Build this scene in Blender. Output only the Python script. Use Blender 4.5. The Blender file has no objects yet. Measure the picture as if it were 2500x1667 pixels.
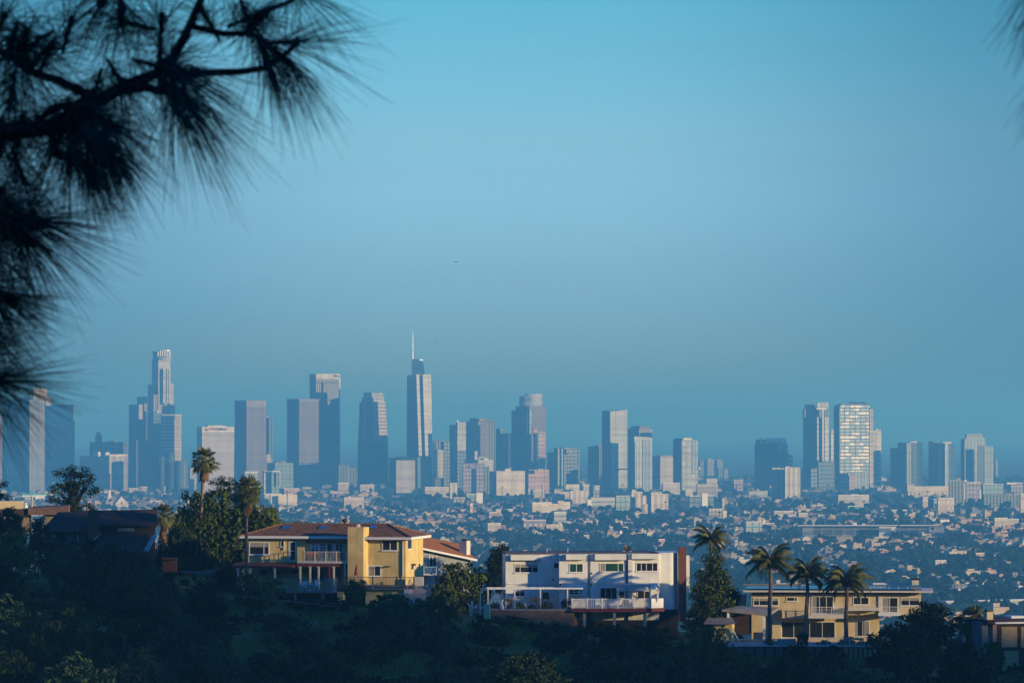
import bpy, math, random
from mathutils import Vector, Matrix, noise
R = math.radians
SC = bpy.context.scene
COL = SC.collection
random.seed(7)

# ------------------------------------------------------------------ camera maths
CAMZ = 130.0
F = 10640.0                      # focal length in pixels of a 2500 px wide frame
PITCH = math.atan((1050 - 833.5) / F)
CP, SP = math.cos(PITCH), math.sin(PITCH)

def ray(px, py):
    x, y, z = (px - 1250) / F, 1.0, (833.5 - py) / F
    return Vector((x, y * CP - z * SP, y * SP + z * CP))

def at(px, py, Y):
    d = ray(px, py)
    d = d * (Y / d.y)
    return Vector((d.x, d.y, d.z + CAMZ))

SUN_EL = R(9.0)
SUN_AZ = Vector((0.895, -0.446, 0)).normalized()      # horizontal direction towards the sun
SUN = Vector((SUN_AZ.x * math.cos(SUN_EL), SUN_AZ.y * math.cos(SUN_EL), math.sin(SUN_EL)))

# ------------------------------------------------------------------ materials
WALL_K = 0.72
def new_mat(name):
    m = bpy.data.materials.new(name)
    m.use_nodes = True
    nt = m.node_tree
    return m, nt, nt.nodes['Principled BSDF']

def link(nt, a, b): nt.links.new(a, b)

def setp(b, **kw):
    for k, v in kw.items():
        k = {'color': 'Base Color', 'rough': 'Roughness', 'metal': 'Metallic', 'spec': 'Specular IOR Level',
             'sub': 'Transmission Weight'}[k]
        b.inputs[k].default_value = (*v, 1) if isinstance(v, tuple) else v

def noisy(name, c1, c2, scale=1.0, rough=0.8, detail=4, spec=0.3, bump=0.0, c3=None, metal=0.0, space='Object', lo=0.35, hi=0.65):
    """plain surface whose colour drifts between two or three tones"""
    m, nt, b = new_mat(name)
    tc = nt.nodes.new('ShaderNodeTexCoord')
    n = nt.nodes.new('ShaderNodeTexNoise'); n.inputs['Scale'].default_value = scale; n.inputs['Detail'].default_value = detail
    cr = nt.nodes.new('ShaderNodeValToRGB')
    cr.color_ramp.elements[0].position = lo; cr.color_ramp.elements[0].color = (*c1, 1)
    cr.color_ramp.elements[1].position = hi; cr.color_ramp.elements[1].color = (*c2, 1)
    if c3:
        e = cr.color_ramp.elements.new(0.5 * (lo + hi)); e.color = (*c3, 1)
    link(nt, tc.outputs[space], n.inputs['Vector']); link(nt, n.outputs['Fac'], cr.inputs['Fac'])
    link(nt, cr.outputs['Color'], b.inputs['Base Color'])
    setp(b, rough=rough, spec=spec, metal=metal)
    if bump:
        bp = nt.nodes.new('ShaderNodeBump'); bp.inputs['Strength'].default_value = bump
        n2 = nt.nodes.new('ShaderNodeTexNoise'); n2.inputs['Scale'].default_value = scale * 6
        link(nt, tc.outputs[space], n2.inputs['Vector']); link(nt, n2.outputs['Fac'], bp.inputs['Height'])
        link(nt, bp.outputs['Normal'], b.inputs['Normal'])
    return m

def mnode(nt, op, a, bval=None, c=None):
    n = nt.nodes.new('ShaderNodeMath'); n.operation = op
    for i, v in enumerate((a, bval, c)):
        if v is None: continue
        if isinstance(v, (int, float)): n.inputs[i].default_value = v
        else: link(nt, v, n.inputs[i])
    return n.outputs[0]

def facade(name, wall, glass, pu=4, wu=0.6, pv=4, wv=0.6, rough=0.35, metal=0.0, vary=0.35, streak=0.0, streak_col=(0.8, 0.75, 0.7)):
    """a building skin: metres along the wall and up it, cut into window cells"""
    wall = tuple(v * WALL_K for v in wall)
    m, nt, b = new_mat(name)
    uv = nt.nodes.new('ShaderNodeUVMap')
    sx = nt.nodes.new('ShaderNodeSeparateXYZ'); link(nt, uv.outputs['UV'], sx.inputs[0])
    u = mnode(nt, 'DIVIDE', sx.outputs[0], pu); v = mnode(nt, 'DIVIDE', sx.outputs[1], pv)
    mu = mnode(nt, 'LESS_THAN', mnode(nt, 'FRACT', u), wu)
    mv = mnode(nt, 'LESS_THAN', mnode(nt, 'FRACT', v), wv)
    mask = mnode(nt, 'MULTIPLY', mu, mv)
    wn = nt.nodes.new('ShaderNodeTexWhiteNoise'); wn.noise_dimensions = '2D'
    cx = nt.nodes.new('ShaderNodeCombineXYZ')
    link(nt, mnode(nt, 'FLOOR', u), cx.inputs[0]); link(nt, mnode(nt, 'FLOOR', v), cx.inputs[1])
    link(nt, cx.outputs[0], wn.inputs['Vector'])
    mx = nt.nodes.new('ShaderNodeMix'); mx.data_type = 'RGBA'
    mx.inputs['A'].default_value = (*wall, 1); mx.inputs['B'].default_value = (*glass, 1)
    amt = mnode(nt, 'MULTIPLY', mask, mnode(nt, 'SUBTRACT', 1.0, mnode(nt, 'MULTIPLY', wn.outputs['Value'], vary)))
    link(nt, amt, mx.inputs['Factor'])
    col = mx.outputs['Result']
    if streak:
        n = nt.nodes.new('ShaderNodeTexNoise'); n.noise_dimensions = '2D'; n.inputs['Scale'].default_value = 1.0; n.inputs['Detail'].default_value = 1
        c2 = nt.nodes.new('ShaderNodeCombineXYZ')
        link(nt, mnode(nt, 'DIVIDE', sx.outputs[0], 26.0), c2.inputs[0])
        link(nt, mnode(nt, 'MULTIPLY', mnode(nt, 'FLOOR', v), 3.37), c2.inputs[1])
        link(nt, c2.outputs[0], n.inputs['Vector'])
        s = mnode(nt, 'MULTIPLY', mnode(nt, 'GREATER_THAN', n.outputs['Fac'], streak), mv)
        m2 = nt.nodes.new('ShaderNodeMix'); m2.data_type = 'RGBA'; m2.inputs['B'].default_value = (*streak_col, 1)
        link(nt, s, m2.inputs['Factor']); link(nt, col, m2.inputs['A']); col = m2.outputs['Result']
    # weathering noise, widened to paint in reflection patches; floors and columns vary at random
    tc = nt.nodes.new('ShaderNodeTexCoord')
    nn = nt.nodes.new('ShaderNodeTexNoise'); nn.inputs['Scale'].default_value = 0.03; nn.inputs['Detail'].default_value = 3
    link(nt, tc.outputs['Object'], nn.inputs['Vector'])
    hv = nt.nodes.new('ShaderNodeHueSaturation')
    wf = nt.nodes.new('ShaderNodeTexWhiteNoise'); wf.noise_dimensions = '1D'; link(nt, mnode(nt, 'FLOOR', mnode(nt, 'DIVIDE', sx.outputs[1], 6.5)), wf.inputs['W'])
    wu_ = nt.nodes.new('ShaderNodeTexWhiteNoise'); wu_.noise_dimensions = '1D'; link(nt, mnode(nt, 'FLOOR', mnode(nt, 'DIVIDE', sx.outputs[0], 8.3)), wu_.inputs['W'])
    val = mnode(nt, 'MULTIPLY_ADD', nn.outputs['Fac'], 0.7, 0.40)
    val = mnode(nt, 'MULTIPLY_ADD', wf.outputs['Value'], 0.30, val); val = mnode(nt, 'MULTIPLY_ADD', wu_.outputs['Value'], 0.22, val)
    link(nt, val, hv.inputs['Value']); link(nt, col, hv.inputs['Color'])
    link(nt, hv.outputs['Color'], b.inputs['Base Color'])
    link(nt, mnode(nt, 'MULTIPLY_ADD', mask, rough - 0.8, 0.8), b.inputs['Roughness'])
    if metal: link(nt, mnode(nt, 'MULTIPLY', mask, metal), b.inputs['Metallic'])
    return m

# ------------------------------------------------------------------ mesh builder
class MB:
    def __init__(s): s.v = []; s.f = []; s.uv = []; s.mi = []
    def poly(s, pts, uvs=None, mi=0):
        i = len(s.v); s.v += [tuple(p) for p in pts]
        s.f.append(tuple(range(i, i + len(pts))))
        s.uv.append(uvs or [(0, 0)] * len(pts)); s.mi.append(mi)
    def quadw(s, a, b, c, d, u0=0.0, mi=0):
        """wall quad a-b bottom, c-d top; uv in metres"""
        L = (Vector(b) - Vector(a)).length
        s.poly([a, b, c, d], [(u0, a[2]), (u0 + L, b[2]), (u0 + L, c[2]), (u0, d[2])], mi)
    def prism(s, poly, z0, z1, top=True, bottom=False, poly_top=None, u0=0.0, mi=0, mi_top=None, zt=None):
        """poly counter-clockwise seen from above; zt: heights of the top per corner"""
        pt = poly_top or poly; n = len(poly); u = u0
        zz = zt or [z1] * n
        for i in range(n):
            j = (i + 1) % n
            a = (*poly[i], z0); b = (*poly[j], z0); c = (*pt[j], zz[j]); d = (*pt[i], zz[i])
            L = math.hypot(poly[j][0] - poly[i][0], poly[j][1] - poly[i][1])
            s.poly([a, b, c, d], [(u, z0), (u + L, z0), (u + L, zz[j]), (u, zz[i])], mi); u += L
        if top: s.poly([(*pt[i], zz[i]) for i in range(n)], [(-0.01, -0.01)] * n, mi if mi_top is None else mi_top)
        if bottom: s.poly([(*poly[i], z0) for i in range(n - 1, -1, -1)], [(-0.01, -0.01)] * n, mi)
    def box(s, x0, x1, y0, y1, z0, z1, mi=0):
        if x0 > x1: x0, x1 = x1, x0
        if y0 > y1: y0, y1 = y1, y0
        if z0 > z1: z0, z1 = z1, z0
        s.prism([(x0, y0), (x1, y0), (x1, y1), (x0, y1)], z0, z1, bottom=True, mi=mi)
    def bar(s, a, b, w, h=None, mi=0):
        """square bar between two points"""
        s.tube([a, b], [w * 0.7071] * 2, 4, mi=mi, twist=R(45))
    def tube(s, pts, rad, n=6, mi=0, caps=True, twist=0.0):
        pts = [Vector(p) for p in pts]; rings = []
        for i, p in enumerate(pts):
            d = (pts[min(i + 1, len(pts) - 1)] - pts[max(i - 1, 0)]).normalized()
            ref = Vector((0, 0, 1)) if abs(d.z) < 0.9 else Vector((0, 1, 0))
            a = d.cross(ref).normalized(); b = a.cross(d)
            r = rad[i] if isinstance(rad, (list, tuple)) else rad
            rings.append([p + a * math.cos(twist + 2 * math.pi * k / n) * r + b * math.sin(twist + 2 * math.pi * k / n) * r for k in range(n)])
        base = len(s.v)
        for rg in rings: s.v += [tuple(q) for q in rg]
        for i in range(len(rings) - 1):
            for k in range(n):
                k2 = (k + 1) % n
                s.f.append((base + i * n + k, base + (i + 1) * n + k, base + (i + 1) * n + k2, base + i * n + k2))
                s.uv.append([(0, 0)] * 4); s.mi.append(mi)
        if caps:
            s.f.append(tuple(base + k for k in range(n))); s.uv.append([(0, 0)] * n); s.mi.append(mi)
            t = base + (len(rings) - 1) * n
            s.f.append(tuple(t + k for k in range(n - 1, -1, -1))); s.uv.append([(0, 0)] * n); s.mi.append(mi)
    def ball(s, c, rx, ry, rz, nu=10, nv=6, mi=0, jit=0.0):
        c = Vector(c); g = []
        for j in range(nv + 1):
            th = math.pi * j / nv; row = []
            for i in range(nu):
                ph = 2 * math.pi * i / nu; k = 1 + random.uniform(-jit, jit)
                row.append((c.x + rx * k * math.sin(th) * math.cos(ph), c.y + ry * k * math.sin(th) * math.sin(ph), c.z + rz * k * math.cos(th)))
            g.append(row)
        base = len(s.v)
        for row in g: s.v += row
        for j in range(nv):
            for i in range(nu):
                i2 = (i + 1) % nu
                s.f.append((base + j * nu + i, base + (j + 1) * nu + i, base + (j + 1) * nu + i2, base + j * nu + i2))
                s.uv.append([(0, 0)] * 4); s.mi.append(mi)
    def mesh(s, name, mats, smooth=False):
        me = bpy.data.meshes.new(name)
        me.from_pydata(s.v, [], s.f)
        ul = me.uv_layers.new(name='UVMap')
        flat = []
        for u in s.uv:
            for a in u: flat += [a[0], a[1]]
        ul.data.foreach_set('uv', flat)
        for m in (mats if isinstance(mats, (list, tuple)) else [mats]): me.materials.append(m)
        me.polygons.foreach_set('material_index', s.mi)
        if smooth: me.polygons.foreach_set('use_smooth', [True] * len(s.f))
        me.update()
        return me
    def build(s, name, mats, parent=None, smooth=False, loc=None):
        o = bpy.data.objects.new(name, s.mesh(name, mats, smooth)); COL.objects.link(o)
        if parent: o.parent = parent
        if loc is not None: o.location = loc
        return o

def tag(o, label=None, cat=None, group=None, kind=None):
    if label: o['label'] = label
    if cat: o['category'] = cat
    if group: o['group'] = group
    if kind: o['kind'] = kind
    return o

def empty(name, loc, rz=0.0, label=None, cat=None, group=None):
    o = bpy.data.objects.new(name, None); COL.objects.link(o)
    o.location = loc; o.rotation_euler = (0, 0, rz); o.empty_display_size = 0.5
    return tag(o, label, cat, group)

def inst(name, me, parent=None, loc=(0, 0, 0), rot=(0, 0, 0), scale=(1, 1, 1)):
    o = bpy.data.objects.new(name, me); COL.objects.link(o)
    o.parent = parent; o.location = loc; o.rotation_euler = rot; o.scale = scale
    return o

def kids(root): return [c for c in COL.objects if c.parent is root]

# ------------------------------------------------------------------ terrain
CREST = [(-1500, 1440), (-300, 1420), (0, 1415), (400, 1432), (600, 1462), (900, 1478), (1050, 1482), (1150, 1500), (1250, 1522), (1350, 1542), (1560, 1558), (1650, 1560),
         (1800, 1572), (2100, 1580), (2500, 1610), (3500, 1660)]
def lerp_tab(t, x):
    if x <= t[0][0]: return t[0][1]
    for (a, va), (b, vb) in zip(t, t[1:]):
        if x <= b:
            k = (x - a) / (b - a); return va + (vb - va) * k
    return t[-1][1]
def smooth(a, b, x):
    t = max(0, min(1, (x - a) / (b - a))); return t * t * (3 - 2 * t)
def crest_z(x):
    px = 1250 + x / 478.0 * F
    return at(1250, lerp_tab(CREST, px), 478).z
def ground_z(x, y):
    """ridge with houses at y 470-500, canyon in front of it, basin beyond"""
    zc = crest_z(x)
    if y > 1500: return 0.0
    if y >= 496:
        z = zc * (1 - smooth(496, 900, y) ** 0.8)
    elif y >= 472: z = zc
    else:
        z = zc - 0.20 * (472 - y) - 0.35 * max(0, 430 - y)
    # canyon floor and the camera's own hill
    hill = 127.6 - 0.30 * max(0, y - 2) - 0.0 * abs(x)
    if y < 5: hill = 127.6 + 0.22 * max(0, -y - 4)
    if y < 472:
        z = max(z, 58 + 4 * math.sin(x * 0.02), hill)
    # unseen spur right of the frame, crest shaped to set the shade line on the houses
    if x > 200:
        sx = smooth(300, 400, x)
        spur = crest_of_spur(x, y) - 0.55 * abs(y - 250)
        z = max(z, spur * sx if spur > 0 else 0, 0)
    if y < -60:  # unseen mountain behind the camera, raised to keep the pines in shade
        z = max(z, 160 + 0.30 * (-60 - y) if y > -400 else 262)
    z += 0 if x > 300 else 0.5 * noise.noise(Vector((x * 0.05, y * 0.05, 0))) if y < 1100 else 0
    return z
SHADE = [(-60, 128), (-38, 126), (-34, 121), (-31, 112), (-22, 110.5), (-8, 109), (2, 108.5), (10, 108.6), (17, 108.3), (20, 103), (28, 103), (32, 105.5), (50, 105), (60, 100)]
def crest_of_spur(x, y):
    k = (480 - 250) / -SUN_AZ.y
    return lerp_tab(SHADE, x - (480 - y) / -SUN_AZ.y * SUN_AZ.x) + k * math.tan(SUN_EL)
SKY_RAMP = [(-1, (.62, 1.12, 2.5)), (0.6, (.64, 1.14, 2.5)), (1.6, (.60, 1.20, 3.0)), (3.0, (.70, 1.18, 2.42)), (3.8, (.69, 1.15, 1.99)), (6.0, (.36, .96, 1.40)), (20, (.20, .93, 1.98)), (90, (.20, .93, 1.98))]
SKY_SIDE = (.46, .56, .63)
SKY_STR = 0.112
SUN_STR = 3.2
EXPOSURE = 0.8
HAZE_COL = (0.18, 0.63, 1.0)
HAZE_ABS = (0.25, 0.62, 1.0)
HAZE_D = 1.24e-4
HAZE_G = 0.2
# ------------------------------------------------------------------ world, sun, camera, haze
w = bpy.data.worlds.new("World"); SC.world = w; w.use_nodes = True
nt = w.node_tree; bg = nt.nodes['Background']
sky = nt.nodes.new('ShaderNodeTexSky'); sky.sky_type = 'NISHITA'; sky.sun_disc = False
sky.sun_elevation = SUN_EL
sky.sun_rotation = math.atan2(SUN_AZ.x, SUN_AZ.y)
sky.altitude = 200; sky.air_density = 1.3; sky.dust_density = 0.6; sky.ozone_density = 4.0
tint = nt.nodes.new('ShaderNodeMix'); tint.data_type = 'RGBA'; tint.blend_type = 'MULTIPLY'
tint.inputs['Factor'].default_value = 1.0
# the colour of the evening air at each height above the horizon
gtc = nt.nodes.new('ShaderNodeTexCoord'); gsx = nt.nodes.new('ShaderNodeSeparateXYZ'); nt.links.new(gtc.outputs['Generated'], gsx.inputs[0])
mrr = nt.nodes.new('ShaderNodeMath'); mrr.operation = 'POWER'; mrr.inputs[1].default_value = 0.5
mx0 = nt.nodes.new('ShaderNodeMath'); mx0.operation = 'MAXIMUM'; mx0.inputs[1].default_value = 0.0
nt.links.new(gsx.outputs[2], mx0.inputs[0]); nt.links.new(mx0.outputs[0], mrr.inputs[0])
ramp = nt.nodes.new('ShaderNodeValToRGB'); els = ramp.color_ramp.elements; nt.links.new(mrr.outputs[0], ramp.inputs['Fac'])
pts = [(math.sqrt(max(0, math.sin(R(a)))), c) for a, c in SKY_RAMP[1:]]
els[0].position = pts[0][0]; els[0].color = (*[v / 2 for v in pts[0][1]], 1)
els[1].position = pts[-1][0]; els[1].color = (*[v / 2 for v in pts[-1][1]], 1)
for p_, c_ in pts[1:-1]:
    e_ = els.new(p_); e_.color = (*[v / 2 for v in c_], 1)
dbl = nt.nodes.new('ShaderNodeVectorMath'); dbl.operation = 'SCALE'; dbl.inputs['Scale'].default_value = 2.0
nt.links.new(ramp.outputs['Color'], dbl.inputs[0]); 
# the sky tint dims to both sides of downtown, painting in lens vignetting
dv = nt.nodes.new('ShaderNodeMath'); dv.operation = 'DIVIDE'; nt.links.new(gsx.outputs[0], dv.inputs[0]); nt.links.new(gsx.outputs[1], dv.inputs[1])
ab = nt.nodes.new('ShaderNodeMath'); ab.operation = 'ABSOLUTE'; nt.links.new(dv.outputs[0], ab.inputs[0])
r2_ = nt.nodes.new('ShaderNodeValToRGB'); nt.links.new(ab.outputs[0], r2_.inputs['Fac']); r2_.color_ramp.interpolation = 'EASE'
r2_.color_ramp.elements[0].position = 0.015; r2_.color_ramp.elements[0].color = (1, 1, 1, 1); r2_.color_ramp.elements[1].position = 0.135; r2_.color_ramp.elements[1].color = (*SKY_SIDE, 1)
vm = nt.nodes.new('ShaderNodeVectorMath'); vm.operation = 'MULTIPLY'; nt.links.new(dbl.outputs[0], vm.inputs[0]); nt.links.new(r2_.outputs['Color'], vm.inputs[1]); smap = nt.nodes.new('ShaderNodeMapping'); smap.inputs['Scale'].default_value = (3, 3, 26); nt.links.new(gtc.outputs['Generated'], smap.inputs['Vector'])
sno = nt.nodes.new('ShaderNodeTexNoise'); sno.inputs['Scale'].default_value = 1.6; sno.inputs['Detail'].default_value = 4; nt.links.new(smap.outputs[0], sno.inputs['Vector'])
sml = nt.nodes.new('ShaderNodeMath'); sml.operation = 'MULTIPLY_ADD'; sml.inputs[1].default_value = 0.16; sml.inputs[2].default_value = 0.92; nt.links.new(sno.outputs['Fac'], sml.inputs[0])
vm2 = nt.nodes.new('ShaderNodeVectorMath'); vm2.operation = 'SCALE'; nt.links.new(vm.outputs[0], vm2.inputs[0]); nt.links.new(sml.outputs[0], vm2.inputs['Scale']); nt.links.new(vm2.outputs[0], tint.inputs['B'])
nt.links.new(sky.outputs[0], tint.inputs['A']); nt.links.new(tint.outputs['Result'], bg.inputs['Color'])
bg.inputs['Strength'].default_value = SKY_STR

sl = bpy.data.lights.new('sun', 'SUN'); sl.energy = SUN_STR; sl.angle = R(0.5); sl.color = (1.0, 0.76, 0.42)
so = bpy.data.objects.new('sun', sl); COL.objects.link(so)
so.rotation_euler = SUN.to_track_quat('Z', 'Y').to_euler(); so.location = SUN * 300 + Vector((0, 0, 130))

cam = bpy.data.cameras.new('camera'); co = bpy.data.objects.new('camera', cam); COL.objects.link(co)
cam.sensor_width = 36; cam.lens = F / 2500 * 36; cam.clip_end = 100000; cam.clip_start = 0.5
co.location = (0, 0, CAMZ); co.rotation_euler = (R(90) + PITCH, 0, 0)
cam.dof.use_dof = True; cam.dof.focus_distance = 2500; cam.dof.aperture_fstop = 15.0
SC.camera = co
vs = SC.view_settings; vs.view_transform = 'Standard'; vs.look = 'None'; vs.gamma = 1.0; vs.exposure = EXPOSURE
SC.cycles.volume_bounces = 1; SC.cycles.max_bounces = 6; SC.cycles.diffuse_bounces = 2
SC.cycles.transparent_max_bounces = 8
SC.cycles.use_denoising = True

hz = MB(); hz.box(-12000, 12000, -700, 60000, -1.0, 372)
hm = bpy.data.materials.new('haze'); hm.use_nodes = True; n = hm.node_tree
n.nodes.remove(n.nodes['Principled BSDF'])
pv = n.nodes.new('ShaderNodeVolumePrincipled'); pv.inputs['Color'].default_value = (*HAZE_COL, 1)
pv.inputs['Absorption Color'].default_value = (*HAZE_ABS, 1); pv.inputs['Density'].default_value = HAZE_D; pv.inputs['Anisotropy'].default_value = HAZE_G
n.links.new(pv.outputs[0], n.nodes['Material Output'].inputs['Volume'])
ho = hz.build('haze', hm); tag(ho, kind='stuff')
hm.cycles.homogeneous_volume = True if hasattr(hm.cycles, 'homogeneous_volume') else True

# ------------------------------------------------------------------ ground sheets
gm, nt, b = new_mat('basin_ground')
tc = nt.nodes.new('ShaderNodeTexCoord')
n1 = nt.nodes.new('ShaderNodeTexNoise'); n1.inputs['Scale'].default_value = 0.004; n1.inputs['Detail'].default_value = 8
cr = nt.nodes.new('ShaderNodeValToRGB'); e = cr.color_ramp.elements
e[0].position = .42; e[0].color = (.035, .05, .03, 1); e[1].position = .62; e[1].color = (.14, .13, .12, 1)
link(nt, tc.outputs['Object'], n1.inputs['Vector']); link(nt, n1.outputs['Fac'], cr.inputs['Fac']); link(nt, cr.outputs['Color'], b.inputs['Base Color'])
setp(b, rough=0.95)
xs = [-11900, -4000, -2000, -1000, 1000, 2000, 4000, 11900]; ys = [1180, 2500, 4000, 6000, 9000, 14000, 20000, 35000, 59900]
g = MB()
for i in range(len(xs) - 1):
    for j in range(len(ys) - 1):
        g.poly([(xs[i], ys[j], 0), (xs[i + 1], ys[j], 0), (xs[i + 1], ys[j + 1], 0), (xs[i], ys[j + 1], 0)])
tag(g.build('basin_ground', gm), kind='structure')

# near terrain: one sheet, finer around the house ridge
def axis(segs):
    out = []
    for a, b_, st in segs:
        x = a
        while x < b_ - 1e-6: out.append(x); x += st
    out.append(segs[-1][1]); return out
ax = axis([(-1400, -200, 60), (-200, -80, 12), (-80, 90, 1.6), (90, 370, 14), (370, 560, 3), (560, 600, 12), (600, 1500, 60)])
ay = axis([(-690, -60, 35), (-60, 238, 12), (238, 262, 3), (262, 400, 12), (400, 520, 1.5), (520, 900, 20), (900, 1240, 45)])
hsm = noisy('hillside', (.075, .085, .022), (.20, .155, .065), 0.16, rough=1.0, detail=9, spec=0.1, c3=(.105, .12, .03), bump=0.6)
V = []; Fc = []
nx = len(ax)
for y in ay:
    for x in ax: V.append((x, y, ground_z(x, y) - (0.05 if y > 1180 else 0) + (0.6 * noise.noise(Vector((x * .3, y * .3, 5))) if 400 < y < 466 else 0)))
for j in range(len(ay) - 1):
    for i in range(nx - 1):
        a = j * nx + i; Fc.append((a, a + 1, a + nx + 1, a + nx))
me = bpy.data.meshes.new('hillside'); me.from_pydata(V, [], Fc); me.materials.append(hsm)
me.polygons.foreach_set('use_smooth', [True] * len(Fc)); me.update()
hs = bpy.data.objects.new('hillside', me); COL.objects.link(hs); tag(hs, kind='structure')
# ------------------------------------------------------------------ the downtown towers
ZN = {1: (0, 780), 2: (640, 780), 3: (1200, 900), 4: (1800, 900)}
ZS = 0.29979
def zp(zone, x, y):
    ox, oy = ZN[zone]; return ox + x * ZS, oy + y * ZS

GL = (.045, .075, .10)
M = {}
def fm(key, *a, **k): M[key] = facade(key, *a, **k)
fm('flutes', (.33, .33, .36), (.03, .05, .08), pu=9, wu=.5, pv=900, wv=1)
fm('flutes_wide', (.50, .44, .42), (.22, .22, .25), pu=15, wu=.45, pv=900, wv=1)
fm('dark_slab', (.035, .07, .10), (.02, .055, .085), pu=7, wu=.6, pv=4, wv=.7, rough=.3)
fm('dark_glass', (.045, .09, .12), (.02, .065, .10), pu=9, wu=.8, pv=8, wv=.75, rough=.25)
fm('blue_glass', (.10, .15, .19), (.05, .11, .15), pu=10, wu=.8, pv=9, wv=.75, rough=.2)
fm('pale_grid', (.62, .55, .53), (.10, .12, .16), pu=4.6, wu=.55, pv=5.2, wv=.5)
fm('pale_grid_wide', (.55, .49, .47), (.10, .12, .16), pu=7.0, wu=.55, pv=6.5, wv=.5)
fm('bands', (.66, .56, .48), (.17, .18, .20), pu=900, wu=1, pv=7.6, wv=.42, vary=.1)
fm('bands_fine', (.62, .55, .50), (.20, .22, .26), pu=900, wu=1, pv=5, wv=.5, vary=.1)
fm('mauve', (.30, .24, .26), (.16, .15, .19), pu=6, wu=.6, pv=5, wv=.6)
fm('mauve_plain', (.20, .17, .21), (.13, .125, .17), pu=8, wu=.8, pv=6, wv=.3)
fm('brown_black', (.10, .095, .12), (.06, .075, .10), pu=5, wu=.6, pv=40, wv=.95)
fm('white_stone', (.98, .86, .70), (.8, .7, .58), pu=30, wu=.1, pv=30, wv=.1)
fm('us_stone', (.58, .54, .53), (.10, .13, .17), pu=5.0, wu=.42, pv=6.5, wv=.5)
fm('pink_bands', (.50, .38, .37), (.22, .20, .24), pu=900, wu=1, pv=8, wv=.45, vary=.1)
fm('balconies', (.90, .82, .72), (.12, .16, .20), pu=18, wu=.8, pv=10, wv=.5, vary=.2)
fm('pale_glass', (.52, .55, .55), (.36, .42, .44), pu=7, wu=.5, pv=60, wv=.96, rough=.45, vary=.9)
fm('pale_glass_low', (.34, .40, .43), (.26, .33, .37), pu=9, wu=.5, pv=20, wv=.9, rough=.5)
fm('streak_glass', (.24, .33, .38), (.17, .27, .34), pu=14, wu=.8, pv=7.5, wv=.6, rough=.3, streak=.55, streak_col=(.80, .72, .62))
fm('beige_strips', (.55, .48, .42), (.26, .25, .27), pu=11, wu=.45, pv=900, wv=1)
fm('beige_windows', (.62, .52, .42), (.22, .21, .23), pu=7, wu=.45, pv=7, wv=.45)
fm('beige_plain', (.62, .52, .42), (.45, .38, .34), pu=9, wu=.4, pv=9, wv=.3)
fm('cream_rows', (.80, .68, .50), (.24, .25, .27), pu=9, wu=.55, pv=8, wv=.45)
fm('pink_wall', (.58, .36, .32), (.35, .26, .27), pu=8, wu=.5, pv=9, wv=.4)
fm('mauve_wall', (.32, .27, .31), (.22, .21, .27), pu=8, wu=.5, pv=8, wv=.4)
fm('teal_glass', (.10, .20, .24), (.06, .17, .22), pu=9, wu=.85, pv=9, wv=.85, rough=.25)
fm('grey_bands', (.38, .40, .42), (.16, .19, .23), pu=900, wu=1, pv=7, wv=.5)
fm('lattice', (.50, .50, .50), (.12, .17, .21), pu=12, wu=.7, pv=14, wv=.62, rough=.4, vary=.9)
fm('frame_dark', (.20, .22, .24), (.03, .05, .06), pu=13, wu=.8, pv=7, wv=.8, vary=.5)
fm('blue_frame', (.10, .30, .42), (.03, .08, .12), pu=10, wu=.8, pv=8, wv=.8)
fm('roof_grey', (.30, .29, .29), (.2, .2, .2), pu=40, wu=.4, pv=40, wv=.3)
M['copper'] = noisy('green_copper', (.05, .28, .25), (.09, .36, .32), .05)
M['white_paint'] = noisy('white_paint', (.74, .70, .66), (.80, .77, .73), .05)
M['steel'] = noisy('pale_steel', (.62, .64, .66), (.7, .7, .7), .1, rough=.4, metal=.3)
M['sign_dark'] = noisy('sign_dark', (.04, .05, .10), (.05, .06, .11), 1)
M['sign_pale'] = noisy('sign_pale', (.7, .7, .7), (.8, .8, .8), 1)
M['sign_red'] = noisy('sign_red', (.55, .08, .08), (.5, .07, .07), 1)

PHI = R(30)
def corner(px, py, D):
    return at(px, py, D)

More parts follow.
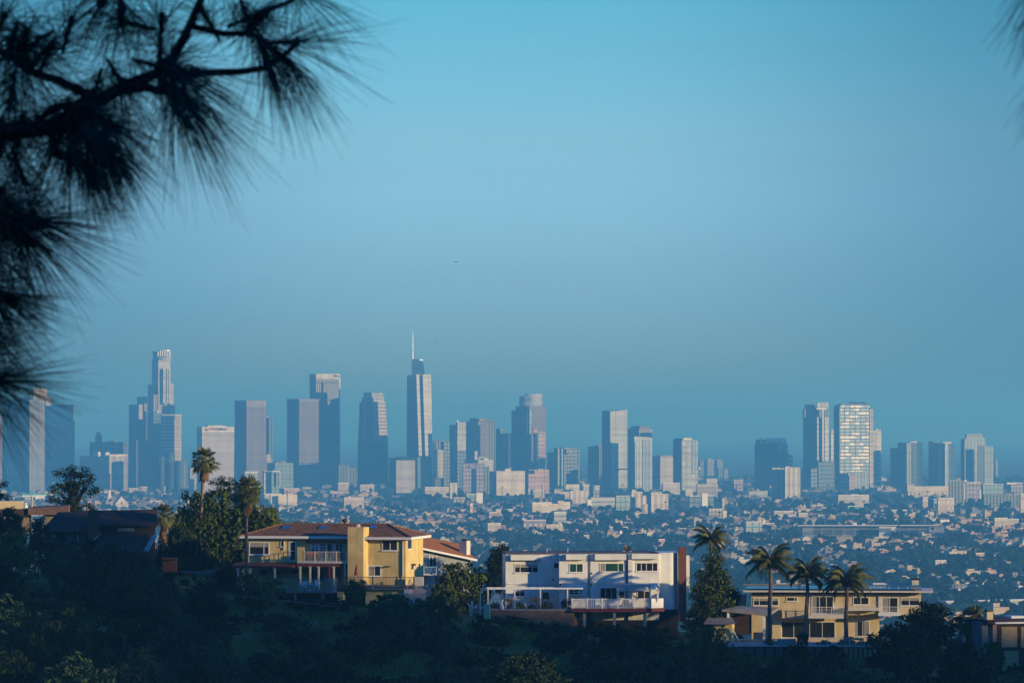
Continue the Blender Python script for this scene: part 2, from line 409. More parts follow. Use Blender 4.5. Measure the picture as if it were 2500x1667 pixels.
class Tower:
    def __init__(s, zone, xs, D, label, cat='tower', name='office_tower', phi=PHI, group=None):
        px, _ = zp(zone, xs, 0); c = at(px, 1100, D)
        s.zone, s.D, s.phi = zone, D, phi
        s.o = Vector((c.x, c.y, 0)); s.c, s.sn = math.cos(phi), math.sin(phi)
        s.root = empty(name, s.o, phi, label, cat, group)
    def local(s, X, Y):
        dx, dy = X - s.o.x, Y - s.o.y
        return dx * s.c + dy * s.sn, -dx * s.sn + dy * s.c
    def z(s, y, D=None):
        return at(1250, zp(s.zone, 0, y)[1], D or s.D).z
    def span(s, x0, xs, x1, dD=0):
        """local rectangle whose near corner, left end and right end fall on these columns"""
        D = s.D + dD
        p = at(zp(s.zone, xs, 0)[0], 1100, D)
        t0 = (zp(s.zone, x0, 0)[0] - 1250) / F; t1 = (zp(s.zone, x1, 0)[0] - 1250) / F
        b = (t1 * p.y - p.x) / (s.c - t1 * s.sn) if x1 > xs else 6.0
        a = (p.x - t0 * p.y) / (s.sn + t0 * s.c) if x0 < xs else 6.0
        lx, ly = s.local(p.x, p.y)
        return lx, ly, max(b, 3), max(a, 3)
    def box(s, name, x0, xs, x1, yt, yb, mat, dD=0, ytr=None, mi=None, mats=None, label=None, maxa=260):
        lx, ly, b, a = s.span(x0, xs, x1, dD)
        a = min(a, maxa)
        zt = s.z(yt); zb = 0 if yb is None else s.z(yb)
        m = MB(); poly = [(lx, ly), (lx + b, ly), (lx + b, ly + a), (lx, ly + a)]
        ztl = None
        if ytr is not None:
            zr = s.z(ytr); ztl = [zt, zr, zr, zt]
        m.prism(poly, zb, zt, zt=ztl)
        o = m.build(name, M[mat] if isinstance(mat, str) else mat, s.root)
        if label: o['label'] = label
        if name in ('shaft', 'body') and yb is None and b > 14 and a > 14:
            rr = random.Random(int(x0 * 7 + yt * 3 + s.D)); q = MB()
            for _ in range(rr.choice([1, 2, 3])):
                u0 = rr.uniform(.08, .6); v0 = rr.uniform(.06, .3); w_ = rr.uniform(.10, .30); hh = rr.uniform(1.5, 5.0) * min(1, zt / 60)
                q.prism([(lx + b * u0, ly + a * v0), (lx + b * (u0 + w_), ly + a * v0), (lx + b * (u0 + w_), ly + a * (v0 + .2)), (lx + b * u0, ly + a * (v0 + .2))], zt - .3, min(zt, ztl[1] if ztl else zt) + hh)
            if rr.random() < .4: q.tube([(lx + b * .5, ly + a * .4, zt), (lx + b * .5, ly + a * .4, zt + rr.uniform(5, 12) * min(1, zt / 80))], .5, 4)
            q.build('roof_plant', M[rr.choice(['roof_grey', 'mauve_wall', 'white_paint'])], s.root)
        return o
    def wedge(s, name, x0, xs, x1, yt, yb, mat, top_x=None, dD=0):
        """box whose top rectangle differs: top_x = (x0, xs, x1)"""
        lx, ly, b, a = s.span(x0, xs, x1, dD); m = MB()
        l2, k2, b2, a2 = s.span(*top_x, dD)
        m.prism([(lx, ly), (lx + b, ly), (lx + b, ly + a), (lx, ly + a)], 0 if yb is None else s.z(yb), s.z(yt),
                poly_top=[(l2, k2), (l2 + b2, k2), (l2 + b2, k2 + a2), (l2, k2 + a2)])
        return m.build(name, M[mat], s.root)
    def cyl(s, name, x0, x1, yt, yb, mat, n=20, dD=0, sq=1.0, smooth=False):
        D = s.D + dD
        a = at(zp(s.zone, x0, 0)[0], 1100, D); b = at(zp(s.zone, x1, 0)[0], 1100, D)
        r = (b.x - a.x) / 2; cx, cy = s.local((a.x + b.x) / 2, D + r * sq)
        m = MB(); m.prism([(cx + r * math.cos(2 * math.pi * k / n), cy + r * sq * math.sin(2 * math.pi * k / n)) for k in range(n)],
                          0 if yb is None else s.z(yb), s.z(yt))
        return m.build(name, M[mat], s.root, smooth=False)
    def pole(s, name, x, yt, yb, w, mat, dD=0):
        p = at(zp(s.zone, x, 0)[0], 1100, s.D + dD); lx, ly = s.local(p.x, p.y)
        m = MB(); m.tube([(lx, ly, s.z(yb)), (lx, ly, s.z(yt))], [w, w * .45], 6)
        return m.build(name, M[mat], s.root)
    def text(s, body, x0, x1, yc, mat, dD=0, name='sign', face_off=1.2, zone_xs=None):
        """raised lettering on the sunlit face"""
        cu = bpy.data.curves.new(name, 'FONT'); cu.body = body; cu.align_x = 'LEFT'; cu.align_y = 'CENTER'; cu.extrude = 0.4; cu.size = 10
        t = bpy.data.objects.new(name, cu); COL.objects.link(t)
        bpy.context.view_layer.update()
        dg = bpy.context.evaluated_depsgraph_get()
        me = bpy.data.meshes.new_from_object(t.evaluated_get(dg)); me.name = name
        bpy.data.objects.remove(t)
        me.materials.clear(); me.materials.append(M[mat])
        xsv = [v.co.x for v in me.vertices]; wid = max(xsv) - min(xsv)
        # intersect columns with the plane local y = y0
        y0 = -face_off + (s.span(zone_xs, zone_xs, zone_xs + 10, dD)[1] if zone_xs is not None else 0)
        def hit(x):
            t = (zp(s.zone, x, 0)[0] - 1250) / F
            # X = o.x + lx*c - y0*sn ; Y = o.y + lx*sn + y0*c ; X = t*Y
            return (t * (s.o.y + y0 * s.c) - s.o.x + y0 * s.sn) / (s.c - t * s.sn)
        a, b = hit(x0), hit(x1); k = (b - a) / wid
        o = bpy.data.objects.new(name, me); COL.objects.link(o); o.parent = s.root
        o.location = (a - min(xsv) * k, y0, s.z(yc)); o.rotation_euler = (R(90), 0, 0); o.scale = (k, k, 1)
        return o

G = 'towers of the downtown skyline'
# ---- far left
t = Tower(1, 240, 9150, 'tall fluted tower with vertical ribs and a pale roof block behind the pine needles')
t.box('shaft', 20, 240, 366, 648, None, 'flutes'); t.box('roof_block', 262, 272, 384, 560, 642, 'beige_plain', dD=12)
t.box('corner_panel', 366, 372, 412, 632, 700, 'beige_plain', dD=30)
t = Tower(1, -12, 9900, 'pale banded building cut by the left edge of the photo, beside the fluted tower')
t.box('shaft', -90, -60, 22, 780, None, 'mauve_wall')
t = Tower(1, 598, 10300, 'plain dark blue slab tower with a flat top, just right of the fluted tower')
t.box('shaft', 368, 598, 606, 692, None, 'dark_slab')
t = Tower(1, 890, 9350, 'low broad office block with vertical stripes, sunlit right half, under the long dark flat building', 'office block', 'office_block')
t.box('body', 650, 890, 1042, 1112, None, 'flutes_wide'); t.box('roof_unit', 760, 800, 820, 1075, 1114, 'white_paint', dD=12); t.box('roof_unit', 855, 862, 893, 1080, 1114, 'white_paint', dD=14)
t.box('parapet', 889, 891, 1040, 1096, 1112, 'white_stone', dD=3)
t = Tower(1, 965, 10400, 'dark flat building with a domed turret on its roof, left of the crowned tower', 'office block', 'office_block')
t.box('body', 730, 965, 1046, 997, None, 'dark_slab'); t.box('turret', 776, 822, 832, 940, 998, 'dark_slab', dD=10)
t.cyl('dome', 784, 818, 915, 941, 'dark_slab', dD=14, n=12)
# ---- stepped dark glass + crowned stone tower
t = Tower(1, 1200, 10300, 'stepped dark glass tower leaning against the left side of the crowned stone tower')
t.box('lower_shaft', 1050, 1190, 1240, 690, None, 'dark_glass'); t.box('upper_shaft', 1116, 1200, 1246, 628, 690, 'dark_glass', dD=14)
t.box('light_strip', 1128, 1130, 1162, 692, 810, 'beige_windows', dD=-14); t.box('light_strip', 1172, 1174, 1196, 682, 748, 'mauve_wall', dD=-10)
t = Tower(1, 1288, 10100, 'tallest pale stone tower at left with stepped sides and a round crown')
t.box('shaft', 1236, 1288, 1388, 330, None, 'us_stone')
t.box('left_shoulder', 1204, 1252, 1262, 528, None, 'us_stone', dD=6); t.box('right_shoulder', 1380, 1384, 1415, 520, None, 'us_stone', dD=8)
t.box('low_shoulder', 1380, 1386, 1428, 690, None, 'us_stone', dD=4); t.box('front_shoulder', 1246, 1250, 1292, 612, None, 'mauve_wall', dD=-4)
t.cyl('crown', 1236, 1388, 258, 330, 'us_stone', n=16, dD=2); t.cyl('crown_cap', 1278, 1386, 245, 259, 'steel', n=16, dD=8)
for k in range(6): t.box('rib', 1283 + k * 18, 1283 + k * 18, 1289 + k * 18, 250 if 0 < k < 5 else 258, 300, 'white_paint', dD=-2)
for x in (1330, 1362, 1376): t.box('rib', x, x, x + 8, 400, 684, 'white_stone', dD=-3)
t = Tower(1, 1250, 9900, 'dark blue glass tower low in front of the crowned stone tower')
t.box('shaft', 1200, 1250, 1320, 760, None, 'blue_glass'); t.box('wing', 1080, 1110, 1210, 985, None, 'dark_glass', dD=-15)
t = Tower(1, 1320, 9650, 'cream tower with fine horizontal bands and a blank top, standing below the crowned stone tower')
t.box('shaft', 1312, 1320, 1478, 815, None, 'bands'); t.box('parapet', 1310, 1318, 1480, 772, 815, 'beige_plain', dD=-2)
t = Tower(1, 1360, 9250, 'cluster of dark round glass cylinders below the cream banded tower', 'hotel', 'hotel_tower')
t.cyl('cylinder', 1330, 1422, 1085, None, 'blue_glass', dD=40); t.cyl('cylinder', 1262, 1340, 1118, None, 'dark_glass')
t.cyl('cylinder', 1412, 1500, 1150, None, 'blue_glass'); t.cyl('cylinder', 1345, 1415, 1165, None, 'dark_glass', dD=-30)
t = Tower(1, 1490, 9500, 'very thin sunlit tower edge right of the dark round cylinders')
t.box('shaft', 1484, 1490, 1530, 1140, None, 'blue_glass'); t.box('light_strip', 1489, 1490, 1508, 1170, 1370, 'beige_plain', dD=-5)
t = Tower(1, 1548, 9400, 'small pale gridded block in the gap left of the white gridded tower', 'office block', 'office_block')
t.box('body', 1540, 1548, 1602, 1207, None, 'pale_grid')
t = Tower(1, 1645, 9050, 'white tower covered in a square window grid with lettering near its top')
t.box('shaft', 1603, 1645, 1906, 912, None, 'pale_grid'); t.box('parapet', 1603, 1645, 1908, 872, 912, 'white_stone', dD=-.8)
t.box('roof_block', 1668, 1692, 1838, 862, 874, 'white_stone', dD=8)
t.text('UnionBank', 1735, 1850, 891, 'sign_dark', face_off=2.2); t.box('logo', 1706, 1706, 1724, 884, 900, 'sign_red', dD=-2.4, maxa=1.5)
t = Tower(1, 2008, 9500, 'broad dark slab tower with a mauve right face, just right of the white gridded tower', group=G)
t.box('shaft', 1912, 2008, 2168, 715, None, 'mauve_plain'); t.box('crown_band', 1911, 2008, 2169, 657, 715, 'mauve', dD=-1.5)
t = Tower(1, 2175, 10500, 'narrow dark tower half hidden behind the right edge of the mauve slab tower')
t.box('shaft', 2150, 2192, 2222, 798, None, 'dark_slab'); t.box('roof_block', 2160, 2172, 2192, 776, 799, 'mauve_wall', dD=8)
t = Tower(1, 2170, 9700, 'small white-banded building stacked in steps right below the mauve slab tower', 'office block', 'office_block')
t.box('body', 2166, 2170, 2212, 1130, None, 'bands'); t.box('upper_body', 2167, 2171, 2204, 1096, 1131, 'bands_fine', dD=8)
t = Tower(1, 2060, 8800, 'low flat roofed block with a pale right wall below the mauve slab tower', 'office block', 'office_block')
t.box('body', 1990, 1994, 2098, 1245, None, 'grey_bands'); t.box('parapet', 1990, 1994, 2100, 1237, 1246, 'white_paint', dD=-1)
t = Tower(1, 2208, 8350, 'small block with a blank beige side and a blue glass front framed in white dots', 'office block', 'office_block')
t.box('side_wall', 2150, 2150, 2212, 1232, None, 'beige_plain'); t.box('glass_front', 2210, 2212, 2274, 1238, None, 'teal_glass', dD=-4)
t.box('frame', 2212, 2214, 2282, 1230, 1240, 'white_paint', dD=-7); t.box('frame', 2272, 2274, 2283, 1240, 1355, 'pale_grid', dD=-7)
t = Tower(2, 105, 9250, 'mid-height green glass office block standing between the mauve slab and the two bronze towers', 'office block', 'office_block')
t.box('body', 40, 105, 255, 1166, None, 'teal_glass')
# ---- the pair and the white topped tower
t = Tower(2, 302, 9700, 'wide bronze slab tower with a mauve right face, left of the white topped tower', group=G)
t.box('shaft', 202, 302, 462, 660, None, 'mauve_plain'); t.box('crown_band', 200, 302, 464, 645, 660, 'mauve', dD=-1)
t = Tower(2, 438, 9950, 'tall dark tower with a bright white band and lettering along its top')
t.box('shaft', 386, 438, 634, 482, None, 'brown_black'); t.box('parapet', 386, 438, 636, 441, 483, 'white_stone', dD=-1)
t.box('left_parapet_shade', 387, 434, 437, 452, 486, 'dark_slab', dD=-3)  # dark panel paints the shade on the band's left face
t.box('sunlit_edge', 625, 627, 637, 483, 860, 'white_stone', dD=-14); t.text('Aon', 584, 628, 456, 'sign_dark', face_off=2.5)  # white strip painted in for the sunlit right edge
t = Tower(2, 640, 9800, 'low dark block in the gap right of the white topped tower', 'office block', 'office_block')
t.box('body', 585, 625, 706, 1180, None, 'dark_slab'); t.box('wing', 690, 704, 775, 1206, None, 'dark_slab', dD=30)
t = Tower(2, 895, 9900, 'tapering dark tower with stepped shoulders and pink banded right side, left of the spired tower')
t.wedge('base', 778, 905, 1028, 1000, None, 'dark_glass', top_x=(780, 903, 1026))
t.wedge('middle', 780, 903, 1026, 670, 1000, 'pink_bands', top_x=(795, 895, 1005)); t.box('upper_stage', 812, 893, 995, 630, 670, 'grey_bands', dD=10)
t.box('top_stage', 826, 892, 984, 592, 631, 'grey_bands', dD=20); t.wedge('shade_left_face', 776, 890, 898, 670, None, 'dark_glass', top_x=(793, 884, 890), dD=-8)  # dark glass on the left stands in for the unlit face
t.box('light_strip', 832, 832, 846, 668, 1010, 'mauve', dD=-25)
t = Tower(2, 1092, 9050, 'short square window-gridded block with a dark hipped roof beside the spired tower', 'office block', 'office_block')
t.box('body', 1086, 1092, 1246, 1146, None, 'pale_grid_wide'); t.wedge('roof', 1086, 1092, 1246, 1115, 1145, 'dark_slab', top_x=(1130, 1134, 1206))
t = Tower(2, 1090, 9900, 'low dark block left behind the short square gridded block', 'office block', 'office_block')
t.box('body', 1034, 1070, 1170, 1126, None, 'dark_slab')
t = Tower(2, 1262, 9800, 'tallest glass tower with a curved sail top and a thin white spire')
t.wedge('glass_shaft', 1176, 1268, 1386, 450, None, 'blue_glass', top_x=(1180, 1256, 1372))
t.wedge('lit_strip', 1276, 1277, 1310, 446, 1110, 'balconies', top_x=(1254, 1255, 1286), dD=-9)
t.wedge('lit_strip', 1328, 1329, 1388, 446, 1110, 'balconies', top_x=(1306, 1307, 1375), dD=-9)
m = MB(); lx, ly, b, a = t.span(1218, 1300, 1320, 10)
prof = [(1218, 325), (1240, 318), (1262, 322), (1285, 332), (1300, 330), (1310, 352), (1317, 390), (1322, 446)]
for (xa, ya), (xb, yb) in zip(prof, prof[1:]):
    pa = at(zp(2, xa, 0)[0], 1100, 9812); pb = at(zp(2, xb, 0)[0], 1100, 9812)
    A = t.local(pa.x, pa.y); B = t.local(pb.x, pb.y); A2 = t.local(pa.x, pa.y + 14); B2 = t.local(pb.x, pb.y + 14)
    m.prism([A, B, B2, A2], t.z(450), 0, zt=[t.z(ya), t.z(yb), t.z(yb), t.z(ya)])
m.build('sail_top', M['blue_glass'], t.root)
t.pole('spire', 1226, 98, 325, 1.15, 'steel', dD=16); t.box('crane', 1282, 1284, 1308, 324, 332, 'steel', dD=14)
t = Tower(2, 1400, 9600, 'mid-height dark block with pale horizontal bars on its left part, right of the spired tower', 'office block', 'office_block')
t.box('body', 1390, 1396, 1478, 980, None, 'dark_slab'); t.box('banded_front', 1398, 1400, 1478, 1060, 1290, 'bands', dD=-6); t.box('wing', 1478, 1480, 1528, 992, None, 'dark_glass', dD=5)
t = Tower(2, 1590, 9900, 'narrow tower with a sunlit pale side and small white roof fin right of the spire')
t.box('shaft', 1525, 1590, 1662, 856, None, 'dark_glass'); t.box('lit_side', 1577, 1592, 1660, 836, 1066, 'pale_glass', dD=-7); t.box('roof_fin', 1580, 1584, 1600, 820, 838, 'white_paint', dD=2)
t = Tower(2, 1757, 9750, 'broad brown tower with a mauve centre and a dark cap in mid skyline')
t.box('shaft', 1660, 1757, 1902, 828, None, 'mauve_plain'); t.box('cap', 1690, 1758, 1872, 803, 830, 'dark_slab', dD=10); t.box('right_cladding', 1852, 1853, 1902, 840, None, 'dark_slab', dD=-24)
t = Tower(2, 1960, 10000, 'dark stepped glass tower with a thin bright right edge, left of the round crowned tower')
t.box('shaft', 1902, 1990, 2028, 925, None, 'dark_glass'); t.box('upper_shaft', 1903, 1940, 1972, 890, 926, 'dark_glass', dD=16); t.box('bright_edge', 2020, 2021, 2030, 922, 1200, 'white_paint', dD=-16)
t = Tower(2, 1640, 8850, 'low mauve block with a dark right end, in front of the brown tower', 'office block', 'office_block')
t.box('body', 1632, 1638, 1816, 1170, None, 'mauve_wall'); t.box('dark_end', 1814, 1816, 1852, 1195, None, 'dark_slab', dD=-5); t.box('sign', 1722, 1722, 1756, 1183, 1192, 'sign_dark', dD=-3, maxa=1)
t = Tower(2, 1660, 9100, 'stepped beige banded building just behind the low mauve block', 'office block', 'office_block')
t.box('body', 1650, 1760, 1882, 1142, None, 'bands_fine'); t.box('upper_body', 1728, 1732, 1755, 1070, 1143, 'beige_plain', dD=10); t.box('roof_slab', 1700, 1762, 1820, 1118, 1143, 'bands_fine', dD=18)
t = Tower(2, 1910, 8700, 'long low white building with one strip of windows and a roof hump', 'office block', 'office_block')
t.box('body', 1902, 1908, 2140, 1232, None, 'cream_rows'); t.box('roof_hump', 1978, 1980, 2026, 1214, 1233, 'white_stone', dD=9); t.box('side_wing', 1850, 1886, 1904, 1236, None, 'teal_glass', dD=12)
t = Tower(2, 2172, 9900, 'grey tower with a round glass crown glowing in the sun, centre of the skyline')
t.box('shaft', 2064, 2176, 2312, 705, None, 'mauve_plain'); t.box('front_glass', 2030, 2160, 2176, 737, None, 'dark_glass', dD=-12)
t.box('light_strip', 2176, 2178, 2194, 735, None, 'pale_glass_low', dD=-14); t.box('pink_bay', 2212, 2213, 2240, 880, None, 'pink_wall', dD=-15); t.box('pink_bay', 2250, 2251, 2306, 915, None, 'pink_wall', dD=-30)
t.cyl('crown', 2086, 2292, 622, 706, 'lattice', n=24, sq=.7, dD=8); t.cyl('crown_rim', 2130, 2290, 604, 640, 'pale_glass', n=24, sq=.6, dD=14)
t = Tower(2, 2180, 8950, 'low pink building with a small gabled roof piece below the round crowned tower', 'office block', 'office_block')
t.box('body', 2165, 2170, 2338, 1222, None, 'pink_wall'); t.box('gable', 2242, 2246, 2296, 1214, 1240, 'beige_plain', dD=-12)
# ---- centre right
t = Tower(3, 545, 9700, 'dark glass tower pair with pale vertical fins and balconies down the right edge')
t.box('left_shaft', 455, 520, 540, 682, None, 'dark_glass', dD=20); t.box('shaft', 505, 590, 706, 645, None, 'dark_glass'); t.box('fin', 538, 540, 553, 648, None, 'pale_glass_low', dD=-22); t.box('fin', 568, 570, 582, 648, None, 'pale_glass_low', dD=-12)
for k in range(11): t.box('balcony', 702, 704, 720, 668 + k * 22, 674 + k * 22, 'beige_plain', dD=-22)
t.box('roof_block', 600, 610, 655, 652, 690, 'mauve_wall', dD=-9)
t = Tower(3, 830, 10000, 'shorter dark tower standing just left of the tall pale glass slab')
t.box('shaft', 785, 830, 906, 632, None, 'dark_slab'); t.box('roof_block', 850, 870, 902, 624, 633, 'beige_plain', dD=9)
t = Tower(3, 970, 9350, 'tall pale glass slab with a slanted top and a dark left face')
t.box('shaft', 900, 970, 1107, 348, None, 'pale_glass', ytr=331); t.box('shade_side', 899, 964, 969, 341, None, 'dark_slab', dD=-3); t.box('belt', 1010, 1010, 1107, 812, 822, 'dark_slab', dD=-16)  # left face painted dark for the shade away from the sun
t = Tower(3, 1205, 9900, 'dark tower with a rounded mauve top behind the pair of pale glass slabs')
t.box('shaft', 1108, 1205, 1308, 492, None, 'mauve'); t.wedge('top', 1110, 1205, 1306, 466, 493, 'mauve', top_x=(1150, 1208, 1262)); t.box('shade_side', 1107, 1200, 1206, 490, None, 'dark_slab', dD=-4)  # dark panel over the left face stands in for its shade
t = Tower(3, 1162, 9300, 'shorter pale glass slab standing in front of the mauve topped tower')
t.box('shaft', 1156, 1164, 1307, 550, None, 'pale_glass', ytr=560); t.box('right_glass', 1232, 1233, 1300, 575, None, 'pale_glass_low', dD=-28)
t = Tower(3, 1372, 9600, 'medium office building with dark and white floor bands, right of the pale glass slabs', 'office block', 'office_block')
t.box('body', 1372, 1374, 1478, 722, None, 'bands'); t.box('side', 1310, 1330, 1373, 712, None, 'mauve_wall', dD=20); t.box('roof', 1350, 1376, 1480, 706, 723, 'mauve_wall', dD=8)
t = Tower(3, 1550, 9150, 'glass tower with a woven pattern and white roof bar, left of the wide skyline gap')
t.box('shaft', 1550, 1552, 1680, 580, None, 'lattice'); t.box('shade_side', 1478, 1548, 1551, 584, None, 'dark_slab', ytr=566); t.box('roof_bar', 1562, 1564, 1630, 563, 580, 'white_stone', dD=6)  # unlit left face carried by a darker colour
t.box('right_panel', 1634, 1636, 1682, 590, 860, 'pale_glass_low', dD=-36)
t = Tower(3, 1690, 12500, 'hazy low far blocks right of the woven glass tower', 'office block', 'office_block')
t.box('body', 1678, 1700, 1728, 742, None, 'dark_slab'); t.box('body', 1725, 1760, 1812, 740, None, 'mauve_wall', dD=100); t.box('body', 1810, 1840, 1882, 752, None, 'mauve_wall', dD=300)
t = Tower(3, 1850, 11800, 'hazy dark far blocks low in the gap of the skyline', 'office block', 'office_block')
t.box('body', 1830, 1850, 1880, 808, None, 'dark_slab'); t.box('body', 1885, 1895, 1925, 818, None, 'mauve_wall', dD=50)
t = Tower(3, 1688, 8600, 'round white water tower ball on a slim stem', 'water tower', 'water_tower')
p = at(zp(3, 1688, 0)[0], 1100, 8600); lx, ly = t.local(p.x, p.y)
mm = MB(); mm.ball((lx, ly, t.z(812)), 3.2, 3.2, 3.4, 12, 8); mm.build('tank', M['white_stone'], t.root, smooth=True); t.pole('stem', 1688, 822, 905, .9, 'white_paint')
# ---- right group
t = Tower(4, 225, 9600, 'dark stepped tower topped by a row of white rooftop boxes')
t.box('shaft', 140, 225, 335, 608, None, 'dark_slab'); t.box('banded_shoulder', 330, 333, 410, 606, 690, 'pink_bands', dD=-10); t.box('low_shoulder', 330, 334, 420, 690, None, 'dark_glass', dD=-8)
t.box('white_edge', 420, 421, 452, 700, 790, 'balconies', dD=-20); t.box('crown', 150, 228, 398, 575, 609, 'mauve_wall', dD=8)
for k, x in enumerate((192, 238, 262, 288, 312, 336, 360, 380)): t.box('roof_box', x, x + 3, x + 15, 558 + (k % 3) * 3, 606, 'white_paint', dD=-2)
t = Tower(4, 390, 8050, 'squat tower of white and grey vertical strips in front of the dark stepped tower', 'apartment tower', 'apartment_tower')
t.box('body', 283, 286, 392, 806, None, 'beige_strips'); t.box('body', 388, 390, 512, 802, None, 'beige_strips', dD=-12); t.box('roof_block', 388, 392, 425, 795, 803, 'white_paint', dD=6)
t = Tower(4, 650, 9700, 'tall dark tower with two bright banded strips on its sunlit side and a lattice crown')
t.box('shaft', 535, 650, 746, 325, None, 'dark_slab'); t.box('lit_strip', 650, 651, 678, 395, 755, 'balconies', dD=-4); t.box('lit_strip', 712, 713, 746, 395, 755, 'balconies', dD=-4)
t.box('fin', 692, 693, 703, 330, 755, 'white_paint', dD=-6); t.box('crown', 648, 652, 742, 272, 316, 'lattice', dD=2); t.box('crown_ledge', 642, 646, 730, 318, 332, 'white_paint', dD=-4); t.box('left_crown', 548, 560, 640, 286, 327, 'mauve_wall', dD=20)
t.box('left_box', 532, 548, 552, 330, 395, 'dark_slab', dD=-16)
t = Tower(4, 762, 10000, 'slim banded tower squeezed between the lattice crowned tower and the streaked glass tower')
t.box('shaft', 750, 762, 790, 520, 755, 'balconies'); t.box('top', 760, 766, 784, 492, 521, 'lattice', dD=6); t.box('base', 748, 760, 792, 755, None, 'dark_glass')
t = Tower(4, 660, 9350, 'low wide dark glass podium block below the lattice crowned tower', 'office block', 'office_block')
t.box('body', 520, 545, 655, 810, None, 'dark_glass', dD=40); t.box('body', 650, 662, 792, 758, None, 'blue_glass'); 
t = Tower(4, 836, 9500, 'big glass tower with a curved top covered in bright horizontal streaks')
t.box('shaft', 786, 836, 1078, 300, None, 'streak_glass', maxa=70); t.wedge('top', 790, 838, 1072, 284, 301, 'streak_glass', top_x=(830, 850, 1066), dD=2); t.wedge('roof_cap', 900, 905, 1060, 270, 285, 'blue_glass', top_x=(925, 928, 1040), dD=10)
t.box('shade_side', 785, 832, 835, 327, None, 'dark_slab', dD=-4); t.box('right_face', 1074, 1078, 1108, 326, None, 'beige_plain', dD=-60); t.box('screen_panel', 902, 903, 1080, 836, None, 'pale_glass_low', dD=-20)  # shade of the left face put into a dark panel
t.box('pink_panel', 912, 913, 956, 868, 1010, 'pink_wall', dD=-23)
t = Tower(4, 1112, 9700, 'narrow pale tower with balconies attached to the right of the streaked glass tower')
t.box('shaft', 1106, 1110, 1172, 515, None, 'balconies'); t.box('left_strip', 1106, 1108, 1134, 505, None, 'beige_plain', dD=-5); t.box('roof_frame', 1120, 1124, 1168, 488, 516, 'lattice', dD=8)
t = Tower(4, 1380, 9700, 'dark curved glass tower with a stepped left side and a bright vertical strip')
t.cyl('shaft', 1300, 1530, 600, None, 'dark_glass', n=28, sq=.6); t.box('left_step', 1246, 1300, 1330, 645, None, 'dark_glass', dD=20); t.box('bright_strip', 1378, 1380, 1416, 604, None, 'pale_glass_low', dD=-8); t.cyl('sunlit_crown', 1392, 1468, 590, 602, 'white_stone', n=16, sq=.5, dD=10)  # pale strip and white crown paint in the sun's highlights
t = Tower(4, 1650, 9600, 'round glass tower with a glowing white rim and a bright stripe down its middle')
t.cyl('shaft', 1590, 1790, 606, None, 'blue_glass', n=32, sq=.8); t.box('left_wing', 1556, 1600, 1640, 592, None, 'dark_glass', dD=30); t.cyl('rim', 1648, 1752, 596, 607, 'white_stone', n=20, sq=.6, dD=4)
t.box('sun_highlight', 1690, 1692, 1716, 610, None, 'pale_glass', dD=-5); t.pole('mast', 1700, 578, 598, .8, 'white_paint', dD=20)  # pale strip painted in for the sun's highlight on the curve
t = Tower(4, 1856, 9500, 'pale grey tower with a deep dark notch and lower wing, rightmost of the skyline')
t.box('shaft', 1820, 1856, 2020, 570, None, 'pale_glass_low'); t.wedge('top', 1852, 1866, 2010, 530, 571, 'grey_bands', top_x=(1856, 1868, 1990), dD=4); t.box('shade_side', 1819, 1850, 1855, 585, None, 'dark_slab', dD=-3)  # left face darkened by colour where the sun misses it
t.box('dark_notch', 1962, 1964, 2014, 628, 945, 'dark_slab', dD=-38); t.box('right_wing', 2014, 2018, 2082, 630, None, 'pale_glass_low', dD=-20)
t = Tower(4, 2320, 11500, 'faint far tower in the haze near the right edge'); t.box('shaft', 2100, 2106, 2122, 740, None, 'mauve_wall')

# ------------------------------------------------------------------ mid-rise buildings in the basin
def mid(zone, x0, xs, x1, yt, yb, mat, label, cat='building', name='apartment_block', ext=(), phi=PHI):
    pyb = zp(zone, 0, yb)[1]; D = 130 * F / (pyb - 1050) * 0.985
    t = Tower(zone, xs, D, label, cat, name, phi)
    t.box('body', x0, xs, x1, yt, None, mat, maxa=70)
    t.box('roof_edge', x0 - 1, xs, x1 + 1, yt - 2.5, yt + 2.5, 'white_paint' if 'dark' not in mat else 'roof_grey', dD=-.6, maxa=71)
    for nm, a, b, c, y0, y1, mt, dd in ext: t.box(nm, a, b, c, y0, y1, mt, dD=dd)
    return t
mid(3, 436, 440, 585, 872, 955, 'beige_windows', 'pinkish windowed block with a taller left part, behind the dark tree line', ext=[('roof_block', 440, 444, 490, 862, 873, 'beige_plain', 8)])
mid(3, 505, 520, 786, 1003, 1090, 'beige_windows', 'wide beige hospital-like block with a taller left wing and rows of windows', ext=[('left_tower', 508, 512, 560, 984, None, 'beige_plain', -14), ('right_wing', 640, 642, 784, 990, None, 'beige_strips', -30)])
mid(3, 600, 604, 716, 944, 1010, 'cream_rows', 'cream block with small windows rising behind the beige hospital-like block')
mid(3, 742, 748, 795, 945, 1020, 'beige_plain', 'small bright cream cube right of the cream block with small windows')
mid(3, 290, 300, 432, 985, 1050, 'beige_windows', 'rambling beige apartment block with stepped roofs', ext=[('tall_end', 412, 415, 432, 940, None, 'beige_windows', -10)])
mid(3, 800, 830, 880, 952, 1035, 'mauve_wall', 'mauve block with a white top right part', ext=[('white_top', 838, 840, 880, 952, 990, 'bands_fine', -16)])
mid(3, 780, 812, 1004, 1052, 1135, 'grey_bands', 'long grey banded building with a pale left end', ext=[('pale_end', 780, 782, 815, 1060, 1125, 'white_paint', -22)])
mid(3, 1010, 1014, 1128, 1035, 1165, 'teal_glass', 'plain teal glass cube in the basin')
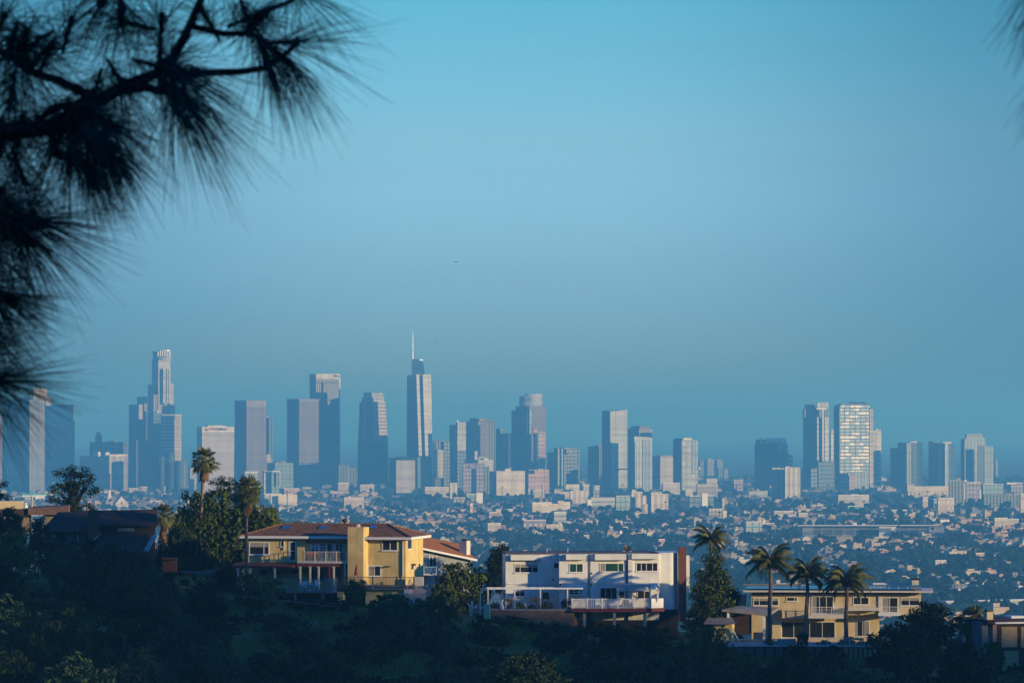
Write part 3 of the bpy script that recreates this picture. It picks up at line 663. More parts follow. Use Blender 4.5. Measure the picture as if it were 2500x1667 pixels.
mid(3, 1133, 1140, 1228, 1005, 1175, 'beige_strips', 'tall beige block with vertical window slots right of the teal glass cube', ext=[('tower_head', 1140, 1144, 1180, 985, 1006, 'beige_plain', 6), ('right_wing', 1226, 1230, 1262, 1030, None, 'beige_strips', -10), ('low_annex', 1240, 1244, 1272, 1100, None, 'beige_plain', -24)])
mid(3, 1264, 1300, 1440, 1022, 1158, 'beige_strips', 'beige block with white roof blocks and vertical slots behind a dark tree', ext=[('roof_block', 1268, 1300, 1388, 1000, 1023, 'beige_plain', 8)])
mid(3, 1393, 1396, 1534, 930, 1015, 'bands', 'beige banded office block with three pale stripes')
mid(3, 1546, 1580, 1642, 990, 1048, 'cream_rows', 'low block with a yellow sunlit wall')
mid(3, 1600, 1612, 1808, 1035, 1120, 'blue_glass', 'dark blue block with one white slab wall', ext=[('white_slab', 1712, 1714, 1760, 1012, None, 'white_paint', -30)])
mid(3, 1672, 1676, 1844, 945, 1045, 'mauve', 'wide mauve block with a stepped upper part', ext=[('upper_step', 1748, 1752, 1838, 895, 946, 'bands_fine', 10), ('ledge', 1674, 1676, 1842, 938, 962, 'beige_plain', -3)])
mid(3, 1886, 1975, 2050, 908, 985, 'mauve_wall', 'hazy mauve block below the far gap of the skyline')
mid(3, 1768, 1772, 1882, 1142, 1235, 'mauve', 'mauve apartment block with a cream corner', ext=[('cream_corner', 1880, 1882, 1915, 1150, None, 'cream_rows', -30)])
mid(3, 1876, 1880, 1896, 1060, 1150, 'beige_plain', 'slender beige stair tower above the dark trees')
mid(3, 385, 392, 640, 1088, 1165, 'cream_rows', 'row of cream apartments with broken roofline', ext=[('end_block', 540, 542, 590, 1075, 1090, 'beige_plain', 6)])
mid(3, 285, 330, 386, 1088, 1140, 'beige_windows', 'small cream apartment block left of the row of cream apartments')
mid(3, 486, 510, 608, 1165, 1260, 'grey_bands', 'square grey block half hidden by trees')
mid(3, 245, 262, 443, 1232, 1320, 'mauve_wall', 'low grey mauve building with square windows, above the orange roofed house', ext=[('stair_box', 245, 248, 285, 1215, 1240, 'mauve_wall', 6)])
mid(3, 462, 468, 705, 1312, 1350, 'pink_wall', 'long low salmon pink building')
mid(3, 440, 446, 580, 1270, 1325, 'beige_windows', 'cluster of small peach houses behind the salmon pink building')
mid(3, -60, -20, 52, 1168, 1215, 'pink_wall', 'small salmon building at mid height of the basin')
mid(3, -70, -30, 75, 1258, 1350, 'beige_windows', 'cream windowed apartment block left of the low grey mauve building')
mid(3, 708, 712, 796, 1356, 1400, 'beige_windows', 'small flat cream building just above the white house roof')
mid(3, 1188, 1192, 1256, 1335, 1385, 'cream_rows', 'small white cubic house with a dark window, left of its twin')
mid(3, 1262, 1266, 1312, 1335, 1390, 'cream_rows', 'small white cubic house with a square window, right of its twin')
mid(3, 1357, 1362, 1412, 1388, 1450, 'pink_wall', 'slim pinkish building standing among dark trees')
mid(3, 1040, 1044, 1064, 1320, 1365, 'white_paint', 'tiny bright white upright box among trees')
mid(2, 62, 70, 286, 1428, 1535, 'cream_rows', 'long white apartment building with balconies right of the tall fan palm', ext=[('stair_tower', 205, 208, 250, 1415, None, 'cream_rows', -12)])
mid(2, -30, 20, 160, 1420, 1490, 'beige_windows', 'flat beige building behind the long white apartment building')
mid(2, 120, 180, 306, 1375, 1425, 'pink_wall', 'low building with salmon wall and white roof line')
mid(2, 612, 620, 705, 1330, 1385, 'beige_windows', 'small white stacked building at the foot of the white topped tower')
mid(2, 660, 668, 832, 1450, 1530, 'beige_windows', 'cream villa group with small towers in the trees', ext=[('small_tower', 705, 707, 722, 1435, 1452, 'beige_plain', 5)])
mid(2, 790, 800, 960, 1345, 1395, 'beige_plain', 'bright low shed roofs on a rise left of the spired tower foot')
mid(2, 1320, 1326, 1520, 1365, 1440, 'beige_windows', 'long peach apartment building below the spired tower')
mid(2, 1524, 1530, 1590, 1332, 1450, 'beige_strips', 'upright beige block with a white head, right of the long peach apartment building')
mid(2, 1740, 1744, 1798, 1412, 1500, 'white_paint', 'small white cube with a teal side below the low mauve block')
mid(2, 1660, 1664, 1742, 1420, 1480, 'teal_glass', 'small teal flat roofed building left of the small white cube')
mid(2, 1556, 1560, 1655, 1450, 1512, 'mauve_wall', 'rounded mauve building among trees below the upright beige block')
mid(2, 1690, 1694, 1718, 1498, 1600, 'beige_plain', 'slim pale chimney-like tower low in the basin')
mid(2, 2150, 2200, 2335, 1495, 1580, 'cream_rows', 'cream apartment block left of the small salmon building')
mid(4, 90, 94, 245, 1000, 1045, 'grey_bands', 'pale stepped building left of the squat striped tower')
mid(4, 768, 822, 1072, 1030, 1120, 'pale_grid_wide', 'long pale motel-like block with balcony grid below the streaked glass tower')
mid(4, 1380, 1390, 1728, 960, 1055, 'beige_plain', 'huge pale arena-like hall with a sloping roof', ext=[('left_block', 1380, 1384, 1440, 940, 1000, 'bands', -6)])
mid(4, 1470, 1510, 1552, 1045, 1140, 'beige_windows', 'beige upright block with a dark left side below the arena-like hall')
mid(4, 1552, 1600, 1640, 1060, 1150, 'teal_glass', 'dark teal block between the beige upright block and the plain beige cube')
mid(4, 1630, 1634, 1762, 1052, 1180, 'beige_plain', 'plain beige cube with a mottled wall below the arena-like hall')
mid(4, 1722, 1728, 1872, 912, 1100, 'dark_slab', 'dark block with a vertical line of white marks beside the arena-like hall',
    ext=[('mark', 1844, 1845, 1855, 935 + k * 18, 945 + k * 18, 'white_paint', -45) for k in range(7)] + [('pale_top', 1845, 1847, 1870, 905, 918, 'white_paint', -30)])
mid(4, 1866, 1870, 1982, 925, 1075, 'mauve_wall', 'mauve block with a white right edge, right of the dark block with white marks', ext=[('white_edge', 1970, 1972, 1983, 985, 1065, 'white_paint', -20)])
mid(4, 1985, 2000, 2165, 940, 1050, 'teal_glass', 'low dark teal block below the rightmost tower')
mid(4, 2188, 2230, 2326, 930, 1020, 'mauve_wall', 'reddish mauve block near the right edge of the photo', ext=[('white_roof', 2190, 2194, 2262, 925, 940, 'white_paint', -14)])
mid(4, 2000, 2010, 2300, 1028, 1120, 'dark_slab', 'long dark warehouse-like block with a white roof line at the right')
mid(4, 2303, 2306, 2350, 1015, 1200, 'bands', 'cream banded tower cut off by the right edge of the photo')
mid(4, 50, 70, 200, 1245, 1380, 'blue_frame', 'dark building wrapped in a bright blue frame')
mid(4, 198, 202, 300, 1258, 1300, 'cream_rows', 'white block with square openings attached to the blue framed building', ext=[('roof_tank', 205, 207, 228, 1232, 1259, 'white_stone', 4), ('leg', 215, 218, 268, 1296, 1365, 'grey_bands', 2)])
t = mid(4, 500, 520, 1680, 1278, 1385, 'frame_dark', 'very long dark apartment complex with a thin white roof line and white framed bays', phi=R(4),
    ext=[('roof_line', 478, 486, 1640, 1271, 1278, 'white_paint', -8), ('pale_bay', 528, 530, 620, 1290, 1385, 'grey_bands', -6), ('framed_bay', 1152, 1154, 1292, 1284, 1358, 'balconies', -8),
         ('roof_box', 935, 940, 972, 1252, 1272, 'white_stone', 3), ('roof_box', 1015, 1018, 1040, 1260, 1272, 'white_paint', 3), ('end_bay', 1560, 1562, 1682, 1285, 1370, 'grey_bands', -10)])
t = Tower(4, 1384, 4700, 'square white billboard with red marks below the very long dark apartment complex', 'billboard', 'billboard', phi=R(10))
t.box('board', 1383, 1384, 1428, 1395, 1440, 'sign_pale', maxa=1); t.pole('post', 1405, 1440, 1500, .5, 'steel', dD=1.5)
t.box('red_mark', 1396, 1397, 1418, 1410, 1416, 'sign_red', dD=-.3, maxa=.2); t.box('red_mark', 1400, 1401, 1414, 1420, 1426, 'sign_red', dD=-.3, maxa=.2)
mid(4, 2080, 2095, 2200, 1215, 1310, 'beige_windows', 'peach hillside apartment cluster at the right side')
mid(4, 2190, 2196, 2290, 1225, 1300, 'beige_windows', 'peach stacked apartment block right of the peach hillside cluster')
mid(4, 1570, 1580, 1725, 1232, 1270, 'white_paint', 'bright white gabled building behind the long apartment complex')
mid(4, 1150, 1160, 1228, 1215, 1262, 'cream_rows', 'small yellow-lit building behind the long apartment complex')
mid(4, 1040, 1044, 1080, 1188, 1230, 'pink_wall', 'small pink cube above the long apartment complex')
mid(4, 285, 300, 455, 1160, 1205, 'beige_plain', 'low wide cream building right above the blue framed building')
mid(4, 480, 500, 572, 1175, 1225, 'beige_windows', 'stepped mauve white building in the trees above the left end of the long apartment complex')
mid(4, 890, 900, 990, 1118, 1160, 'copper', 'low building with a green roof below the motel-like block')
mid(4, 1165, 1170, 1380, 1150, 1185, 'grey_bands', 'thin long low roof in the basin below the curved glass tower')
mid(4, 1755, 1760, 2061, 1830, 1890, 'cream_rows', 'long white building with two roof boxes low at the right, beyond the cream house', ext=[('roof_box', 1772, 1776, 1815, 1795, 1832, 'white_paint', 4), ('roof_box', 1870, 1873, 1892, 1790, 1832, 'white_paint', 6)])
mid(4, 1640, 1700, 2400, 1893, 1960, 'grey_bands', 'wide low grey commercial building in front of the long white one at right')
mid(4, 2260, 2290, 2420, 1770, 1860, 'mauve_wall', 'dull mauve warehouse at the right edge beyond the half-timbered house')
mid(4, 1290, 1300, 1480, 1700, 1760, 'pink_wall', 'low peach roofed hall above the right end of the cream house')
mid(4, 1600, 1612, 1700, 1560, 1625, 'beige_windows', 'small steep cream building in the trees at the lower right')
mid(4, 1920, 1930, 2010, 1500, 1560, 'beige_plain', 'small cream cube among the trees right of the billboard')
mid(2, 1900, 1905, 2330, 1545, 1580, 'bands_fine', 'very long low banded building above the salmon pink one')
mid(3, 820, 830, 1110, 1290, 1318, 'grey_bands', 'thin long grey warehouse roof in the middle of the basin')
mid(3, 1500, 1510, 1760, 1300, 1335, 'beige_plain', 'long low cream shed in the middle of the basin')
# church, copper roof, gables at left
t = mid(1, 172, 180, 400, 1432, 1455, 'white_paint', 'long low white building with a sea green copper roof at the left', ext=[('copper_roof', 176, 184, 390, 1416, 1433, 'copper', 3), ('copper_peak', 235, 240, 275, 1395, 1417, 'copper', 8), ('bright_annex', 392, 394, 440, 1412, None, 'white_stone', -20)])
def church(zone, x0, x1, yr, ye, yb, label, spire=None):
    pyb = zp(zone, 0, yb)[1]; D = 130 * F / (pyb - 1050)
    t = Tower(zone, x0, D, label, 'church', 'church', phi=R(15))
    lx, ly, b, a = t.span(x0, x0, x1); m = MB(); h0, h1 = t.z(ye), t.z(yr)
    m.prism([(0, 0), (b, 0), (b, 25), (0, 25)], 0, h0, top=False); m.poly([(0, 0, h0), (b, 0, h0), (b / 2, 0, h1)]); m.build('wall', M['white_stone'], t.root)
    r = MB(); r.poly([(-.5, -.6, h0 - .3), (b / 2, -.6, h1 + .2), (b / 2, 25.5, h1 + .2), (-.5, 25.5, h0 - .3)]); r.poly([(b / 2, -.6, h1 + .2), (b + .5, -.6, h0 - .3), (b + .5, 25.5, h0 - .3), (b / 2, 25.5, h1 + .2)])
    r.build('roof', M['pink_wall'], t.root)
    mm = MB(); mm.prism([(b / 2 - 1, -.3), (b / 2 + 1, -.3), (b / 2 + 1, .1), (b / 2 - 1, .1)], h0, h0 + 3); mm.build('window', M['dark_slab'], t.root)
    return t
church(1, 940, 1046, 1436, 1500, 1560, 'white gabled church front with a steep pointed roof')
t = mid(1, 872, 878, 912, 1440, 1480, 'white_stone', 'small white church steeple with a thin pointed spire', 'church', 'church')
t.wedge('spire', 876, 880, 908, 1392, 1440, 'white_stone', top_x=(889, 890, 894))
mid(1, 1130, 1140, 1230, 1362, 1400, 'beige_windows', 'hazy beige buildings on a rise below the crowned stone tower')
mid(1, 1040, 1050, 1130, 1375, 1412, 'beige_windows', 'hazy stepped beige building left of the beige buildings on the rise')
mid(1, 1285, 1290, 1400, 1362, 1392, 'cream_rows', 'long cream building on the rise below the dark round cylinders')
mid(1, 1215, 1220, 1320, 1475, 1510, 'beige_windows', 'low white building beyond the fan palm beside the dark brown house')
mid(1, 2140, 2150, 2335, 1372, 1400, 'beige_windows', 'flat roofed beige building left of the pink walled one')
# ------------------------------------------------------------------ small houses and trees of the basin
rc = random.Random(11)
WALLS = {'cream': (.66, .50, .32), 'white': (.74, .64, .52), 'peach': (.62, .37, .25), 'grey': (.22, .23, .26), 'tan': (.30, .24, .19)}
ROOFS = {'red': (.30, .12, .08), 'brown': (.13, .10, .09), 'grey': (.22, .22, .23), 'white': (.62, .6, .57)}
wm = {k: facade('wall_' + k, v, (.10, .12, .14), pu=4.2, wu=.36, pv=3.1, wv=.42, rough=.4) for k, v in WALLS.items()}
rm = {k: noisy('roof_' + k, tuple(c * .8 for c in v), v, .8) for k, v in ROOFS.items()}

def shape_gable(m, w, d, h, rh):
    m.prism([(-w / 2, -d / 2), (w / 2, -d / 2), (w / 2, d / 2), (-w / 2, d / 2)], 0, h, top=False)
    m.poly([(-w / 2, -d / 2, h), (w / 2, -d / 2, h), (0, -d / 2, h + rh)], [(0, h), (w, h), (w / 2, h + rh)]); m.poly([(w / 2, d / 2, h), (-w / 2, d / 2, h), (0, d / 2, h + rh)])
    e = .5; k = rh / (w / 2)
    m.poly([(-w / 2 - e, -d / 2 - e, h - e * k + .1), (0, -d / 2 - e, h + rh + .1), (0, d / 2 + e, h + rh + .1), (-w / 2 - e, d / 2 + e, h - e * k + .1)][::-1], mi=1)
    m.poly([(w / 2 + e, -d / 2 - e, h - e * k + .1), (0, -d / 2 - e, h + rh + .1), (0, d / 2 + e, h + rh + .1), (w / 2 + e, d / 2 + e, h - e * k + .1)], mi=1)
def shape_hip(m, w, d, h, rh):
    m.prism([(-w / 2, -d / 2), (w / 2, -d / 2), (w / 2, d / 2), (-w / 2, d / 2)], 0, h, top=False)
    e = .6; a, b = w / 2 + e, d / 2 + e; r = max(0.5, w / 2 - d / 2)
    A, B, C_, D_ = (-a, -b, h), (a, -b, h), (a, b, h), (-a, b, h); P, Q = (-r, 0, h + rh), (r, 0, h + rh)
    for f in ((A, B, Q, P), (C_, D_, P, Q), (B, C_, Q), (D_, A, P)): m.poly(f, mi=1)
def shape_flat(m, w, d, h, rh):
    m.prism([(-w / 2, -d / 2), (w / 2, -d / 2), (w / 2, d / 2), (-w / 2, d / 2)], 0, h, mi_top=1)
    m.prism([(-w / 2 - .3, -d / 2 - .3), (w / 2 + .3, -d / 2 - .3), (w / 2 + .3, d / 2 + .3), (-w / 2 - .3, d / 2 + .3)], h, h + .5, mi=1)
    m.prism([(-w * .2, -1), (w * .05, -1), (w * .05, 2), (-w * .2, 2)], h + .5, h + 2, mi=0)
def shape_steps(m, w, d, h, rh):
    m.prism([(-w / 2, -d / 2), (w * .1, -d / 2), (w * .1, d / 2), (-w / 2, d / 2)], 0, h, mi_top=1)
    m.prism([(w * .1, -d / 2 + 1), (w / 2, -d / 2 + 1), (w / 2, d / 2), (w * .1, d / 2)], 0, h * .66, mi_top=1)
    m.prism([(-w * .3, 0), (-w * .05, 0), (-w * .05, d * .3), (-w * .3, d * .3)], h, h + 2.2, mi_top=1)
KINDS = [('gable', shape_gable, 11, 13, 5, 2.6, 'gabled house'), ('hip', shape_hip, 15, 11, 5.2, 2.2, 'hipped house'),
         ('flat', shape_flat, 20, 13, 8, 0, 'flat apartment house'), ('steps', shape_steps, 22, 12, 9.5, 0, 'stepped apartment house'),
         ('slab', shape_flat, 34, 12, 6, 0, 'long flat building'), ('long', shape_gable, 8, 24, 4, 1.6, 'low house')]
COMBO = [('cream', 'red'), ('cream', 'grey'), ('white', 'grey'), ('white', 'white'), ('peach', 'red'), ('peach', 'brown'), ('tan', 'brown'), ('grey', 'grey'), ('white', 'red'), ('cream', 'brown'), ('grey', 'brown'), ('tan', 'grey'), ('grey', 'red')]
protos = []
for kn, fn, w_, d_, h_, rh_, word in KINDS:
    for wc, rcol in COMBO:
        m = MB(); fn(m, w_, d_, h_, rh_); protos.append((kn, wc, rcol, word, w_, d_, h_, rh_, m.mesh('small_house', [wm[wc], rm[rcol]]), m))
spots = []
def ok_spot(px, py):
    if not (1166 < py < 1560 and -90 < px < 2590): return False
    return not (py > 1415 and px < 1640)
while len(spots) < 5200:
    py = rc.uniform(1166, 1560); px = rc.uniform(-80, 2580)
    if not ok_spot(px, py): continue
    if rc.random() > 1.25 - (py - 1166) / 330 * 0.70: continue
    D = 130 * F / (py - 1050)
    if rc.random() > 0.45 + 1.4 * noise.noise(Vector((px * .006, D * .0012, 3.3))): continue
    # a run of neighbours along one street
    an = rc.choice([R(28), R(28), R(-62), R(2)]) + rc.uniform(-.05, .05); x = (px - 1250) / F * D; st = rc.uniform(13, 24); pk = rc.choice(protos)
    for k in range(rc.choice([1, 2, 3, 5, 7, 9])):
        xx, yy = x + math.cos(an) * st * k, D + math.sin(an) * st * k
        if yy < 2600: break
        q = 1050 + 130 * F / yy; p_ = 1250 + xx / yy * F
        if ok_spot(p_, q): spots.append((yy, p_, q, an + rc.choice([0, 0, R(90)]), pk if rc.random() < .45 else rc.choice(protos)))
spots.sort(key=lambda q: q[0])
LAND = [(60, 'the fluted tower'), (400, 'the crowned stone tower'), (540, 'the white gridded tower'), (640, 'the mauve slab tower'), (790, 'the white topped tower'), (920, 'the tapering tower'),
        (1020, 'the spired tower'), (1180, 'the broad brown tower'), (1300, 'the round crowned tower'), (1400, 'the twin finned tower'), (1510, 'the tall pale slab'), (1670, 'the woven glass tower'),
        (1880, 'the dark stepped tower'), (1990, 'the lattice crowned tower'), (2090, 'the streaked glass tower'), (2220, 'the dark curved tower'), (2310, 'the glowing rimmed tower'), (2400, 'the rightmost tower')]
rows = [(1215, 'just under'), (1270, 'a little below'), (1330, 'well below'), (1400, 'far below'), (9999, 'low down under')]
pick = []; far = MB()
for D, px, py, rz, p in spots:
    sc = rc.uniform(.45, 1.0)
    x = (px - 1250) / F * D
    if len(pick) < 300 and -1300 < (px - 1250) < 1300: pick.append((p, x, D, sc, rz, px, py))
    else:
        c_, s_ = math.cos(rz), math.sin(rz); m = p[9]; base = len(far.v)
        far.v += [((a * c_ - b * s_) * sc + x, (a * s_ + b * c_) * sc + D, z * sc) for a, b, z in m.v]
        far.f += [tuple(i + base for i in f) for f in m.f]; far.uv += m.uv
        wi = list(wm).index(p[1]); ri = 5 + list(rm).index(p[2]); far.mi += [ri if q else wi for q in m.mi]
o = far.build('distant_houses', list(wm.values()) + list(rm.values())); tag(o, kind='stuff')
cells = {}
for q in pick:
    p, x, D, sc, rz, px, py = q
    ln = min(LAND, key=lambda l: abs(l[0] - px))[1]; rw = next(r for r in rows if py < r[0])[1]
    cells.setdefault((p[1], p[2], p[3], rw, ln), []).append(q)
ORD = ['first', 'second', 'third', 'fourth', 'fifth', 'sixth', 'seventh', 'eighth', 'ninth', 'tenth']
for (wc, rcol, word, rw, ln), qs in cells.items():
    qs.sort(key=lambda q: q[5])
    for i, (p, x, D, sc, rz, px, py) in enumerate(qs):
        o = inst('small_house', p[8], None, (x, D, 0), (0, 0, rz), (sc, sc, sc * rc.uniform(.85, 1.25)))
        rf = '' if rcol == wc or 'apartment' in word else ' %s-roofed' % rcol
        lab = '%s%s %s %s %s' % (wc, rf, word, rw, ln)
        lab = lab.replace('the glowing rimmed tower', 'the white-rimmed tower').replace('the tall pale slab', 'the pale slab') 
        if len(lab.split()) > 13: lab = lab.replace('apartment house', 'block')
        if len(qs) > 1: lab += ', %s from left' % ORD[min(i, 9)]
        tag(o, lab, 'house', 'small houses scattered through the basin')

# trees of the basin: thousands run together into one dark mass
tm = noisy('basin_foliage', (.003, .016, .014), (.016, .044, .030), .035, rough=1.0, spec=.05, detail=4)
ico = []
def ico_blob(nu, nv):
    pass
tb = MB()
def crownlet(x, y, r, h, z0=0.0):
    nu, nv = 6, 4; base = len(tb.v)
    for j in range(nv + 1):
        th = math.pi * j / nv
        for i in range(nu):
            ph = 2 * math.pi * i / nu + j * .5; k = 1 + rc.uniform(-.32, .32)
            tb.v.append((x + r * k * math.sin(th) * math.cos(ph), y + r * k * math.sin(th) * math.sin(ph), z0 + h * .55 + h * .45 * math.cos(th) * (1 + rc.uniform(-.2, .2))))
    for j in range(nv):
        for i in range(nu):
            i2 = (i + 1) % nu
            tb.f.append((base + j * nu + i, base + (j + 1) * nu + i, base + (j + 1) * nu + i2, base + j * nu + i2))
nt_ = 0
for _ in range(420):                                   # tall thin street palms sticking out of the mass
    py = rc.uniform(1180, 1500); px = rc.uniform(-60, 2560); D = 130 * F / (py - 1050); x = (px - 1250) / F * D; h = rc.uniform(13, 21); w_ = .35
    b0 = len(tb.v); tb.v += [(x - w_, D - w_, 0), (x + w_, D - w_, 0), (x, D + w_, 0), (x - w_ * .6, D, h), (x + w_ * .6, D, h), (x, D + w_ * .6, h)]
    tb.f += [(b0, b0 + 1, b0 + 4, b0 + 3), (b0 + 1, b0 + 2, b0 + 5, b0 + 4), (b0 + 2, b0, b0 + 3, b0 + 5)]
    crownlet(x, D, 2.0, 3.2, h - 1.4)
while nt_ < 6900:
    py = rc.uniform(1164, 1575); px = rc.uniform(-80, 2580)
    if py > 1435 and px < 1640: continue
    D = 130 * F / (py - 1050); x = (px - 1250) / F * D
    cl = noise.noise(Vector((px * .006, D * .0012, 3.3)))
    if rc.random() < cl * 1.1: continue
    h = rc.choice([rc.uniform(4, 8), rc.uniform(5, 11), rc.uniform(7, 13)]) * (1 + .35 * noise.noise(Vector((px * .01, D * .002, 9)))); r = h * rc.uniform(.4, .75)
    n_ = 1 if D > 6000 else 3
    for _ in range(n_): crownlet(x + rc.uniform(-1, 1) * r * (n_ > 1), D + rc.uniform(-1, 1) * r, r * (1 if n_ == 1 else .7), h * rc.uniform(.8, 1.05))
    nt_ += 1
me = bpy.data.meshes.new('basin_trees'); me.from_pydata(tb.v, [], tb.f); me.materials.append(tm); me.update()
o = bpy.data.objects.new('basin_trees', me); COL.objects.link(o); tag(o, kind='stuff')
# ------------------------------------------------------------------ foliage builders
rp = random.Random(23)
def leafmat(name, c1, c2, scale=.5, c3=None):
    m = noisy(name, c1, c2, scale, rough=.75, spec=.15, detail=5, c3=c3)
    return m
LM = {'dark': leafmat('leaf_dark', (.012, .026, .012), (.035, .055, .018)),
      'green': leafmat('leaf_green', (.034, .058, .010), (.085, .112, .022)),
      'olive': leafmat('leaf_olive', (.08, .08, .015), (.19, .165, .045)),
      'blue': leafmat('leaf_blue', (.018, .040, .016), (.055, .085, .030)),
      'brown': leafmat('leaf_dry', (.07, .045, .022), (.16, .10, .05)),
      'palm': leafmat('palm_leaf', (.06, .075, .022), (.17, .17, .055), 1.2),
      'thatch': leafmat('palm_thatch', (.13, .085, .045), (.26, .17, .09), 2)}
BARK = noisy('bark', (.05, .035, .028), (.13, .095, .075), 3, rough=.95, bump=.5)
PBARK = noisy('palm_bark', (.12, .08, .06), (.26, .17, .12), 4, rough=.95, bump=.6)

def leaves(m, c, r, n, size, flat=1.0):
    """n leaf-sized faces thrown through a ball around c"""
    for _ in range(n):
        d = Vector((rp.gauss(0, 1), rp.gauss(0, 1), rp.gauss(0, 1))).normalized() * r * rp.random() ** .45
        p = Vector(c) + Vector((d.x, d.y, d.z * flat))
        a = Vector((rp.gauss(0, 1), rp.gauss(0, 1), rp.gauss(0, 1))).normalized(); b = a.orthogonal().normalized()
        s = size * rp.uniform(.6, 1.4); t = a * s; q = b * s * .45
        i = len(m.v); m.v += [tuple(p - t), tuple(p + q), tuple(p + t), tuple(p - q)]
        m.f.append((i, i + 1, i + 2, i + 3)); m.uv.append([(0, 0)] * 4); m.mi.append(0)

def crown_mesh(name, w, h, clumps, per, leaf, mat, shape='round', open_=.0, seed=0):
    """unit crown: base at z=0, width w, height h"""
    global rp
    rp = random.Random(seed + 100); m = MB(); skel = []
    for _ in range(clumps):
        while True:
            d = Vector((rp.uniform(-1, 1), rp.uniform(-1, 1), rp.uniform(-1, 1)))
            if d.length <= 1 and (d.length > .35): break
        z = d.z
        k = 1.0
        if shape == 'cone': k = 1 - .6 * (z + 1) / 2
        if shape == 'column': k = 1 - .25 * abs(z)
        if shape == 'umbrella': k = .55 + .45 * (z + 1) / 2
        jit = 1 + .28 * noise.noise(d * 2.3 + Vector((seed, 0, 0)))
        c = Vector((d.x * w / 2 * k * jit, d.y * w / 2 * k * jit, h / 2 + z * h / 2 * jit))
        c.z = max(c.z, .02 * h)
        skel.append(c); leaves(m, c, (w + h) * .5 * rp.uniform(.07, .14), per, leaf, .75)
    return m.mesh(name, [LM[mat]]), skel

def limbs_mesh(skel, h0, trunk_r, n=14, base=0.0, mat=BARK, name='trunk', lean=0.0):
    m = MB(); top = Vector((lean, 0, h0)); 
    m.tube([(0, 0, -base), (lean * .3, 0, h0 * .5), top], [trunk_r * 1.25, trunk_r, trunk_r * .75], 8)
    for c in skel[:n]:
        c = Vector(c); mid = top.lerp(c, .5) + Vector((rp.uniform(-.3, .3), rp.uniform(-.3, .3), .2))
        m.tube([top, mid, c], [trunk_r * .5, trunk_r * .3, trunk_r * .08], 5)
    return m.mesh(name, [mat], True)

# crown library (metres)
LIB = {}
def lib(key, *a, trunk=None, **k):
    me, sk = crown_mesh('crown', *a, **k, seed=len(LIB) * 7 + 3)
    LIB[key] = (me, sk, a[0], a[1], {})
lib('oak_dark', 9, 7.5, 230, 30, .27, 'dark')
lib('oak_green', 9, 7.5, 220, 30, .27, 'green')
lib('open', 8, 9, 135, 46, .20, 'dark')
lib('bush_dark', 3.2, 2.4, 60, 26, .19, 'dark')
lib('bush_green', 3.2, 2.4, 60, 26, .19, 'green')
lib('bush_olive', 3.0, 2.0, 50, 24, .19, 'olive')
lib('bush_blue', 3.4, 2.6, 60, 26, .19, 'blue')
lib('bush_dry', 2.6, 1.8, 34, 20, .16, 'brown')
lib('column', 3.4, 7.5, 130, 40, .16, 'green', shape='column')
lib('tangle', 8, 6, 150, 30, .26, 'blue')
lib('feather', 3.4, 4.4, 70, 40, .13, 'green', shape='umbrella')

def plant(name, key, x, y, w, h, label, cat='tree', trunk_h=0.0, z=None, group=None, trunk_r=.22, ntr=14, sink=.25):
    """a tree or bush standing on the ground at (x, y); w, h the size of its crown"""
    me, sk, W, H, tc_ = LIB[key]
    if z is None: z = ground_z(x, y)
    r = empty(name, (x, y, z), rp.uniform(0, 6.28), label, cat, group)
    c = inst('crown', me, r, (0, 0, trunk_h - sink), (0, 0, 0), (w / W, w / W, h / H))
    sk2 = [Vector((p.x * w / W, p.y * w / W, trunk_h + p.z * h / H)) for p in sk]
    tm_ = limbs_mesh(sk2, max(trunk_h + h * .2, .3), trunk_r * (w / 9 if w > 4 else .3), ntr, base=.6)
    inst('trunk' if w > 4 or trunk_h > .5 else 'stem', tm_, r)
    return r
def px2x(px, Y): return (px - 1250) / F * Y
def plant_px(name, key, x0, x1, ytop, ybase, Y, label, cat='tree', **k):
    """crown spanning columns x0..x1 with its top at ytop and foot at ybase, at distance Y"""
    x = px2x((x0 + x1) / 2, Y); w = (x1 - x0) / F * Y; zt = at(1250, ytop, Y).z; zb = at(1250, ybase, Y).z
    th = k.pop('trunk_h', 0.0)
    return plant(name, key, x, Y, w, max(zt - zb - th, .6), label, cat, z=zb, trunk_h=th, **k)

# ---- palms
def fan_leaf(m, origin, direction, length, blade, droop, mi=0, seg=13, spread=R(135)):
    d = Vector(direction).normalized(); o = Vector(origin); side = d.cross(Vector((0, 0, 1)))
    side = side.normalized() if side.length > .05 else Vector((1, 0, 0)); up = side.cross(d).normalized()
    mid = o + d * length * .5 + Vector((0, 0, -.02)); hub = o + d * length + Vector((0, 0, -droop * .35))
    m.tube([o, mid, hub], [.03, .025, .02], 4, mi=mi)
    for k in range(seg):
        a = (k / (seg - 1) - .5) * 2 * spread / 2
        L = blade * (1 - .25 * abs(a) / (spread / 2)) * rp.uniform(.85, 1.1)
        q = (d * math.cos(a) + side * math.sin(a)).normalized()
        n_ = up * (.12 * math.cos(k * math.pi)); w_ = blade * .085
        t = side * math.cos(a) - d * math.sin(a)
        p1 = hub + q * L * .6 + n_ * .5 + Vector((0, 0, -droop * .25)); p2 = hub + q * L + Vector((0, 0, -droop * .9 * rp.uniform(.7, 1.3)))
        i = len(m.v); m.v += [tuple(hub), tuple(p1 - t * w_), tuple(p2), tuple(p1 + t * w_)]
        m.f.append((i, i + 1, i + 2, i + 3)); m.uv.append([(0, 0)] * 4); m.mi.append(mi)
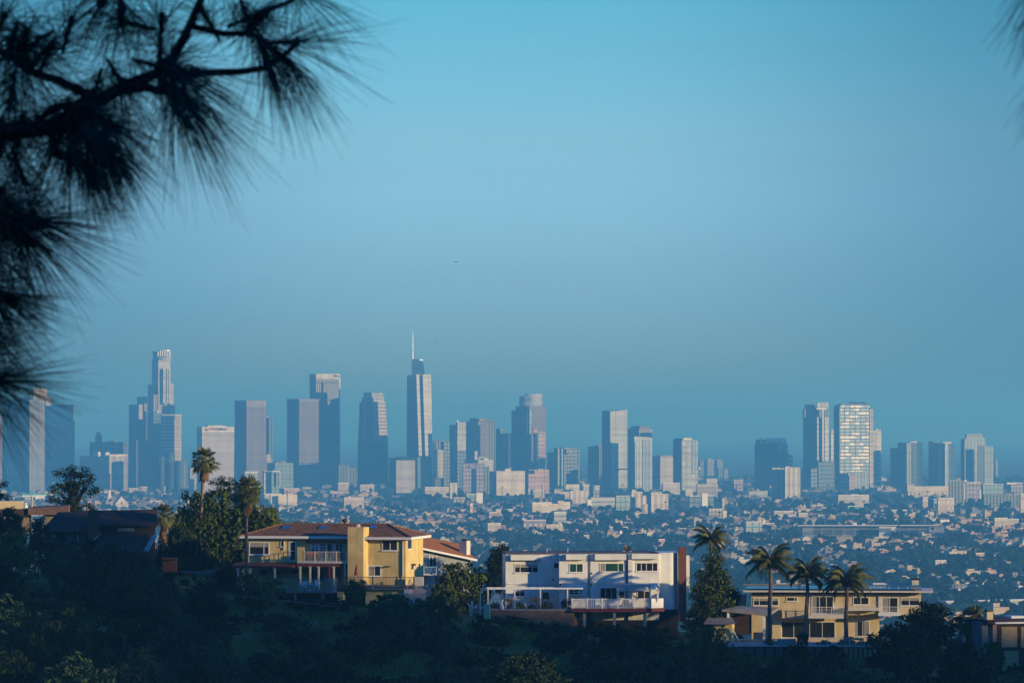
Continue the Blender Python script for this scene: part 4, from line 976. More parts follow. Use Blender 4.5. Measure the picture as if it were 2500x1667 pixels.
def fan_palm(px, yc, Y, ytop, ybase, crown_w, label, bare=True, trunk_r=.2, thatch=1.0, lean=0.0, nleaf=34, skirt=2.2):
    """px: column of the trunk; yc: row of the crown heart"""
    x = px2x(px, Y); zb = at(1250, ybase, Y).z; zc = at(1250, yc, Y).z; s = Y / F
    r = empty('fan_palm', (x, Y, zb), 0, label, 'palm tree')
    H = zc - zb; R_ = crown_w * 1.25 * s / 2
    t = MB(); n = 9
    t.tube([(lean * (k / n) ** 2, 0, -.5 + (H + .5) * k / n) for k in range(n + 1)], [trunk_r * (1.35 - .45 * k / n) * rp.uniform(.96, 1.04) for k in range(n + 1)], 8)
    t.build('trunk', PBARK, r, True)
    m = MB(); o = Vector((lean, 0, H))
    for k in range(nleaf):
        el = R(80) - R(115) * (k / nleaf) ** .8; az = k * 2.399 + rp.uniform(-.2, .2)
        d = Vector((math.cos(el) * math.cos(az), math.cos(el) * math.sin(az), math.sin(el)))
        f = rp.uniform(.8, 1.08)
        fan_leaf(m, o, d, R_ * .48 * f, R_ * .58 * f, R_ * (.12 + .3 * k / nleaf))
    m.build('crown', LM['palm'], r)
    m = MB()
    for k in range(int(26 * thatch)):
        az = k * 2.399; el = R(-50) - R(35) * rp.random()
        d = Vector((math.cos(el) * math.cos(az), math.cos(el) * math.sin(az), math.sin(el)))
        fan_leaf(m, o + Vector((0, 0, -.15 - skirt * .6 * k / (26 * thatch))), d, R_ * .25, R_ * .5 * rp.uniform(.6, 1), .25, seg=9, spread=R(80))
    m.build('dead_fronds', LM['thatch'], r)
    return r
def queen_palm(px, yc, Y, ybase, crown_w, label, trunk_r=.2, nfr=30, up=.55):
    x = px2x(px, Y); zb = at(1250, ybase, Y).z; zc = at(1250, yc, Y).z; R_ = crown_w * .98 * Y / F / 2
    r = empty('feather_palm', (x, Y, zb), 0, label, 'palm tree'); H = zc - zb
    ln_ = rp.uniform(-.5, .5); t = MB(); t.tube([(.05 * math.sin(k * 1.3) + ln_ * (1 - k / 8) ** 2, 0, -.5 + (H + .5) * k / 8) for k in range(9)], [trunk_r * (1.25 - .35 * k / 8) for k in range(9)], 8); t.build('trunk', PBARK, r, True)
    m = MB(); o = Vector((0, 0, H))
    for k in range(nfr):
        az = k * 2.399 + rp.uniform(-.3, .3); e0 = R(85) - R(100) * (k / nfr) ** 1.1; L = R_ * 1.32 * rp.uniform(.85, 1.1)
        h = Vector((math.cos(az), math.sin(az), 0)); pts = []; p = o.copy(); el = e0; n = 12
        for j in range(n + 1):
            pts.append(p.copy()); p = p + (h * math.cos(el) + Vector((0, 0, math.sin(el)))) * L / n; el -= R(11.0) * (.40 + j / n)
        m.tube(pts, [.035 * (1 - .8 * j / n) for j in range(n + 1)], 4)
        side = h.cross(Vector((0, 0, 1)))
        for j in range(3, n * 5):
            f = j / (n * 5); q = pts[int(f * n)].lerp(pts[min(int(f * n) + 1, n)], f * n - int(f * n))
            for sg in (-1, 1):
                ll = L * .34 * math.sin(math.pi * min(1, .15 + f * .85)) * rp.uniform(.7, 1.15)
                tip = q + (side * sg * .7 + h * .35 + Vector((0, 0, -.75))).normalized() * ll
                i = len(m.v); w_ = h * .038
                m.v += [tuple(q - w_), tuple(q + w_), tuple(tip)]; m.f.append((i, i + 1, i + 2)); m.uv.append([(0, 0)] * 3); m.mi.append(0)
    m.build('crown', LM['palm'], r)
    return r

# ------------------------------------------------------------------ the trees of the ridge
plant_px('tree', 'open', 118, 242, 1132, 1400, 506, 'broad dark tree with its trunk showing through, standing behind the dark brown house', trunk_h=6.0, trunk_r=.5, ntr=40)
plant_px('tree', 'open', -60, 27, 1160, 1330, 512, 'dark tree cut by the left edge, behind the cream roof box', trunk_h=2.0, trunk_r=.4, ntr=25)
plant_px('tree', 'oak_green', 420, 570, 1195, 1440, 500, 'big dark tree mass between the two nearest tall fan palms, left lobe', trunk_h=1.0, trunk_r=.5)
plant_px('tree', 'oak_green', 480, 660, 1172, 1450, 504, 'big dark tree mass behind the tall fan palm beside the yellow house', trunk_h=1.5, trunk_r=.5)
plant_px('tree', 'open', 500, 590, 1158, 1290, 509, 'wispy dark treetop in front of the white gridded tower', trunk_h=1.0, trunk_r=.3, ntr=20)
plant_px('tree', 'oak_green', 585, 700, 1232, 1400, 512, 'greener sunlit tree behind the left end of the yellow house roof', trunk_h=1.0)
plant_px('tree', 'oak_green', 672, 760, 1268, 1400, 520, 'low treetop just showing over the yellow house roof')
plant_px('tree', 'oak_dark', 400, 500, 1290, 1440, 490, 'dark round tree above the small yellow garage')
plant_px('tree', 'oak_green', 1062, 1205, 1368, 1492, 482, 'rounded green tree left of the white house', trunk_h=.3)
plant_px('tree', 'oak_dark', 1185, 1262, 1328, 1450, 500, 'dark narrow tree squeezed against the left wall of the white house', trunk_h=.5)
plant_px('tree', 'bush_green', 1040, 1120, 1420, 1500, 476, 'green bush beside the outside stairs of the yellow house', 'bush')
plant_px('tree', 'column', 1692, 1782, 1338, 1560, 482, 'ivy covered dark green column of leaves under the top palm right of the white house', trunk_h=.2)
plant_px('tree', 'oak_dark', 1700, 1812, 1400, 1600, 490, 'dark broad tree behind the ivy covered column')
plant_px('tree', 'column', 1668, 1745, 1448, 1600, 484, 'tall green shrub column below the red brick chimney')
plant_px('tree', 'oak_green', 1645, 1790, 1520, 1690, 462, 'green tree in front of the small yellow shed')
plant_px('tree', 'oak_green', 1760, 1860, 1585, 1700, 458, 'low green tree under the left end of the terrace wall')
plant_px('tree', 'tangle', 2125, 2300, 1502, 1680, 456, 'big round dark tree in front of the right end of the cream house', trunk_h=1.0, trunk_r=.4)
plant_px('tree', 'oak_dark', 2195, 2345, 1465, 1620, 470, 'dark tree against the roof end of the cream house', trunk_h=1.0)
plant_px('tree', 'oak_dark', 2290, 2400, 1560, 1690, 462, 'dark low tree between the fan palm and the terrace walls')
plant_px('tree', 'feather', 838, 900, 1402, 1500, 464, 'feathery light green shrub in front of the yellow house deck', 'bush', trunk_h=1.2, trunk_r=.3)
plant_px('tree', 'bush_olive', 600, 700, 1408, 1472, 469, 'olive bush at the left end of the yellow house deck', 'bush')
plant_px('tree', 'bush_green', 575, 640, 1395, 1470, 471, 'green bush below the red porch roof of the yellow house', 'bush')
plant_px('tree', 'tangle', 930, 1100, 1470, 1640, 455, 'dark tangled tree below the right deck of the yellow house', trunk_h=.4)
plant_px('tree', 'tangle', 800, 960, 1520, 1690, 450, 'dark tangled tree low on the slope under the yellow house')
plant_px('tree', 'tangle', 1040, 1150, 1530, 1690, 452, 'dark tangled tree low on the slope between the yellow and white houses')
plant_px('tree', 'oak_dark', 1185, 1385, 1592, 1790, 380, 'nearest black treetop at the bottom centre of the photo', trunk_h=1.0)
plant_px('tree', 'oak_green', -40, 82, 1290, 1450, 468, 'green tree at the left edge in front of the dark blue windows')
plant_px('tree', 'oak_dark', 55, 135, 1258, 1400, 476, 'dark tree in front of the mauve roof slab at left')
plant_px('tree', 'oak_dark', -60, 60, 1370, 1480, 462, 'dark rounded bush group at the left edge')
plant_px('tree', 'open', 215, 345, 1322, 1520, 458, 'greyish green tree in front of the dark brown house', trunk_h=1.5, trunk_r=.35, ntr=25)
plant_px('tree', 'tangle', 120, 250, 1335, 1500, 460, 'dark reddish tree under the windows of the dark brown house')
plant_px('tree', 'tangle', 320, 430, 1380, 1540, 457, 'dark tangled tree left of the small yellow garage')
plant_px('tree', 'oak_dark', 440, 560, 1415, 1560, 458, 'dark tree below the small yellow garage')
for i, (a, b, c, d, Y, k) in enumerate([(-80, 120, 1450, 1640, 440, 'tangle'), (80, 260, 1490, 1680, 436, 'tangle'), (220, 400, 1460, 1660, 440, 'open'), (360, 520, 1500, 1690, 436, 'oak_dark'), (-80, 100, 1580, 1760, 425, 'oak_dark'),
                                         (100, 280, 1590, 1770, 420, 'tangle'), (270, 450, 1580, 1760, 424, 'tangle'), (450, 600, 1560, 1720, 432, 'tangle'), (590, 760, 1580, 1740, 438, 'tangle'), (740, 880, 1600, 1740, 436, 'oak_dark')]):
    plant_px('tree', k, a, b, c, d, Y, ['dark shaded tree on the lower left slope, %s' % w_ for w_ in ('at the left edge under the wall', 'second along under the brown wall', 'with thin pale branches', 'below the yellow garage', 'in the bottom left corner',
        'second along the bottom edge', 'third along the bottom edge', 'fourth along the bottom edge', 'below the red based palm', 'left of the black treetop')][i])
for i, (a, b, c, d, Y, k) in enumerate([(1560, 1700, 1570, 1720, 440, 'tangle'), (1700, 1850, 1620, 1760, 430, 'tangle'), (1850, 2010, 1600, 1740, 436, 'oak_dark'), (1990, 2140, 1610, 1750, 432, 'tangle'), (2280, 2440, 1600, 1740, 436, 'oak_dark'), (2400, 2560, 1640, 1760, 432, 'tangle')]):
    plant_px('tree', k, a, b, c, d, Y, 'dark shaded tree along the bottom right edge, %s' % ('under the posts of the white house', 'below the green tree by the shed', 'below the gap in the terrace rail', 'below the ribbed terrace wall', 'below the fan palm at right', 'in the bottom right corner')[i])

for x0, x1, y0, y1, Y, k, lb in ((368, 425, 1318, 1450, 494, 'oak_dark', 'narrow dark tree behind the trunk of the shaggy skirted palm'), (515, 600, 1372, 1475, 489, 'oak_dark', 'dark tree filling the gap between the garage and the yellow house porch'), (628, 700, 1392, 1470, 487, 'bush_dark', 'dark bush under the red porch roof of the yellow house'),
        (700, 860, 1452, 1490, 472, 'bush_dark', 'low dark hedge in the shade under the left deck of the yellow house'), (1440, 1530, 1516, 1580, 466, 'bush_dark', 'dark shrub below the middle post of the white deck'),
        (1530, 1640, 1520, 1590, 465, 'bush_green', 'green shrub below the right post of the white deck'), (1360, 1440, 1515, 1570, 467, 'bush_dry', 'dry brown shrub below the left post of the white deck'),
        (900, 1000, 1445, 1500, 468, 'bush_green', 'green shrub in front of the ochre foundation of the yellow house'), (1000, 1050, 1455, 1510, 468, 'bush_dark', 'dark shrub at the foot of the yellow house stairs'), (-20, 60, 1235, 1330, 488, 'oak_dark', 'dark tree in front of the flat roofed house at the left edge'), (1180, 1260, 1500, 1545, 473.5, 'bush_green', 'green shrub at the left foot of the brown retaining wall'), (1270, 1340, 1512, 1560, 473, 'bush_dark', 'dark shrub at the middle of the brown retaining wall'), (1945, 1972, 1535, 1580, 467.2, 'bush_dark', 'dark shrub standing in the gap between the two terrace rails'),
        (1860, 1900, 1553, 1578, 471, 'bush_dark', 'dark shrub under the leftmost feather palm'), (2040, 2110, 1548, 1580, 471, 'bush_green', 'green shrub under the rightmost feather palm'), (1990, 2030, 1556, 1580, 472, 'bush_dark', 'low dark shrub between the middle and rightmost feather palms'), (2395, 2450, 1560, 1640, 459, 'bush_green', 'green shrub hiding the left corner of the half-timbered house')):
    plant_px('tree' if 'oak' in k else 'bush', k, x0, x1, y0, y1, Y, lb, 'tree' if 'oak' in k else 'bush')
# palms
P_TOP = fan_palm(488, 1122, 498, 1075, 1420, 66, 'tallest fan palm, its head in front of the white gridded tower', lean=.5, trunk_r=.17)
fan_palm(602, 1195, 478.5, 1155, 1458, 72, 'tall fan palm standing beside the left end of the yellow house', trunk_r=.17, lean=-.0, skirt=3)
fan_palm(400, 1255, 490, 1222, 1400, 60, 'shorter fan palm with a shaggy sunlit skirt beside the dark brown house', trunk_r=.18, skirt=3.6, thatch=1.6)
fan_palm(2372, 1515, 470, 1480, 1640, 80, 'shaggy fan palm at the right beside the half-timbered house', trunk_r=.22, skirt=3.5, thatch=1.6)
queen_palm(1735, 1318, 484, 1500, 92, 'palm top growing out of the ivy covered column', nfr=20)
queen_palm(1880, 1376, 468, 1560, 122, 'leftmost of the three feather palms in front of the cream house')
queen_palm(1970, 1402, 472, 1560, 104, 'middle one of the three feather palms in front of the cream house')
queen_palm(2066, 1424, 470, 1560, 118, 'rightmost of the three feather palms in front of the cream house')

# scattered scrub on the open slope
rs = random.Random(5); n_b = 0
BK = ['bush_dark', 'bush_green', 'bush_olive', 'bush_blue', 'bush_dry', 'bush_dark', 'bush_blue']
WORD = {'bush_dark': 'dark', 'bush_green': 'green', 'bush_olive': 'olive', 'bush_blue': 'blue green', 'bush_dry': 'dry brown'}
regs = [(540, 800, 'on the slope left of the yellow house'), (800, 1060, 'on the slope under the yellow house'), (1060, 1300, 'on the slope under the brown retaining wall'),
        (1300, 1600, 'on the slope under the white house deck'), (1600, 2000, 'on the slope under the shed'), (2000, 2500, 'on the slope below the terrace walls'), (0, 540, 'on the lower left slope')]
cells2 = {}
while n_b < 215:
    Y = rs.uniform(434, 468); px = rs.uniform(20, 2480); x = px2x(px, Y); z = ground_z(x, Y)
    py = 1050 + (CAMZ - z) / Y * F
    if py > 1700 or py < 1440: continue
    if 560 < px < 950 and py < 1520 and rs.random() < .75: continue
    if 1180 < px < 1560 and py < 1530: continue
    k = rs.choice(BK); s = rs.uniform(.5, 1.15)
    rg = next(r[2] for r in regs if r[0] <= px < r[1])
    o = plant('bush', k, x, Y, LIB[k][2] * s, LIB[k][3] * s * rs.uniform(.7, 1.2), 'x', 'bush', group='scrub bushes scattered over the shaded slope', ntr=4)
    cells2.setdefault((WORD[k], rg), []).append((px, o)); n_b += 1
ORD2 = ['leftmost', 'second from the left', 'third from the left', 'fourth from the left', 'fifth from the left', 'sixth from the left', 'seventh from the left', 'eighth from the left', 'ninth from the left', 'tenth from the left', 'eleventh from the left']
for (w_, rg), L in cells2.items():
    L.sort(key=lambda q: q[0])
    for i, (px, o) in enumerate(L): o['label'] = ('%s bush %s' % (w_, rg)) + ('' if len(L) == 1 else ', ' + ORD2[min(i, 10)])
# grass and low weeds
gmB = MB(); rg_ = random.Random(9)
for _ in range(42000):
    Y = rg_.uniform(430, 473); px = rg_.uniform(-60, 2560); x = px2x(px, Y); z = ground_z(x, Y) + 0.35 * 0
    if noise.noise(Vector((x * .12, Y * .12, 2))) < -.12: continue
    h = rg_.uniform(.15, .5); a = rg_.uniform(0, 3.14); dx, dy = math.cos(a) * h * .5, math.sin(a) * h * .5; lx, ly = rg_.uniform(-.15, .15), rg_.uniform(-.15, .15)
    i = len(gmB.v); zz = z + (0.6 * noise.noise(Vector((x * .3, Y * .3, 5))) if Y < 466 else 0)
    gmB.v += [(x - dx, Y - dy, zz - .1), (x + dx, Y + dy, zz - .1), (x + lx, Y + ly, zz + h)]; gmB.f.append((i, i + 1, i + 2)); gmB.uv.append([(0, 0)] * 3); gmB.mi.append(0)
o = gmB.build('slope_grass', leafmat('grass', (.10, .11, .018), (.21, .19, .045), .15)); tag(o, kind='stuff')
# ------------------------------------------------------------------ house materials
def stucco(name, c1, c2, stain):
    m = noisy(name, c1, c2, .7, rough=.95, bump=.2); nt = m.node_tree; b = nt.nodes['Principled BSDF']; src = b.inputs['Base Color'].links[0].from_socket
    tc = nt.nodes.new('ShaderNodeTexCoord'); mp = nt.nodes.new('ShaderNodeMapping'); mp.inputs['Scale'].default_value = (2.2, 2.2, .28)
    n_ = nt.nodes.new('ShaderNodeTexNoise'); n_.inputs['Scale'].default_value = 1.0; n_.inputs['Detail'].default_value = 7; n_.inputs['Roughness'].default_value = .7
    link(nt, tc.outputs['Object'], mp.inputs['Vector']); link(nt, mp.outputs[0], n_.inputs['Vector'])
    cr = nt.nodes.new('ShaderNodeValToRGB'); cr.color_ramp.elements[0].position = .50; cr.color_ramp.elements[0].color = (0, 0, 0, 1); cr.color_ramp.elements[1].position = .80; cr.color_ramp.elements[1].color = (.75, .75, .75, 1)
    link(nt, n_.outputs['Fac'], cr.inputs['Fac']); mx = nt.nodes.new('ShaderNodeMix'); mx.data_type = 'RGBA'; mx.inputs['B'].default_value = (*stain, 1)
    link(nt, cr.outputs['Color'], mx.inputs['Factor']); link(nt, src, mx.inputs['A']); link(nt, mx.outputs['Result'], b.inputs['Base Color']); return m
YEL = stucco('yellow_stucco', (.58, .43, .17), (.70, .56, .24), (.36, .29, .15))
WHT = stucco('white_stucco', (.70, .71, .65), (.78, .79, .73), (.52, .52, .47))
CRM = stucco('cream_stucco', (.60, .48, .28), (.70, .58, .36), (.42, .36, .24))
TRIM = noisy('white_trim', (.72, .72, .70), (.80, .80, .78), 2, rough=.6)
CREAMT = noisy('cream_trim', (.60, .56, .46), (.68, .63, .52), 2, rough=.6)
REDW = noisy('red_beam', (.13, .03, .025), (.18, .045, .035), 2, rough=.7)
REDB = noisy('red_brown_boards', (.05, .02, .015), (.08, .03, .02), 2)
REDC = noisy('red_cloth', (.26, .03, .03), (.34, .05, .045), 6, rough=.9)
DKM = noisy('dark_metal', (.03, .03, .035), (.05, .05, .055), 4, rough=.5)
GRYM = noisy('grey_metal', (.30, .31, .33), (.38, .39, .41), 4, rough=.5)
DECK = noisy('deck_wood', (.20, .16, .13), (.28, .23, .19), 3, rough=.9)
CONC = noisy('concrete', (.28, .27, .25), (.36, .34, .32), 1.5, rough=.95, bump=.2)
BROWNW = noisy('brown_wall', (.13, .085, .055), (.22, .14, .09), 1.2, rough=.95, bump=.3)
DKSIDE = noisy('dark_siding', (.035, .022, .018), (.055, .035, .028), 1.5, rough=.9)
SLABG = noisy('roof_slab', (.19, .18, .165), (.27, .25, .23), 1, rough=.9)
CURT = noisy('curtain', (.30, .30, .28), (.38, .37, .34), 4, rough=.9)
TANP = noisy('tan_panel', (.34, .24, .13), (.42, .30, .17), 1.5, rough=.9)
PINKW = noisy('pink_brown_wall', (.34, .20, .16), (.42, .26, .20), 1, rough=.9)
SOLAR = noisy('solar_panel', (.01, .015, .03), (.02, .03, .05), 2, rough=.2, spec=.6)
def tile_mat(name, c1, c2, scale=3.2):
    m, nt, b = new_mat(name); tc = nt.nodes.new('ShaderNodeTexCoord')
    w_ = nt.nodes.new('ShaderNodeTexWave'); w_.inputs['Scale'].default_value = scale * .31; w_.inputs['Distortion'].default_value = .3; w_.bands_direction = 'X'
    w2 = nt.nodes.new('ShaderNodeTexWave'); w2.inputs['Scale'].default_value = scale * .5; w2.bands_direction = 'Z'; w2.inputs['Distortion'].default_value = .4
    n_ = nt.nodes.new('ShaderNodeTexNoise'); n_.inputs['Scale'].default_value = 1.4; n_.inputs['Detail'].default_value = 6
    for q in (w_, w2, n_): link(nt, tc.outputs['Object'], q.inputs['Vector'])
    f = mnode(nt, 'MULTIPLY_ADD', mnode(nt, 'MULTIPLY', w_.outputs['Fac'], w2.outputs['Fac']), .5, mnode(nt, 'MULTIPLY', n_.outputs['Fac'], .7))
    cr = nt.nodes.new('ShaderNodeValToRGB'); cr.color_ramp.elements[0].position = .25; cr.color_ramp.elements[0].color = (*c1, 1); cr.color_ramp.elements[1].position = .8; cr.color_ramp.elements[1].color = (*c2, 1)
    link(nt, f, cr.inputs['Fac']); link(nt, cr.outputs['Color'], b.inputs['Base Color']); setp(b, rough=.9, spec=.2)
    bp = nt.nodes.new('ShaderNodeBump'); bp.inputs['Strength'].default_value = .5; link(nt, w_.outputs['Fac'], bp.inputs['Height']); link(nt, bp.outputs['Normal'], b.inputs['Normal'])
    return m
TILE = tile_mat('clay_tiles', (.10, .045, .025), (.38, .19, .09))
TILEO = tile_mat('orange_tiles', (.30, .11, .04), (.52, .22, .09))
SHNG = tile_mat('brown_shingles', (.045, .028, .024), (.10, .06, .05), 5)
def brick_mat():
    m, nt, b = new_mat('red_brick'); tc = nt.nodes.new('ShaderNodeTexCoord'); mp = nt.nodes.new('ShaderNodeMapping'); mp.inputs['Rotation'].default_value = (R(90), 0, 0)
    br = nt.nodes.new('ShaderNodeTexBrick'); br.inputs['Scale'].default_value = 3; br.inputs['Color1'].default_value = (.17, .05, .035, 1); br.inputs['Color2'].default_value = (.11, .035, .025, 1); br.inputs['Mortar'].default_value = (.2, .12, .09, 1)
    link(nt, tc.outputs['Object'], mp.inputs['Vector']); link(nt, mp.outputs[0], br.inputs['Vector']); link(nt, br.outputs['Color'], b.inputs['Base Color']); setp(b, rough=.9); return m
BRICK = brick_mat()
def glass_mat(name, c, rough=.06):
    m, nt, b = new_mat(name); setp(b, color=c, rough=rough, spec=.5); 
    tc = nt.nodes.new('ShaderNodeTexCoord'); n_ = nt.nodes.new('ShaderNodeTexNoise'); n_.inputs['Scale'].default_value = 1.2; link(nt, tc.outputs['Object'], n_.inputs['Vector'])
    cr = nt.nodes.new('ShaderNodeValToRGB'); cr.color_ramp.elements[0].color = (*[v * .6 for v in c], 1); cr.color_ramp.elements[1].color = (*[v * 1.6 for v in c], 1)
    link(nt, n_.outputs['Fac'], cr.inputs['Fac']); link(nt, cr.outputs['Color'], b.inputs['Base Color']); return m
GLS = glass_mat('window_glass', (.02, .025, .03)); GLG = glass_mat('green_window_glass', (.02, .07, .055)); GLB = glass_mat('blue_window_glass', (.05, .09, .13))

class Frame:
    """house frame: x along the front, y into the house, z up from the house base; fed with photograph columns and rows"""
    def __init__(s, name, zf, cx, cy, D, yaw, label, cat='house', base_row=None, group=None):
        s.zf = zf; p = at(*zf(cx, cy), D); s.o = Vector((p.x, p.y, p.z if base_row is None else at(*zf(cx, base_row), D).z))
        s.c, s.sn = math.cos(yaw), math.sin(yaw); s.root = empty(name, s.o, yaw, label, cat, group)
        s.n = 0
    def pt(s, x, y, yl=0.0):
        """local (x, z) where the sight line meets the plane local y = yl"""
        d = ray(*s.zf(x, y)); ax, ay, az = d.x, d.y, d.z; ox, oy, oz = -s.o.x, -s.o.y, CAMZ - s.o.z
        lx0, ly0 = ox * s.c + oy * s.sn, -ox * s.sn + oy * s.c
        dx, dy = ax * s.c + ay * s.sn, -ax * s.sn + ay * s.c
        t = (yl - ly0) / dy; return lx0 + dx * t, oz + az * t
    def P(s, x, y, yl=0.0):
        a, b = s.pt(x, y, yl); return Vector((a, yl, b))
    def depth_at(s, x, lx):
        """local y where the sight line of column x crosses local x = lx"""
        d = ray(*s.zf(x, 500)); ox, oy = -s.o.x, -s.o.y
        lx0, ly0 = ox * s.c + oy * s.sn, -ox * s.sn + oy * s.c
        dx, dy = d.x * s.c + d.y * s.sn, -d.x * s.sn + d.y * s.c
        t = (lx - lx0) / dx; return ly0 + dy * t
    def slab(s, m, x0, x1, y0, y1, ya, yb, mi=0):
        a, zt = s.pt(x0, y0, ya); b, zb = s.pt(x1, y1, ya); m.box(a, b, ya, yb, zb, zt, mi)
    def box(s, name, x0, x1, y0, y1, ya, yb, mat, parent=None, label=None):
        m = MB(); s.slab(m, x0, x1, y0, y1, ya, yb); o = m.build(name, mat, parent or s.root)
        if label: o['label'] = label
        return o
    def window(s, x0, x1, y0, y1, ya, mull=(), rows=(), fw=.07, glass=None, frame=None, name='window', label=None, recess=.08, sill=True):
        """pane set back in a proud frame with mullions; the frame carries the pane as its part"""
        m = MB(); xa, zt = s.pt(x0, y0, ya); xb, zb = s.pt(x1, y1, ya); f = ya - .05; k = ya + .02
        m.box(xa, xa + fw, f, k, zb, zt); m.box(xb - fw, xb, f, k, zb, zt); m.box(xa + fw, xb - fw, f, k, zt - fw, zt); m.box(xa + fw, xb - fw, f, k, zb, zb + fw)
        for q in mull: a = s.pt(q, y0, ya)[0]; m.box(a - fw * .4, a + fw * .4, f + .01, k, zb + fw, zt - fw)
        for q in rows: a = s.pt(x0, q, ya)[1]; m.box(xa + fw, xb - fw, f + .015, k, a - fw * .3, a + fw * .3)
        if sill: m.box(xa - .06, xb + .06, f - .07, f, zb - .06, zb + .02)
        o = m.build(name, frame or TRIM, s.root)
        if label: o['label'] = label
        g = MB(); g.box(xa + fw, xb - fw, ya - .015, ya + .015, zb + fw, zt - fw); g.build('pane', glass or GLS, o)
        s.n += 1
        if s.n % 5 in (0, 3) and xb - xa > .7:
            w3 = (xb - xa - 2 * fw) * (.22 + .1 * (s.n % 3)); c_ = MB(); lft = s.n % 2
            x0_ = xa + fw if lft else xb - fw - w3; k_ = 7
            for i in range(k_): c_.box(x0_ + w3 * i / k_, x0_ + w3 * (i + .8) / k_, ya - .02, ya - .0155 - .002 * (i % 2), zb + fw + .02, zt - fw)
            c_.build('curtain', CURT, o)
        elif s.n % 5 == 1 and zt - zb > .6:
            c_ = MB(); c_.box(xa + fw, xb - fw, ya - .019, ya - .0155, zt - fw - (zt - zb) * .32, zt - fw); c_.build('blind', CURT, o)
        return o
    def rail(s, name, x0, x1, y0, y1, ya, mat, step=.14, posts=(), pw=.09, bw=.025, top=.05, parent=None, bottom=True, bars='v', nb=5):
        m = MB(); xa, zt = s.pt(x0, y0, ya); xb, zb = s.pt(x1, y1, ya); t = .03
        m.box(xa, xb, ya - .035, ya + .035, zt - top, zt)
        if bottom: m.box(xa, xb, ya - .02, ya + .02, zb + .03, zb + .03 + top * .7)
        if bars == 'v':
            n = max(2, int((xb - xa) / step))
            for i in range(n + 1):
                x = xa + (xb - xa) * i / n; m.box(x - bw / 2, x + bw / 2, ya - bw / 2, ya + bw / 2, zb + .05, zt - top)
        else:
            for i in range(nb): z = zb + .12 + (zt - zb - .2) * i / nb; m.box(xa, xb, ya - bw / 2, ya + bw / 2, z, z + bw)
        for q in posts: x = s.pt(q, y0, ya)[0]; m.box(x - pw / 2, x + pw / 2, ya - pw / 2 - .003, ya + pw / 2 + .003, zb - .03, zt + .05)
        return m.build(name, mat, parent or s.root)
def siderail(name, root, x, ya, yb, zb, zt, mat, step=.15):
    m = MB(); m.box(x - .035, x + .035, ya, yb, zt - .05, zt); m.box(x - .02, x + .02, ya, yb, zb + .03, zb + .07); n = max(1, int((yb - ya) / step))
    for i in range(n + 1): y = ya + (yb - ya) * i / n; m.box(x - .012, x + .012, y - .012, y + .012, zb + .05, zt - .05)
    return m.build(name, mat, root)
def vent(root, x, y, z, h=.5, r=.07, name='vent_pipe', mat=None):
    m = MB(); m.tube([(x, y, z - .2), (x, y, z + h)], r, 8); m.tube([(x, y, z + h), (x, y, z + h + .12)], [r * 1.8, r * .6], 8); return m.build(name, mat or GRYM, root)
def dish(root, x, y, z, r=.42, name='satellite_dish', az=0.3):
    o = MB(); o.tube([(x, y, z - .4), (x, y, z + .25)], .03, 6); n = 14; c = Vector((x, y - .05, z + .45)); d = Vector((math.sin(az), -.75, .5)).normalized(); a = d.cross(Vector((0, 0, 1))).normalized(); b = a.cross(d)
    rings = [[c - d * .13 + a * 0 for _ in range(n)]]
    for f, q in ((.5, .09), (1.0, 0)): rings.append([c - d * q + (a * math.cos(2 * math.pi * k / n) + b * math.sin(2 * math.pi * k / n)) * r * f for k in range(n)])
    base = len(o.v)
    for rg in rings: o.v += [tuple(p) for p in rg]
    for i in range(2):
        for k in range(n):
            k2 = (k + 1) % n; o.f.append((base + i * n + k, base + i * n + k2, base + (i + 1) * n + k2, base + (i + 1) * n + k)); o.uv.append([(0, 0)] * 4); o.mi.append(0)
    o.tube([c - d * .1 - b * r * .8, c + d * .35], .015, 4); o.ball(c + d * .37, .05, .05, .05, 6, 4)
    return o.build(name, DKM, root)

# ------------------------------------------------------------------ yellow house
H = lambda x, y: (540 + x * .2381, 1230 + y * .2381)
yh = Frame('yellow_house', H, 1890, 740, 478, R(-10), 'two storey yellow house with a red clay tile roof and a red beamed balcony')
r = yh.root; DEEP = max(6.0, yh.depth_at(2070, 0.0)); DEEP = min(DEEP, 11.5)
m = MB(); zt = yh.pt(1890, 352)[1] + .15; xr0 = yh.pt(1462, 700)[0]
m.box(xr0, 0, 0, DEEP, -1.6, zt)
x_l = yh.pt(250, 600, 1.1)[0]; m.box(x_l, xr0 - .003, 1.1, DEEP, yh.pt(300, 600, 1.1)[1], zt)        # upper floor of the left half
m.box(x_l, xr0 - .003, 3.0, DEEP, -1.6, yh.pt(300, 600, 1.1)[1] - .003)                                # lower floor set back under it
xb_ = yh.pt(1846, 500, -.06)[0]; m.box(xb_, yh.pt(1858, 500, -.06)[0], -.06, -.003, -.9, zt - .1)
m.build('wall', YEL, r)
m = MB(); m.box(x_l, xr0 - .01, 1.6, DEEP, -4.5, -1.605); m.build('foundation', DKSIDE, r)  # dark siding colour stands in for the shade under the deck
